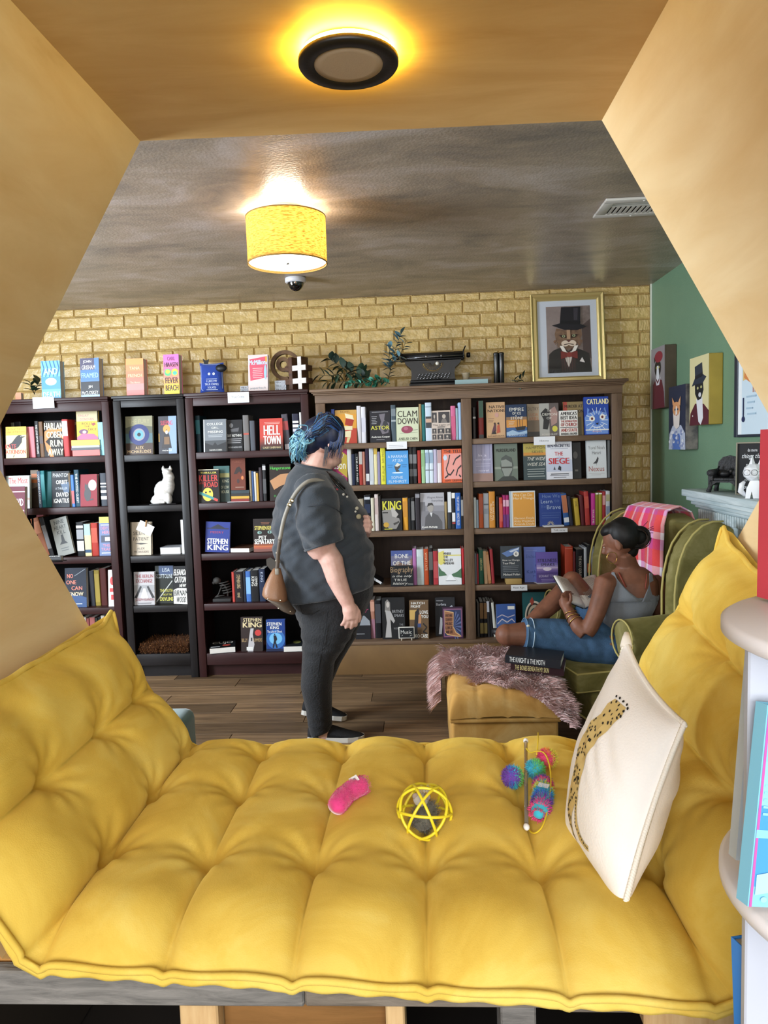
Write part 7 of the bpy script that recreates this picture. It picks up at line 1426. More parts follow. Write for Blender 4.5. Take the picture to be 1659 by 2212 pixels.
def mantel():
    y0, y1 = 1.98, 3.79; t = empty('fireplace_mantel', (1.42, 2.8, 0), 0, 'whitewashed carved fireplace mantel against the green wall', 'mantel')
    def A(nm, *bx, **k):
        mb = MB()
        for b in bx: mb.bbox(*b, M_MAN, .004)
        return lp(mb.build(nm), t)
    A('shelf', (1.325, y0-.07, 1.136, XR-.002, y1+.07, 1.170)); A('cornice_moulding', (1.342, y0-.055, 1.114, XR-.002, y1+.052, 1.1355), (1.36, y0-.04, 1.094, XR-.002, y1+.036, 1.1135), (1.375, y0-.02, 1.080, XR-.002, y1+.018, 1.0935))
    A('frieze', (1.392, y0, .90, XR-.002, y1, 1.0795))
    for k in range(58):
        yy = y1-.006-k*.027
        if yy-.018 < y0+.01: break
        mb = MB(); mb.bbox(1.382, yy-.018, 1.024, 1.392, yy, 1.074, M_MAN, .0015, None, 1); lp(mb.build('dentil'), t)
    A('ledge_moulding', (1.37, y0-.02, .965, 1.392, y1+.02, .985), (1.352, y0-.03, .948, 1.392, y1+.03, .9645), (1.378, y0-.01, .93, 1.392, y1+.01, .9475))
    for (a, b_) in ((y1-.24, y1-.02), (y0+.02, y0+.24)):
        A('pilaster', (1.38, a, .0, XR-.002, b_, .8995))
        for k in range(4): mb = MB(); yy = a+.035+k*.045; mb.tube([(1.379, yy+.0, .18), (1.379, yy, .86)], .008, mat('#a3b4b8', .6), 6); lp(mb.build('flute'), t)
    A('side_panel', (1.425, y0+.24, .66, XR-.002, y1-.24, .8995)); mb = MB(); mb.box(1.47, y0+.24, 0, XR-.002, y1-.24, .66, mat('#141211', .9)); lp(mb.build('firebox'), t)
mantel()
ZM = 1.1705
def figurine_chair():
    m = mat('#2a2a2c', .55, var=.3, vscale=40, bump=.3, bscale=120); t = empty('chair_figurine', (1.44, 3.58, ZM+.0005), math.radians(-40), 'black cast miniature armchair ornament on the mantel shelf', 'figurine')
    mb = MB(); mb.bbox(-.055, -.045, .052, .055, .045, .066, m, .004); mb.build('seat', t)
    mb = MB(); V = [(-.05, .066), (-.056, .10), (-.05, .14), (-.03, .162), (0, .17), (.03, .162), (.05, .14), (.056, .10), (.05, .066)]; mb.prism(V, .035, .048, m); mb.build('backrest', t)
    for s in (-1, 1):
        mb = MB(); mb.bbox(s*.058-.012, -.05, .03, s*.058+.012, .04, .088, m, .004); mb.tube([(s*.058, -.055, .09), (s*.058, .04, .092)], .016, m, 12); mb.build('armrest', t)
        for yy in (-.04, .04): mb = MB(); mb.tube([(s*.054, yy, .055), (s*.060, yy*1.1, .025), (s*.066, yy*1.3, .0)], [.013, .010, .012], m, 10); mb.build('leg', t)
    mb = MB(); mb.prism([(-.055, .052), (.055, .052), (.055, .03), (.03, .045), (-.03, .045), (-.055, .03)], -.05, -.044, m); mb.build('apron', t)
    mb = MB(); mb.sphere((-.01, -.005, .085), (.032, .018, .016), mat('#161618', .5), 14, 10); mb.sphere((.024, -.008, .097), .013, mat('#161618', .5), 12, 8)
    for dx in (.018, .030): mb.lathe([(0, .012), (.005, 0), (0, -.002)], mat('#161618', .5), (dx, -.008, .106), 8)
    mb.tube([(-.04, .0, .08), (-.048, .01, .10), (-.04, .015, .12)], .004, mat('#161618', .5), 6); mb.build('reclining_cat', t)
figurine_chair()
def quote_sign():
    t = empty('quote_sign', (1.445, 3.33, ZM+.0005), math.radians(-30), 'black framed sign with white script standing on the mantel', 'sign'); w, h = .128, .232; fm = mat('#8b8676', .5); t.rotation_euler = (math.radians(-4), 0, math.radians(-30))
    for a in ((-w/2, 0, -w/2+.006, h), (w/2-.006, 0, w/2, h), (-w/2+.006, 0, w/2-.006, .006), (-w/2+.006, h-.006, w/2-.006, h)):
        mb = MB(); mb.bbox(a[0], -.004, a[1], a[2], .022, a[3], fm, .001, None, 1); mb.build('frame_side', t)
    mb = MB(); mb.box(-w/2+.006, .004, .006, w/2-.006, .02, h-.006, mat('#0f1118', .6)); mb.build('board', t)
    P = Print(lambda x, y, z: Vector((-w/2+x*w, .004-z, h-y*h)))
    for q, x0, x1, y0, y1, s in (('do more', .36, .66, .12, .18, 0), ('things that', .18, .85, .22, .33, .05), ('make you', .32, .7, .40, .465, 0), ('forget to', .22, .78, .51, .62, .05), ('check', .28, .62, .68, .74, 0), ('your phone', .2, .8, .81, .91, .05)): P.T(q, x0, y0, x1, y1, '#e3e6ec', s)
    P.build('script_lettering', t)
quote_sign()
def white_cat():
    m = mat('#e6e9ee', .18, spec=.6, coat=.3); t = empty('white_cat_figurine', (1.376, 3.15, ZM+.0005), math.radians(-25), 'shiny white angular cat ornament wearing thin wire glasses on mantel', 'figurine')
    mb = MB(); mb.prism([(-.03, 0), (-.012, 0), (-.006, .03), (.0, 0), (.022, 0), (.03, .03), (.02, .075), (-.012, .075), (-.026, .04)], -.025, .03, m); mb.build('body', t)
    mb = MB(); bm = bmesh.new(); bmesh.ops.create_icosphere(bm, subdivisions=2, radius=1)
    for v in bm.verts: v.co = Vector((v.co.x*.042, v.co.y*.036, v.co.z*.038+.108))
    mb.addbm(bm, m, None, False); mb.build('head', t)
    for x in (-.006, .028): mb = MB(); mb.lathe([(0, .055), (.017, 0), (0, -.01)], m, (x, 0, .125), 4, None, False); mb.build('ear', t)
    mk = mat('#1a1512', .4, .5); mb = MB()
    for x in (-.024, .004): mb.tube([(x+.012*math.cos(a), -.038, .108+.012*math.sin(a)) for a in [i*math.pi/8 for i in range(17)]], .0009, mk, 5)
    mb.tube([(.016, -.037, .11), (.044, -.005, .112)], .0009, mk, 5); mb.build('wire_glasses', t)
    mb = MB(); mb.tube([(-.03, .0, .012), (-.048, -.01, .03), (-.044, -.012, .058), (-.034, -.008, .07)], [.009, .012, .011, .006], m, 8); mb.build('tail', t)
    mc = mat('#d9d8d6', .3); t2 = empty('small_white_figurine', (1.39, 3.04, ZM+.0005), 0, 'small white ornament on the mantel behind the red book', 'figurine'); mb = MB(); mb.sphere((0, 0, .03), (.024, .022, .03), mc, 14, 10); mb.sphere((0, -.004, .068), (.019, .018, .018), mc, 14, 10); mb.sphere((-.016, -.01, .012), .012, mc, 10, 8); mb.build('body', t2)
white_cat()
# ------------------------------------------------------------------ people
def skin_mat(h, h2): return mat(h, .55, spec=.35, var=.12, vscale=18, col2=h2)
def V3(px, py, Y): return PY(px, py, Y)
def sec(py, b, f, hw, Y, dz=0.0, n=28, p=2.3, Yt=None):
    """horizontal ring seen from pixel b (left) to f (right) at height py"""
    A = PY(b, py, Y); B = PY(f, py, Y); c = (A+B)/2
    out = ell(c, (B.x-A.x)/2, hw, n, p=p)
    for q in out: q.z += dz*(q.x-c.x)/((B.x-A.x)/2)
    return out
def finger(mb, pts, r, m): mb.tube(pts, [r*1.0, r*.98, r*.92, r*.85, r*.62][:len(pts)] if len(pts) <= 5 else [r]*len(pts), m, 8)
def standing_person():
    Y = 3.68
    root = PY(705, 1598, 3.62); root.z = 0
    t = empty('person', (root.x, 3.66, 0), 0, 'standing person with blue hair, charcoal t-shirt, black jeans, facing the shelves', 'person')
    S = skin_mat('#dcb3a4', '#c99a8c'); J = mat('#1d1e21', .8, var=.2, vscale=10, bump=.3, bscale=120, sheen=.2); T = mat('#333940', .85, sheen=.3, var=.14, vscale=7, bump=.2, bscale=220)
    # ---- body: one surface, head to ankles
    mb = MB()
    tor = [(1010, 644, 712, .075), (1030, 642, 726, .12), (1060, 612, 756, .19), (1100, 602, 776, .20), (1150, 598, 788, .205), (1200, 606, 800, .205), (1250, 616, 804, .20), (1290, 636, 794, .19), (1330, 650, 776, .17)]
    mb.loft([sec(y, b, f, w, Y) for y, b, f, w in tor], S)
    mb.tube([V3(680, 1040, Y), V3(684, 1005, Y), V3(695, 975, Y)], [.088, .078, .066], S, 18)
    hc = V3(703, 955, Y)
    fd = Vector((.80, .60, -.06)).normalized(); sd = fd.cross(Vector((0, 0, 1))).normalized(); ud = sd.cross(fd)
    HM = Matrix((fd, sd, ud)).transposed()
    L = lambda a, b, c: hc+HM @ Vector((a, b, c))
    mb.sphere(hc+HM @ Vector((-.012, 0, .03)), (.092, .076, .090), S, 20, 14, HM); mb.sphere(L(.028, 0, -.035), (.062, .060, .072), S, 18, 12, HM)
    mb.sphere(L(.040, 0, -.082), (.040, .044, .028), S, 14, 10, HM); mb.sphere(L(.02, .0, -.095), (.06, .058, .035), S, 14, 10, HM)
    mb.tube([L(.084, 0, .012), L(.097, 0, -.012), L(.108, 0, -.030)], [.010, .013, .015], S, 10)          # nose
    mb.sphere(L(.086, 0, -.062), (.012, .024, .007), S, 12, 8, HM); mb.sphere(L(.086, 0, -.071), (.012, .02, .008), S, 12, 8, HM)   # lips
    mb.sphere(L(.076, 0, -.094), (.018, .022, .015), S, 12, 8, HM)
    for s in (-1, 1):
        mb.sphere(L(.076, s*.030, .014), (.012, .018, .008), S, 10, 8, HM); mb.sphere(L(.048, s*.046, -.03), (.03, .022, .026), S, 12, 8, HM)
        mb.sphere(L(-.012, s*.074, -.006), (.018, .010, .031), S, 12, 10, HM)                                # ears
    # near (right) arm
    YA = 3.46
    mb.tube([V3(676, 1066, 3.53), V3(684, 1105, YA), V3(688, 1145, YA-.01), V3(692, 1178, YA-.01), V3(700, 1196, YA)], [.085, .086, .082, .074, .060], S, 18)
    mb.sphere(V3(692, 1186, YA), (.066, .062, .050), S, 16, 12)
    mb.tube([V3(702, 1188, YA), V3(717, 1212, YA-.02), V3(727, 1250, YA-.03), V3(740, 1280, YA-.03), V3(752, 1304, YA-.03)], [.054, .055, .048, .039, .033], S, 18)
    # near hand, hanging, fingers lightly curled
    W0 = V3(752, 1304, YA-.03); K0 = V3(758, 1330, YA-.03)
    mb.tube([W0, V3(756, 1318, YA-.035), V3(759, 1334, YA-.03)], [.030, .037, .036], S, 14)
    for px, tipx, ln, dy in ((746, 739, 0, .0), (754, 748, 6, .002), (763, 759, 7, .004), (771, 769, 2, .006)):
        finger(mb, [V3(px+1, 1322, YA-.04+dy), V3(px, 1334, YA-.052+dy), V3(px-2, 1343+ln*.5, YA-.048+dy), V3(tipx, 1349+ln, YA-.034+dy), V3(tipx-2, 1351+ln, YA-.02+dy)], .0108, S)
    finger(mb, [V3(766, 1308, YA-.02), V3(775, 1322, YA-.03), V3(777, 1334, YA-.028), V3(775, 1343, YA-.018)], .0115, S)
    # far arm folded up, hand at the chest
    mb.tube([V3(690, 1068, 3.85), V3(715, 1120, 3.91), V3(742, 1180, 3.91), V3(768, 1166, 3.83), V3(786, 1148, 3.72), V3(791, 1136, 3.66)], [.085, .078, .062, .052, .038, .032], S, 16)
    mb.sphere(V3(789, 1133, 3.63), (.020, .022, .034), S, 14, 10)
    for k, (py, ex) in enumerate(((1116, 798), (1126, 802), (1136, 803), (1146, 800))):
        finger(mb, [V3(785, py, 3.60), V3(ex-3, py, 3.585), V3(ex, py+2, 3.60), V3(ex-2, py+4, 3.625)], .0098, S)
    finger(mb, [V3(790, 1150, 3.62), V3(796, 1146, 3.60), V3(800, 1152, 3.60)], .011, S)
    # legs
    NL = [(1300, 645, 760, .10, 3.60), (1340, 655, 768, .10, 3.58), (1380, 659, 752, .095, 3.56), (1430, 658, 718, .075, 3.54), (1480, 655, 712, .068, 3.53), (1530, 666, 712, .052, 3.53), (1570, 678, 714, .040, 3.53), (1592, 682, 722, .038, 3.53)]
    mb.loft([sec(y, b, f, w, yy) for y, b, f, w, yy in NL], S)
    FL = [(1300, 655, 790, .10, 3.76), (1340, 660, 776, .10, 3.77), (1380, 668, 762, .09, 3.78), (1430, 672, 732, .072, 3.78), (1480, 668, 710, .062, 3.79), (1520, 668, 700, .045, 3.80), (1545, 672, 706, .036, 3.80)]
    mb.loft([sec(y, b, f, w, yy) for y, b, f, w, yy in FL], S)
    me = remeshed(mb, .0048, 4, 'body', S); lp(link(bpy.data.objects.new('body', me)), t)
    ey = mat('#2b2019', .2)
    for s in (-1, 1):
        b = MB(); b.sphere(L(.080, s*.030, .010), .011, mat('#e8e4e0', .3), 12, 8); b.sphere(L(.0885, s*.030, .010), .0048, ey, 10, 6); lp(b.build('eye'), t)
    # ---- jeans
    mb = MB()
    mb.loft([sec(1258, 614, 806, .205, Y), sec(1285, 624, 806, .205, Y), sec(1312, 637, 795, .20, Y), sec(1340, 647, 780, .19, Y), sec(1358, 655, 764, .15, Y)], J)
    mb.loft([sec(y, b-5, f+5, w+.016, yy) for y, b, f, w, yy in NL[:-2]]+[sec(1572, 669, 718, .052, 3.53, .012), sec(1583, 671, 716, .053, 3.53, .020)], J)
    mb.loft([sec(y, b-4, f+5, w+.016, yy) for y, b, f, w, yy in FL[:-1]]+[sec(1532, 668, 708, .052, 3.80)], J)
    def wr(c):
        k = math.exp(-((c.z-.52)/.10)**2)+.8*math.exp(-((c.z-.08)/.07)**2)+.5*math.exp(-((c.z-.75)/.08)**2)
        n = noise.noise(Vector((c.x*5+c.z*6, c.y*5, c.z*30)))*.013*k
        return c+Vector((c.x-root.x-.02, c.y-3.66, 0)).normalized()*n
    me = remeshed(mb, .0085, 5, 'jeans', J, wr); lp(link(bpy.data.objects.new('jeans', me)), t)
    b = MB(); sm_ = mat('#0f1012', .8); b.tube([V3(708, 1322, 3.46), V3(702, 1370, 3.452), V3(692, 1420, 3.448), V3(684, 1480, 3.452), V3(680, 1530, 3.468), V3(684, 1572, 3.475)], .0016, sm_, 6); lp(b.build('side_seam'), t)
    b = MB(); b.tube([V3(646, 1303, 3.485), V3(654, 1326, 3.475), V3(672, 1328, 3.462), V3(690, 1318, 3.462)], .0018, sm_, 6); lp(b.build('back_pocket'), t)
    # ---- t-shirt
    mb = MB()
    sh = [(1008, 639, 715, .088, -.020), (1016, 632, 727, .122, -.016), (1030, 622, 743, .165, -.004), (1055, 607, 757, .205, .01), (1085, 597, 773, .222, 0), (1120, 589, 790, .226, 0), (1150, 587, 797, .226, 0), (1180, 595, 803, .222, 0), (1215, 603, 809, .226, 0), (1245, 609, 812, .228, 0), (1268, 612, 808, .228, .012), (1281, 614, 800, .225, .035)]
    mb.loft([sec(y, b, f, w, Y, d) for y, b, f, w, d in sh], T)
    mb.tube([V3(672, 1052, 3.55), V3(684, 1082, 3.47), V3(688, 1115, 3.445), V3(690, 1148, 3.44), V3(699, 1176, 3.44)], [.092, .106, .106, .100, .094], T, 20)
    mb.tube([V3(680, 1055, 3.82), V3(700, 1100, 3.90), V3(722, 1150, 3.93)], [.09, .10, .085], T, 18)
    def wr2(c):
        d = Vector((c.x-root.x-.02, c.y-3.66, 0)).normalized()
        n = noise.noise(Vector((c.x*4, c.y*3, c.z*13+c.x*10)))*.022+noise.noise(Vector((c.x*8, c.y*6, c.z*24-c.x*14)))*.011
        k = math.exp(-((c.z-.98)/.22)**2)
        return c+d*n*(.35+k)
    me = remeshed(mb, .0085, 4, 't_shirt', T, wr2); lp(link(bpy.data.objects.new('t_shirt', me)), t)
    TD = mat('#2c3138', .9)
    def ring(pts, r, nm, m=TD): b = MB(); b.tube(pts, r, m, 8); lp(b.build(nm), t)
    b = MB(); pts = sec(1008, 638, 716, .090, Y, -.020); b.tube(pts+[pts[0]], .006, T, 8); lp(b.build('collar'), t)
    cc = V3(698, 1173, 3.44); pts = [cc+Vector((.088*math.cos(a), .089*math.sin(a), .032*math.cos(a))) for a in [i*math.pi/14 for i in range(29)]]; b = MB(); b.tube(pts, .0045, T, 8); lp(b.build('sleeve_hem'), t)
    ring([V3(640, 1075, 3.485), V3(650, 1098, 3.40), V3(672, 1093, 3.352), V3(700, 1090, 3.345), V3(726, 1100, 3.375), V3(739, 1110, 3.42)], .0022, 'shoulder_seam')
    # chest print
    b = MB()
    for (px, py, r_, c) in ((721, 1054, .012, '#b5404f'), (727, 1059, .010, '#b5404f'), (742, 1068, .007, '#c9c6c0'), (750, 1073, .006, '#c9c6c0'), (771, 1098, .010, '#b8b29e'), (775, 1116, .014, '#a79f82'), (768, 1105, .006, '#d0cdc4')):
        c0 = V3(px, py, 3.52)
        M = Matrix.Rotation(.5, 3, 'Z')
        b.sphere(c0, (r_, r_*.4, r_*.9), mat(c, .8), 8, 6, M)
    lp(b.build('shirt_print'), t)
    # lanyard / glasses hanging at the neckline
    b = MB(); mk = mat('#14120f', .3)
    b.tube([V3(706, 1020, 3.60), V3(716, 1034, 3.55), V3(728, 1048, 3.53), V3(742, 1062, 3.55), V3(748, 1070, 3.56)], .006, mk, 8); b.tube([V3(712, 1024, 3.58), V3(730, 1040, 3.54), V3(745, 1056, 3.56)], .005, mk, 8); lp(b.build('hanging_glasses'), t)
    # ---- hair
    hm = [mat(h, .38, spec=.5) for h in ('#0b1222', '#14264a', '#1d3f7c', '#33658f', '#5a93aa', '#8cbcc8')]
    mb = MB(); H0 = mat('#0e1730', .5)
    mb.sphere(V3(697, 938, Y), (.108, .098, .096), H0, 22, 16); mb.sphere(V3(722, 935, Y-.03), (.055, .07, .085), H0, 16, 12); mb.sphere(V3(672, 955, Y-.01), (.075, .08, .075), H0, 18, 12); mb.sphere(V3(655, 950, Y-.02), (.052, .055, .058), H0, 16, 12)
    mb.sphere(V3(736, 945, Y+.02), (.022, .06, .05), H0, 12, 10)
    def hcol(c, mats=None): return c
    me = remeshed(mb, .007, 5, 'hair', H0, lambda c: c+Vector((0, 0, .004*noise.noise(Vector((c.x*22, c.y*8, c.z*40))))))
    ho = lp(link(bpy.data.objects.new('hair', me)), t)
    r = random.Random(21)
    def shade(px): return 5 if px < 640 else 4 if px < 655 else 3 if px < 672 else (2 if r.random() < .4 else 1) if px < 725 else (2 if r.random() < .5 else 1)
    secs = {}
    def strand(pts, rad, ci):
        mbs = secs.setdefault(ci, MB()); n = 9; out = []
        for k in range(n+1):
            s = k/n*(len(pts)-1); i = min(int(s), len(pts)-2); f = s-i
            p0, p1, p2, p3 = pts[max(i-1, 0)], pts[i], pts[i+1], pts[min(i+2, len(pts)-1)]
            out.append(.5*((2*p1)+(p2-p0)*f+(2*p0-5*p1+4*p2-p3)*f*f+(3*p1-p0-3*p2+p3)*f**3))
        mbs.tube(out, [rad*(1-.75*(k/n)**2) for k in range(n+1)], hm[ci], 5, False)
    for k in range(330):                                                  # swept back from the forehead to the knot
        a = r.uniform(-.95, 1.2); px0 = 738-r.random()*34; py0 = 905+abs(a)*42+r.uniform(-4, 8)
        d = -.100*math.cos(a*1.1); Yc = Y+d-.006
        ex, ey = 652+r.uniform(-12, 14), 950+r.uniform(-16, 22)
        p = [V3(px0, py0+12, Yc+.02), V3(px0-22, py0-6-(6 if a < .1 else 0), Yc-.006), V3(690+r.uniform(-8, 8), 912+abs(a)*36+r.uniform(-8, 10), Yc-.012), V3(668, 930+abs(a)*24+r.uniform(-6, 6), Yc-.006), V3(ex, ey, Y-.085+r.uniform(0, .05))]
        c0 = 1 if r.random() < .45 else 0 if r.random() < .7 else 2; strand(p, r.uniform(.0020, .0036), c0 if r.random() < .8 else 3)
    for k in range(210):                                                  # loose ends of the knot
        a = r.uniform(0, 6.28); c = V3(653, 948, Y-.07); q = c+Vector((.036*math.cos(a), -.03*r.random(), .040*math.sin(a)))
        ex, ey = r.uniform(627, 668), r.uniform(950, 1002); e = V3(ex, ey, Y-.05+r.uniform(-.02, .05))
        strand([c+Vector((r.uniform(-.02, .02), -.02, r.uniform(-.02, .02))), q, q.lerp(e, .55)+Vector((-.012, -.01, 0)), e], r.uniform(.0018, .0036), 5 if ex < 645 and r.random() < .7 else r.choice((3, 4, 4, 5)))
    for k in range(9): 
        a = r.uniform(0, 6.28); c = V3(660, 938, Y-.09); strand([c, c+Vector((.045*math.cos(a), -.01, .04*math.sin(a))), c+Vector((.055*math.cos(a+.9), -.005, .05*math.sin(a+.9))), c+Vector((.03*math.cos(a+1.9), 0, .035*math.sin(a+1.9)))], .0028, r.choice((3, 4, 5)))
    for k in range(60):                                                   # fringe falling in front of the ear
        px0 = r.uniform(716, 742); strand([V3(px0-8, 912, Y-.07), V3(px0, 930, Y-.085), V3(px0-3+r.uniform(-2, 2), 955, Y-.085), V3(px0-10+r.uniform(-8, 4), r.uniform(968, 992), Y-.07)], r.uniform(.0018, .0032), r.choice((0, 1, 1, 2)))
    for k in range(8): x = r.uniform(700, 708); strand([V3(x+2, 965, Y-.09), V3(x, 985, Y-.092), V3(x-3+r.uniform(-3, 3), 1008, Y-.09)], .0014, 0)
    for ci, m_ in secs.items(): o = lp(m_.build('hair_strands'), t); o['kind'] = 'stuff'
    # ---- shoes
    def shoe(hx, tx, Yc, lift, z0):
        A = PY(hx, 1590, Yc); B = PY(tx, 1590, Yc); Ln = B.x-A.x; P0 = Vector((A.x, Yc, z0)); Mr = Matrix.Rotation(lift, 3, 'Y')
        Q = lambda x, y, z: P0+Vector((Ln, 0, 0))+Mr @ Vector((x-Ln, y, z))
        mk = mat('#17171a', .8, var=.3, vscale=60, bump=.3, bscale=300); ms = mat('#d6d2ca', .6)
        prof = [(0, .030), (.06, .035), (.25, .035), (.5, .041), (.72, .045), (.9, .036), (.98, .020), (1.0, .006)]
        b = MB(); secs_ = []
        for s, w in prof: secs_.append([Q(s*Ln, y, z) for y, z in ((-w, 0), (w, 0), (w, .024), (-w, .024))])
        b.loft(secs_, ms, True, False); lp(b.build('shoe_sole'), t)
        b = MB(); secs_ = []
        for s, w, h in ((.0, .022, .060), (.05, .032, .075), (.18, .034, .074), (.32, .036, .078), (.45, .039, .074), (.62, .042, .056), (.8, .041, .040), (.93, .030, .030), (.995, .010, .025)):
            secs_.append([Q(s*Ln, w*math.cos(a)*(1 if math.sin(a) < .5 else .92), .022+max(0, math.sin(a))*(h-.022)) for a in [i*2*math.pi/16 for i in range(16)]])
        b.loft(secs_, mk); lp(b.build('shoe_upper'), t)
    shoe(666, 787, 3.53, 0, .0005); shoe(653, 750, 3.80, .17, .0005)
    return t
standing_person()
# ------------------------------------------------------------------ handbag on its strap
def handbag():
    Y = 3.47; t = empty('handbag', PY(600, 1322, Y), 0, 'tan and taupe leather shoulder bag hanging behind the standing person', 'bag'); tan = mat('#8a6347', .45, spec=.45, var=.12, vscale=9, bump=.1, bscale=150); tau = mat('#5e5247', .5, spec=.4, var=.1, vscale=9); mt = mat('#b7a98a', .25, 1)
    mb = MB()
    def ring(py, a, b, w, tilt=0):
        A = PY(a, py, Y); B = PY(b, py, Y); c = (A+B)/2; o = ell(c, (B.x-A.x)/2, w, 22, p=2.8)
        for q in o: q.z -= tilt*(q.x-c.x)
        return o
    mb.loft([ring(1228, 590, 606, .016), ring(1240, 583, 609, .028), ring(1256, 576, 613, .045, .1), ring(1272, 570, 617, .060, .15), ring(1286, 568, 619, .068, .2), ring(1292, 571, 620, .068, .25)], tan); lp(mb.build('leather_body'), t)
    mb = MB(); mb.loft([ring(1292, 571, 620, .0685, .25), ring(1300, 578, 628, .068, .45), ring(1312, 594, 638, .062, .5), ring(1319, 606, 637, .050, .45)], tau); lp(mb.build('base_panel'), t)
    mb = MB(); pts = [PY(597, 1232, Y-.02), PY(584, 1234, Y-.01), PY(575, 1222, Y), PY(576, 1208, Y+.02), PY(586, 1203, Y+.03), PY(597, 1210, Y+.03), PY(600, 1222, Y+.02)]
    mb.prism([(p.x, p.z) for p in pts], Y+.01, Y+.03, mat('#3f3a34', .6)); lp(mb.build('inner_flap'), t)
    for (px, py, yy) in ((579, 1294, -.064), (606, 1297, -.068), (602, 1314, -.058), (627, 1321, -.045)):
        mb = MB(); mb.sphere(PY(px, py, Y+yy), .0045, mat('#d8cfb8', .2, 1), 8, 6); lp(mb.build('stud'), t)
    pth = [(598, 1232, Y-.045), (600, 1214, Y-.05), (601, 1195, Y-.06), (605, 1165, 3.40), (612, 1128, 3.40), (621, 1100, 3.40), (632, 1076, 3.40), (646, 1056, 3.40), (664, 1041, 3.41), (684, 1037, 3.44), (702, 1043, 3.47)]
    def ribbon(p, w, th, m):
        b = MB(); q = [PY(*a) for a in p]; fine = []
        for i in range(len(q)-1):
            for k in range(4):
                f = k/4; p0, p1, p2, p3 = q[max(i-1, 0)], q[i], q[i+1], q[min(i+2, len(q)-1)]; fine.append(.5*((2*p1)+(p2-p0)*f+(2*p0-5*p1+4*p2-p3)*f*f+(3*p1-p0-3*p2+p3)*f**3))
        fine.append(q[-1]); b.tube(fine, w*1.15, m, 10, True, .9); return b
    lp(ribbon(pth[:4], .009, .5, tau).build('strap'), t); lp(ribbon(pth[3:], .0095, .45, mat('#8f8a80', .55, var=.1)).build('strap'), t)
    for (px, py, yy) in ((600, 1212, Y-.05), (601, 1195, Y-.055), (630, 1082, 3.388), (625, 1091, 3.388)):
        c = PY(px, py, yy); mb = MB(); mb.bbox(-.011, -.004, -.008, .011, .004, .008, mt, .003); o = mb.build('buckle'); o.location = c; o.rotation_euler = (0, math.radians(28 if py < 1150 else 5), 0); lp(o, t)
    mb = MB(); c = PY(598, 1228, Y-.055); mb.bbox(-.009, -.003, -.03, .009, .003, .0, mat('#8a8478', .5), .004); o = mb.build('leather_tab'); o.location = c; lp(o, t)
handbag()
# ------------------------------------------------------------------ green wing armchair, throw, ottoman, fur, seated reader
TH = math.radians(-75); CB = Vector((1.15, 3.58, 0))
CM = Matrix.Translation(CB) @ Matrix.Rotation(TH, 4, 'Z')      # chair space: -y is forward, +x the reader's left side of the back
M_OLV = bpy.data.materials.new('olive_velvet'); M_OLV.use_nodes = True; _velvet(M_OLV, '#5f5a30', '#736c40', '#8d855a', 7, .5)
M_PIPE = mat('#a79a5c', .7)
def armchair():
    t = empty('wing_armchair', CB, TH, 'olive green velvet wing armchair with pale piping in the corner', 'armchair')
    def soft(name, shapes, vox=.012, sm_=8): mb = MB(); [f(mb) for f in shapes]; me = remeshed(mb, vox, sm_, name, M_OLV); return link(bpy.data.objects.new(name, me), t)
    B = lambda *a: (lambda mb: mb.box(*a, M_OLV))
    # back with arched top
    arch = [(-.30, .25), (-.31, .75), (-.30, .98), (-.22, 1.045), (-.10, 1.045), (0, 1.075), (.10, 1.045), (.22, 1.045), (.30, .98), (.31, .75), (.30, .25)]
    soft('backrest', [lambda mb: mb.prism(arch, -.02, .11, M_OLV)])
    wingp = [(-.185, .56), (-.19, .66), (-.19, .76), (-.182, .84), (-.165, .91), (-.14, .97), (-.105, 1.015), (-.06, 1.05), (-.01, 1.066), (.04, 1.065)]
    for s in (-1, 1):
        w = wingp+[(.10, 1.03), (.11, .60)]
        soft('wing', [lambda mb: mb.prism(w, s*.33-.045, s*.33+.045, M_OLV, None, 'x')])
        soft('armrest', [lambda mb: mb.box(s*.345-.065, -.41, .20, s*.345+.065, .05, .56, M_OLV), lambda mb: mb.tube([(s*.35, -.42, .585), (s*.35, .02, .60)], .085, M_OLV, 18)], .012, 6)
        b = MB(); o = .048; b.tube([(s*(.33+o), y-.004, z+.004) for y, z in wingp], .005, M_PIPE, 6); b.tube([(s*(.33-o), y-.004, z+.004) for y, z in wingp], .005, M_PIPE, 6); b.build('piping', t)
        b = MB(); b.tube([(s*.35+.085*math.cos(a), -.425, .585+.085*math.sin(a)) for a in [i*math.pi/10 for i in range(21)]], .004, M_PIPE, 6); b.build('piping', t)
        for y in (-.38, .06): b = MB(); b.lathe([(.026, .2), (.022, .1), (.016, 0), (0, 0)], mat('#1d130c', .4), (s*.33, y, 0), 12); b.build('leg', t)
    soft('seat_base', [B(-.285, -.53, .20, .285, .02, .335)])
    soft('seat_cushion', [B(-.275, -.60, .335, .275, -.02, .43)], .011, 10)
    b = MB(); 
    for z in (.345, .425): b.tube([(-.27, -.05, z), (-.272, -.592, z), (.272, -.592, z), (.27, -.05, z)], .0045, M_PIPE, 6)
    b.tube([(-.285, -.535, .21), (.285, -.535, .21)], .0045, M_PIPE, 6); b.build('piping', t)
    return t
chair = armchair()
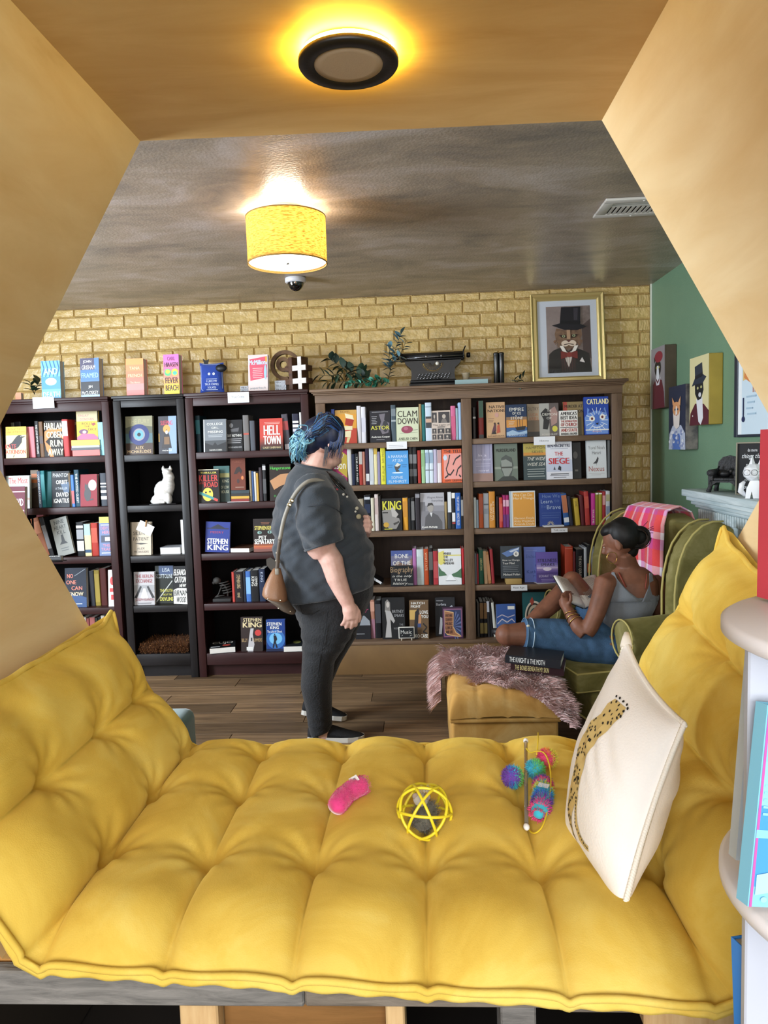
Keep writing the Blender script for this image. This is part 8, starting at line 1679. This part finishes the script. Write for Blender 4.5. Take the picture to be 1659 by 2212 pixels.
def throw():
    t = empty('plaid_throw', CM @ Vector((-.08, 0, 1.05)), 0, 'pink and white plaid throw draped over the armchair back', 'blanket')
    cols = {}
    def pc(u, v):
        a = (u*4.2) % 1; b = (v*6.5) % 1
        A = 2 if a < .16 else (0 if a < .55 else 1); B_ = 2 if b < .18 else (0 if b < .52 else 1)
        k = tuple(sorted((A, B_)))
        h = {(0, 0): '#c23a86', (0, 1): '#cf3a62', (1, 1): '#d8403f', (0, 2): '#d99ac4', (1, 2): '#e09a9e', (2, 2): '#ece2ea'}[k]
        return mat(h, .9, sheen=.4, bump=.3, bscale=260)
    prof = [(.135, .62), (.138, .85), (.13, 1.0), (.10, 1.075), (.04, 1.105), (-.02, 1.085), (-.045, 1.02), (-.052, .92), (-.056, .80), (-.062, .70), (-.068, .55)]
    NU, NV = 44, 60; V = []
    def pp(s):
        x = s*(len(prof)-1); i = min(int(x), len(prof)-2); f = x-i
        a, b = prof[i], prof[i+1]; return a[0]+(b[0]-a[0])*f, a[1]+(b[1]-a[1])*f
    for i in range(NU+1):
        for j in range(NV+1):
            u, v = i/NU, j/NV; y, z = pp(v); x = -.275+u*.345-.05*max(0, v-.45)+.012*math.sin(v*6+u*3)
            f = .010*math.sin(u*15+v*3)*min(1, abs(v-.4)*4)+.004*noise.noise(Vector((u*7, v*7, 1)))
            V.append(CM @ Vector((x, y-f-.006 if v > .42 else y+f+.006, z+.006-.02*u*(v > .6))))
    mb = MB()
    for i in range(NU):
        for j in range(NV):
            k = i*(NV+1)+j; mb.add([V[k], V[k+NV+1], V[k+NV+2], V[k+1]], [(0, 1, 2, 3)], pc((i+.5)/NU, (j+.5)/NV), True)
    me = mb.mesh('cloth'); bm = bmesh.new(); bm.from_mesh(me); bmesh.ops.remove_doubles(bm, verts=bm.verts, dist=1e-5); bm.to_mesh(me); bm.free()
    o = bpy.data.objects.new('cloth', me); COL.objects.link(o); sd = o.modifiers.new('thick', 'SOLIDIFY'); sd.thickness = .006; sd.offset = 0; lp(o, t)
throw()
# ---- ottoman
M_MUS = bpy.data.materials.new('mustard_velvet'); M_MUS.use_nodes = True; _velvet(M_MUS, '#b28444', '#c49856', '#d8b478', 6, .6)
OX0, OX1, OY0, OY1, OZ = .085, .545, 2.97, 3.66, .425
def ottoman():
    t = empty('ottoman', ((OX0+OX1)/2, (OY0+OY1)/2, 0), 0, 'mustard velvet storage ottoman with tufted lid under pink fur', 'ottoman')
    b = MB(); b.bbox(OX0+.012, OY0+.012, .025, OX1-.012, OY1-.012, .285, M_MUS, .012, None, 3); lp(b.build('box'), t)
    for x in (OX0+.05, OX1-.05):
        for y in (OY0+.05, OY1-.05): b = MB(); b.lathe([(.02, .03), (.016, 0), (0, 0)], mat('#22170e', .5), (x, y, 0), 12); lp(b.build('foot'), t)
    NX, NY = 60, 84; V = []; F = []; tf = [(OX0+.12+i*.12, OY0+.14+j*.165) for i in range(3) for j in range(4)]
    def top(x, y):
        ex = min(x-OX0, OX1-x)/.045; ey = min(y-OY0, OY1-y)/.045; e = min(1, ex)*1.0; e2 = min(1, ey)
        h = .105*(1-(1-max(0, e))**2.6)**.5*(1-(1-max(0, e2))**2.6)**.5+.012*math.sin(math.pi*(x-OX0)/(OX1-OX0))
        for a, c in tf:
            r_ = math.hypot(x-a, y-c); h -= .020*math.exp(-(r_/.032)**2)
        gx = min(abs(x-a) for a in (OX0+.12, OX0+.24, OX0+.36))
        h -= .006*math.exp(-(gx/.010)**2)
        return .305+max(0, h)
    for i in range(NX+1):
        for j in range(NY+1):
            s, q = .5-.5*math.cos(math.pi*i/NX), .5-.5*math.cos(math.pi*j/NY); s = .5*s+.5*i/NX; q = .5*q+.5*j/NY
            x, y = OX0+(OX1-OX0)*s, OY0+(OY1-OY0)*q; V.append((x, y, top(x, y)))
    for i in range(NX):
        for j in range(NY): k = i*(NY+1)+j; F.append((k, k+NY+1, k+NY+2, k+1))
    b = MB(); b.add(V, F, M_MUS, True); b.bbox(OX0+.003, OY0+.003, .287, OX1-.003, OY1-.003, .307, M_MUS, .006); lp(b.build('tufted_lid'), t)
    for a, c in tf: b = MB(); b.sphere((a, c, top(a, c)), (.010, .010, .005), M_MUS, 10, 6); lp(b.build('button'), t)
    return top
otop = ottoman()
def fur_throw():
    r = random.Random(33); t = empty('fur_rug', (.33, 3.15, .42), 0, 'dusty pink long-pile fur rug thrown over the ottoman', 'rug')
    cols = [mat(h, .75, sheen=.3) for h in ('#cfa7a2', '#d9b8b4', '#ba908b', '#e4cfcd', '#a77d76')]
    def edge(s):   # near edge of the rug as a function of x
        return 3.28-.42*min(1, max(0, (s-.06)/.47))**.9+.035*math.sin(s*17)
    pts = []
    base = MB(); GX, GY = 30, 26; V = []
    xs = lambda u: -.055+u*.66
    def surf(x, y):
        xx = min(max(x, OX0+.01), OX1-.01); yy = min(max(y, OY0+.01), OY1-.01); z = otop(xx, yy)+.012
        if x < OX0+.012: z = .415-(OX0+.012-x)*(.95 if y > 3.3 else .5)
        if x > OX1-.012: z = .415-(x-OX1+.012)*1.1
        if y < OY0+.012: z = min(z, .41-(OY0+.012-y)*.9)
        return z
    for i in range(GX+1):
        for j in range(GY+1):
            x = xs(i/GX); y0 = edge(x); y = y0+(3.70-y0)*j/GY; V.append((max(x, OX0-.02) if x < OX0 else min(x, OX1+.02), max(y, OY0-.02), surf(x, y)))
    base.add(V, [(i*(GY+1)+j, (i+1)*(GY+1)+j, (i+1)*(GY+1)+j+1, i*(GY+1)+j+1) for i in range(GX) for j in range(GY)], cols[2], True); lp(base.build('backing'), t)
    for k in range(19000):
        u, v = r.random(), r.random()**1.15; x = xs(u); y0 = edge(x); y = y0+(3.70-y0)*v
        z = surf(x, y); px = max(x, OX0-.025) if x < OX0 else min(x, OX1+.025)
        fl = noise.noise(Vector((x*9, y*9, 2))); f2 = noise.noise(Vector((x*9, y*9, 9)))
        d = Vector((fl*1.2+(-.9 if x < OX0+.03 else .5 if x > OX1-.05 else 0), -.9+f2*.9, .55+.2*r.random()))
        if x < OX0: d = Vector((-.8, fl*.8, -.5))
        ci = (0, 1, 2, 3, 4)[min(4, int(abs(noise.noise(Vector((x*14, y*14, 5))))*5+r.random()*2.2))]
        pts.append((Vector((px, max(y, OY0-.024), z-.004)), d, ci))
    fur_patch('', '', '', pts, .062, cols, r, .0011, .55, .55, parent=t)
fur_throw()
def stack_books():
    c = PZ(1095, 1410, .47); 
    a = flat_book(c.x+.10, 3.13, .445, .225, .15, .036, '#3a1820', 'dark maroon book lying under the black one on pink fur', -14, 'two books on the pink fur', None, '#2a1016', True, 'THE BONES BENEATH MY SKIN', '#d8c98a')
    b = flat_book(c.x+.080, 3.12, .482, .235, .15, .036, '#17181d', 'black book with white lettering topmost on pink fur', -16, 'two books on the pink fur', None, '#1a1b21', True, 'THE KNIGHT & THE MOTH', '#e3e3e0')
    for q in (a, b): q.rotation_euler = (math.radians(0), math.radians(3), q.rotation_euler.z)
stack_books()
def seated_person():
    S = skin_mat('#7a4e3a', '#64402f'); t = empty('person', (.90, 3.40, .43), 0, 'seated person in grey tank top and denim shorts reading in armchair', 'person'); Y = 3.40
    P = PY; mb = MB()
    def tor(py, a, b, w, yy=Y, p=2.3): A = P(a, py, yy); B = P(b, py, yy); return ell((A+B)/2, (B.x-A.x)/2, w, 26, p=p)
    # torso, neck, head
    mb.loft([tor(1408, 1292, 1382, .115), tor(1385, 1290, 1384, .115), tor(1345, 1297, 1392, .10), tor(1310, 1301, 1412, .095), tor(1280, 1303, 1421, .092), tor(1255, 1306, 1420, .080), tor(1238, 1318, 1408, .062), tor(1226, 1332, 1392, .05)], S)
    mb.tube([P(1364, 1245, Y), P(1356, 1222, Y), P(1346, 1195, Y-.01)], [.056, .046, .046], S, 16)
    hc = P(1340, 1172, Y-.01); fd = Vector((-.78, .52, -.38)).normalized(); sd = fd.cross(Vector((0, 0, 1))).normalized(); ud = sd.cross(fd); HM = Matrix((fd, sd, ud)).transposed(); L = lambda a, b, c: hc+HM @ Vector((a, b, c))
    mb.sphere(L(-.012, 0, .022), (.082, .068, .078), S, 20, 14, HM); mb.sphere(L(.030, 0, -.030), (.050, .050, .062), S, 18, 12, HM); mb.sphere(L(.038, 0, -.072), (.030, .034, .024), S, 14, 10, HM)
    mb.tube([L(.074, 0, .012), L(.086, 0, -.010), L(.094, 0, -.024)], [.008, .010, .012], S, 10); mb.sphere(L(.074, 0, -.050), (.010, .02, .007), S, 10, 8, HM); mb.sphere(L(.073, 0, -.059), (.010, .017, .007), S, 10, 8, HM)
    for s in (-1, 1):
        mb.sphere(L(.066, s*.027, .012), (.011, .016, .007), S, 10, 8, HM); mb.sphere(L(.046, s*.036, -.026), (.024, .018, .022), S, 10, 8, HM); mb.sphere(L(-.010, s*.066, -.006), (.016, .009, .028), S, 12, 10, HM)
    # near (left) arm
    mb.tube([P(1322, 1256, Y-.03), P(1306, 1262, 3.345), P(1299, 1290, 3.32), P(1288, 1325, 3.30), P(1274, 1356, 3.29), P(1266, 1368, 3.29)], [.046, .050, .044, .040, .037, .035], S, 16)
    mb.tube([P(1266, 1368, 3.29), P(1250, 1354, 3.31), P(1236, 1334, 3.34), P(1226, 1316, 3.37)], [.036, .035, .028, .023], S, 14)
    mb.tube([P(1226, 1316, 3.37), P(1221, 1304, 3.385), P(1219, 1293, 3.395)], [.023, .028, .026], S, 12)
    for k, (a, b, yy) in enumerate(((1212, 1281, .0), (1218, 1277, .012), (1224, 1277, .022), (1229, 1281, .03))):
        finger(mb, [P(1217+k*2.6, 1296, 3.375+yy*.6), P(a+2, b+8, 3.385+yy), P(a+4, b+2, 3.41+yy), P(a+9, b+2, 3.425+yy)], .0082, S)
    finger(mb, [P(1228, 1306, 3.36), P(1233, 1297, 3.35), P(1233, 1287, 3.355), P(1231, 1281, 3.365)], .0088, S)
    # far (right) arm rests on the chair arm and comes round to the book
    mb.tube([P(1408, 1256, Y+.02), P(1422, 1272, Y+.03), P(1429, 1300, Y+.02), P(1428, 1318, Y+.02), P(1390, 1325, 3.56), P(1345, 1318, 3.60), P(1306, 1300, 3.60)], [.046, .046, .040, .038, .034, .028, .024], S, 14)
    mb.sphere(P(1298, 1294, 3.60), (.024, .02, .03), S, 12, 10)
    for k in range(4): finger(mb, [P(1296, 1286+k*6, 3.59), P(1287, 1284+k*6, 3.585), P(1280, 1286+k*6, 3.575), P(1277, 1288+k*6, 3.57)], .008, S)
    finger(mb, [P(1297, 1300, 3.57), P(1287, 1302, 3.55), P(1280, 1299, 3.54)], .0088, S)
    # near leg: knee to the left, shin tucked back; far leg: knee up
    NK = P(1096, 1371, 3.36)
    mb.tube([P(1322, 1390, 3.36), P(1260, 1385, 3.38), P(1190, 1374, 3.38), P(1130, 1370, 3.365), NK], [.095, .084, .070, .056, .048], S, 18)
    mb.tube([NK, P(1120, 1384, 3.42), P(1160, 1392, 3.46), P(1200, 1390, 3.50)], [.047, .046, .040, .028], S, 14)
    FK = P(1236, 1256, 3.60)
    mb.tube([P(1330, 1372, 3.48), P(1290, 1330, 3.54), FK], [.085, .066, .048], S, 16)
    mb.tube([FK, P(1208, 1290, 3.56), P(1172, 1322, 3.52), P(1140, 1350, 3.47), P(1122, 1364, 3.44)], [.046, .050, .042, .029, .026], S, 14)
    mb.tube([P(1126, 1360, 3.45), P(1104, 1366, 3.42), P(1080, 1370, 3.39)], [.028, .026, .018], S, 12)
    mb.sphere(NK+Vector((-.006, 0, 0)), .050, S, 16, 12); mb.sphere(FK, .050, S, 16, 12)
    me = remeshed(mb, .0048, 4, 'body', S); lp(link(bpy.data.objects.new('body', me)), t)
    for s in (-1, 1): b = MB(); b.sphere(L(.066, s*.027, .009), .0075, mat('#dcd6d0', .3), 10, 8); b.sphere(L(.0722, s*.027, .009), .0035, mat('#20140e', .2), 8, 6); lp(b.build('eye'), t)
    # tank top
    G_ = mat('#6d7177', .8, sheen=.3, var=.08, vscale=9, bump=.15, bscale=240); mb = MB()
    mb.loft([tor(1412, 1284, 1388, .125), tor(1390, 1283, 1390, .125), tor(1360, 1291, 1392, .115), tor(1330, 1297, 1404, .106), tor(1300, 1299, 1419, .103), tor(1283, 1301, 1423, .099)], G_)
    def wr(c):
        k = math.exp(-((c.z-.52)/.10)**2); d = Vector((c.x-.93, c.y-3.4, 0)).normalized(); return c+d*(noise.noise(Vector((c.x*7, c.y*5, c.z*30+c.x*18)))*.012*k)
    me = remeshed(mb, .006, 3, 'tank_top', G_, wr); lp(link(bpy.data.objects.new('tank_top', me)), t)
    # straps and the upper back panel: a curved sheet with a scooped V
    def back(px, py):                                        # a point on the back's surface
        a = (px-1362)/60.0; return P(px, py, Y-.104*math.sqrt(max(.05, 1-min(.95, (a*.92)**2)))+(1283-py)*.0006)
    b = MB(); n = 12
    Lb = [(1301, 1300), (1306, 1285), (1312, 1270), (1318, 1255), (1320, 1243), (1322, 1236)]; Rb = [(1388, 1300), (1376, 1292), (1360, 1280), (1345, 1265), (1333, 1250), (1327, 1236)]
    Lc = [(1386, 1300), (1392, 1290), (1398, 1276), (1402, 1260), (1403, 1247), (1403, 1238)]; Rc = [(1421, 1300), (1418, 1285), (1414, 1270), (1411, 1256), (1409, 1247), (1408, 1238)]
    for A_, B_ in ((Lb, Rb), (Lc, Rc)):
        V = []; m_ = 8
        for (x0, y0), (x1, y1) in zip(A_, B_):
            for k in range(m_+1): s = k/m_; V.append(back(x0+(x1-x0)*s, y0+(y1-y0)*s))
        b.add(V, [(i*(m_+1)+k, i*(m_+1)+k+1, (i+1)*(m_+1)+k+1, (i+1)*(m_+1)+k) for i in range(len(A_)-1) for k in range(m_)], G_, True)
    o = lp(b.build('shoulder_straps'), t); sd_ = o.modifiers.new('thick', 'SOLIDIFY'); sd_.thickness = .005; sd_.offset = 0
    b = MB(); b.tube([back(1337, 1237), back(1343, 1250)+Vector((0, -.004, 0)), back(1352, 1268)+Vector((0, -.004, 0))], .006, mat('#7a3526', .7), 8, True, .5); b.tube([back(1397, 1240), back(1396, 1255), back(1394, 1272)], .005, mat('#7a3526', .7), 8, True, .5); lp(b.build('brown_bra_strap'), t)
    # denim shorts
    D = mat('#3f5f80', .85, var=.25, vscale=14, bump=.3, bscale=320, col2='#2c4560'); mb = MB()
    mb.loft([tor(1412, 1284, 1386, .132), tor(1396, 1282, 1388, .134), tor(1376, 1286, 1386, .124)], D)
    mb.tube([P(1328, 1392, 3.37), P(1262, 1387, 3.38), P(1195, 1376, 3.38), P(1130, 1371, 3.365)], [.105, .098, .086, .074], D, 20)
    mb.tube([P(1332, 1374, 3.48), P(1298, 1338, 3.53), P(1262, 1296, 3.57)], [.096, .080, .066], D, 18); mb.sphere(P(1318, 1392, 3.385), (.125, .122, .108), D, 20, 14); mb.sphere(P(1345, 1392, 3.39), (.11, .13, .10), D, 20, 14)
    me = remeshed(mb, .007, 3, 'shorts', D, lambda c: c+Vector((0, -1, .3))*abs(noise.noise(Vector((c.x*22+c.z*20, c.y*6, c.z*14))))*.008); lp(link(bpy.data.objects.new('shorts', me)), t)
    b = MB(); c0 = P(1130, 1371, 3.365); c1 = P(1195, 1376, 3.38); d = (c1-c0).normalized(); o1 = d.orthogonal().normalized(); o2 = d.cross(o1)
    for off, rr in ((.004, .0765), (.032, .0785)): b.tube([c0+d*off+(o1*math.cos(a)+o2*math.sin(a))*rr for a in [i*math.pi/16 for i in range(33)]], .0022, mat('#a9bccb' if off > .01 else '#5d7c98', .8), 6)
    lp(b.build('hem_stitching'), t)
    b = MB(); b.sphere(P(1141, 1352, 3.31), (.008, .003, .006), mat('#c6c3b4', .9), 10, 6); lp(b.build('frayed_patch'), t)
    # hair and bun, earring, bracelets
    hm = [mat(h, .55, spec=.3) for h in ('#0c0908', '#15100d', '#241a14', '#3a2a1e')]; r = random.Random(41); mb = MB()
    mb.sphere(L(-.030, 0, .030), (.072, .074, .080), hm[0], 20, 14, HM); mb.sphere(L(.012, 0, .066), (.056, .062, .036), hm[0], 16, 12, HM); mb.sphere(P(1378, 1160, Y-.02), (.050, .046, .048), hm[0], 16, 12); mb.sphere(P(1362, 1185, Y-.01), (.035, .05, .045), hm[0], 14, 10)
    me = remeshed(mb, .006, 4, 'hair', hm[0], lambda c: c+Vector((0, 0, .003*noise.noise(Vector((c.x*40, c.y*14, c.z*60)))))); lp(link(bpy.data.objects.new('hair', me)), t)
    bm_ = MB()
    for k in range(170):
        a = r.uniform(-1.2, 1.4); s0 = L(.055-.02*abs(a), -.066*math.sin(a)*1.0 if False else .070*math.cos(a+.3)*(1 if True else 0), .030+.055*math.sin(a)*.9)
        s1 = L(.0, .078*math.cos(a*.8), .045+.06*math.sin(a)); s2 = L(-.06, .066*math.cos(a*.7), .03+.045*math.sin(a)); e = P(1366+r.uniform(-4, 4), 1166+r.uniform(-10, 12), Y-.05)
        q = [s0, s1, s2, e]; out = []
        for i in range(3):
            for f in (0, .33, .66): p0, p1, p2, p3 = q[max(i-1, 0)], q[i], q[i+1], q[min(i+2, 3)]; out.append(.5*((2*p1)+(p2-p0)*f+(2*p0-5*p1+4*p2-p3)*f*f+(3*p1-p0-3*p2+p3)*f**3))
        out.append(e); bm_.tube(out, .0019, hm[r.choice((0, 1, 1, 2))], 5, False)
    for k in range(90):
        a = r.uniform(0, 6.28); c = P(1378, 1160, Y-.035); rad = r.uniform(.030, .052); z = r.uniform(-.02, .0)
        bm_.tube([c+Vector((rad*math.cos(a+j*.35), z-.012*math.sin(j*.5), rad*math.sin(a+j*.35))) for j in range(6)], .0019, hm[r.choice((0, 1, 2, 3))], 5, False)
    for k in range(5):
        a = r.uniform(-.3, 1.6); c = P(1386, 1150, Y-.03); bm_.tube([c, c+Vector((.03*math.cos(a), -.005, .03*math.sin(a))), c+Vector((.055*math.cos(a-.3), 0, .05*math.sin(a)))], .0012, hm[1], 4, False)
    o = lp(bm_.build('hair_strands'), t); o['kind'] = 'stuff'
    gd = mat('#c9a25a', .25, 1); ec = P(1322, 1205, 3.318); b = MB(); b.tube([ec+Vector((.024*math.cos(a), .006*math.cos(a), .026*math.sin(a))) for a in [i*math.pi/14 for i in range(29)]], .0016, gd, 6); lp(b.build('hoop_earring'), t)
    for k in range(3):
        s = .25+.28*k; c = P(1247, 1350, 3.315).lerp(P(1229, 1321, 3.362), s); d = (P(1229, 1321, 3.362)-P(1247, 1350, 3.315)).normalized(); o1 = d.orthogonal().normalized(); o2 = d.cross(o1); rr = .034-.002*k
        b = MB(); b.tube([c+(o1*math.cos(a)+o2*math.sin(a))*rr+d*.004*math.sin(a*2+k) for a in [i*math.pi/12 for i in range(25)]], .0019, gd, 6); lp(b.build('gold_bracelet'), t)
    b = MB(); b.tube([P(1064, 1362, 3.40), P(1080, 1366, 3.385), P(1096, 1378, 3.40)], [.012, .022, .018], mat('#131214', .5), 12); lp(b.build('shoe'), t)
seated_person()
def open_book():
    t = empty('open_book', PY(1250, 1285, 3.52), 0, 'open book with printed white pages held by the seated reader', 'book'); pg = PAPW; ST, SBt = PY(1238, 1262, 3.60), PY(1264, 1312, 3.46)
    def side(TL, BL, nm, bulge):
        n = 10; V = []; up = ((TL-ST).cross(SBt-ST)).normalized()
        if up.dot(Vector((0, -1, .6))) < 0: up = -up
        for i in range(n+1):
            s = i/n; a = ST.lerp(TL, s); b = SBt.lerp(BL, s); h = up*(.012*math.sin(math.pi*min(1, s*1.0))**.7*bulge+.003); V += [a+h, b+h, a-up*.006*(1-s)-up*.002, b-up*.006*(1-s)-up*.002]
        mb = MB(); mb.add(V, [(k*4, k*4+1, k*4+5, k*4+4) for k in range(n)]+[(k*4+2, k*4+6, k*4+7, k*4+3) for k in range(n)]+[(k*4, k*4+4, k*4+6, k*4+2) for k in range(n)]+[(k*4+1, k*4+3, k*4+7, k*4+5) for k in range(n)]+[(n*4, n*4+1, n*4+3, n*4+2)], pg, True); lp(mb.build('pages', None, True), t)
        def fr(x, y, z):
            s = x; i = min(int(s*n), n-1); f = s*n-i; a = V[i*4].lerp(V[i*4+4], f); b = V[i*4+1].lerp(V[i*4+5], f); return a.lerp(b, y)+up*(z+.0006)
        Pp = Print(fr); gy = mat('#9a9890', .8); rr = random.Random(nm)
        for k in range(20):
            y0 = .10+k*.04
            for j in range(6): x0 = .14+j*.12; Pp.R(x0, y0, x0+.12*(1 if j < 5 or k % 5 else .5), y0+.012, gy)
        lp(Pp.build('page_print', None), t)
        mb = MB(); q = [ST-up*.010, TL+(TL-ST).normalized()*.004-up*.003, BL+(BL-SBt).normalized()*.004-up*.003, SBt-up*.010]; q2 = [p-up*.0025 for p in q]; mb.add(q+q2, [(0, 1, 2, 3), (7, 6, 5, 4), (0, 4, 5, 1), (1, 5, 6, 2), (2, 6, 7, 3), (3, 7, 4, 0)], mat('#15161a', .5)); lp(mb.build('cover', None, True), t)
    side(PY(1196, 1244, 3.52), PY(1228, 1300, 3.38), 'l', 1.0); side(PY(1286, 1242, 3.66), PY(1306, 1296, 3.54), 'r', 1.0)
open_book()
# ---- teal chair behind the cushion, only one arm shows
def teal_chair():
    m = mat('#1d5a5e', .85, sheen=.5, var=.15, vscale=9); t = empty('teal_armchair', (-1.25, 2.35, 0), 0, 'teal velvet armchair, only its rounded arm showing behind the cushion', 'armchair')
    def part(nm, *bx):
        mb = MB()
        for q in bx: mb.bbox(*q, m, .035, None, 3)
        return lp(mb.build(nm), t)
    part('armrest', (-.965, 2.06, .06, -.845, 2.60, .512)); part('armrest', (-1.72, 2.06, .06, -1.595, 2.60, .512)); part('seat', (-1.594, 2.08, .10, -.966, 2.48, .36)); part('backrest', (-1.594, 2.49, .10, -.966, 2.60, .50))
    for x in (-1.66, -.91):
        for y in (2.12, 2.55): mb = MB(); mb.lathe([(.02, .1), (.014, 0), (0, 0)], mat('#20160f', .4), (x, y, 0), 10); lp(mb.build('leg'), t)
teal_chair()
# ------------------------------------------------------------------ white carousel of picture books at the right edge
def carousel():
    m = mat('#bcc0cc', .4, spec=.3); cx, cy, R = .54, .80, .208; t = empty('book_carousel', (cx, cy, 0), 0, 'white round-tiered book carousel cut by the right edge', 'book stand')  # dividers and post: white with bluish window light put into the colour
    ZS = (1.223, .928, .633, .34, .06)
    for z in ZS:
        mb = MB(); mb.lathe([(0, -.0), (R-.006, 0), (R, -.004), (R, -.016), (R-.005, -.019), (0, -.019)], mat('#efebee', .4, spec=.3), (cx, cy, z), 72); lp(mb.build('shelf_disc', None, True), t)  # same white, given a lighter colour to brighten the dim disc tops
    for k in range(len(ZS)-1):
        z1, z0 = ZS[k]-.0195, ZS[k+1]+.0005
        for a in (math.radians(180), math.radians(0), math.radians(90), math.radians(270)):
            mb = MB(); M = Matrix.Translation((cx, cy, 0)) @ Matrix.Rotation(a, 4, 'Z'); mb.bbox(.02, -.006, z0, .196, .006, z1, m, .002, M, 1); lp(mb.build('divider'), t)
    mb = MB(); mb.lathe([(.02, 1.2), (.02, 0), (.22, .0)], m, (cx, cy, 0), 24); lp(mb.build('post'), t)
    return ZS, cx, cy, R
ZS, ccx, ccy, cR = carousel()
def edge_book(px, py, Y, w, yaw, z):
    E = PY(px, py, Y); y = math.radians(yaw); return (E.x+w/2*math.cos(y), Y+w/2*math.sin(y), z)
def picture_books():
    def a_red(P):
        P.R(0, 0, 1, .02, '#2a1a1e'); P.R(.22, .16, 1, .185, '#3a1a1e'); P.T('SO', .12, .20, .9, .295, W, 0, 3); P.E(.62, .50, .36, .10, W); P.E(.66, .50, .22, .06, '#d9303f')
        for i in range(9): y = .30+i*.075; P.R(.02, y, .16+.1*(i % 3), y+.008, '#8a1a28'); P.R(.1+.2*(i % 2), y+.02, .13+.2*(i % 2), y+.06, '#8a1a28')
        P.poly([(.35, .70), (.6, .66), (1, .70), (1, .82), (.6, .80), (.4, .77)], '#1a1517'); P.poly([(.02, .765), (.3, .75), (.34, .775), (.05, .80)], '#1a1517')
    a = PY(1637, 1285, .74); o = face_book(edge_book(1662, 1285, .925, .15, 12, ZS[0]+.0035), .15, .21, .022, '#d24a5a', 'tall red picture book with white lettering on top of carousel', a_red, 0, 0.6, 12, 'picture books on the white carousel')
    def a_sketch(P):
        P.R(0, 0, 1, .03, '#4a9aa0'); P.poly([(.30, .47), (.55, .45), (.55, .56), (.42, .54)], '#7a6a66'); P.poly([(.36, .48), (.55, .48), (.55, .54)], '#c98a80'); P.poly([(.1, .74), (.5, .62), (.6, .78), (.3, .82), (.1, .8)], '#d9d4d2'); P.poly([(.15, .74), (.4, .7), (.5, .77), (.2, .79)], '#8a7a74')
        for i in range(4): P.L([(.1, .86+i*.03), (.6, .83+i*.035)], .006, '#b9b6bc')
    a = PY(1590, 1920, .78); o = face_book(edge_book(1590, 1920, .83, .15, 6, ZS[1]+.0085), .15, .235, .016, '#c3ccd2', 'white picture book with sketched dog behind the blue one', a_sketch, 5, 7, 6, 'picture books on the white carousel')
    def a_blue(P):
        P.R(0, .28, 1, .5, '#8fd0e8'); P.R(0, .5, 1, .9, '#4a98d8'); P.R(0, 0, .02, 1, '#c65aa8'); P.poly([(.3, .28), (1, .25), (1, .56), (.34, .56)], '#e055b8'); P.R(0, .62, 1, .66, '#8ac9f0'); P.poly([(.35, .60), (1, .58), (1, .82), (.55, .8)], '#4f8fd6')
        for i in range(5): P.L([(.03, .40+i*.035), (.2, .42+i*.03), (.3, .38+i*.035)], .012, '#8fd4e6')
        P.poly([(.03, .84), (.3, .80), (1, .86), (1, .93), (.3, .9), (.03, .94)], '#a9dcec')
        for i in range(4): P.E(.1+.09*i, .96, .025, .014, '#9ad2e6', 10)
    a = PY(1606, 2030, .70); o = face_book(edge_book(1614, 2030, .735, .15, 12, ZS[1]+.0105), .15, .205, .018, '#86c9e4', 'blue and pink picture book foremost on the middle disc', a_blue, 6, 10, 12, 'picture books on the white carousel')
    def a_low(P): P.R(0, 0, 1, 1, '#3a8ae0'); P.poly([(.3, .05), (.8, .02), (1, .1), (1, .2), (.6, .16), (.4, .14)], '#d0404a'); P.R(.55, .2, 1, 1, '#a08aa8')
    a = PY(1622, 2150, .74); o = face_book(edge_book(1616, 2200, .80, .15, 8, ZS[2]+.0008), .15, .222, .02, '#3a8ae0', 'bright blue picture book with red splash on lower disc', a_low, 4, 0, 12, 'picture books on the white carousel')
picture_books()
bpy.data.scenes.remove(_tmp)
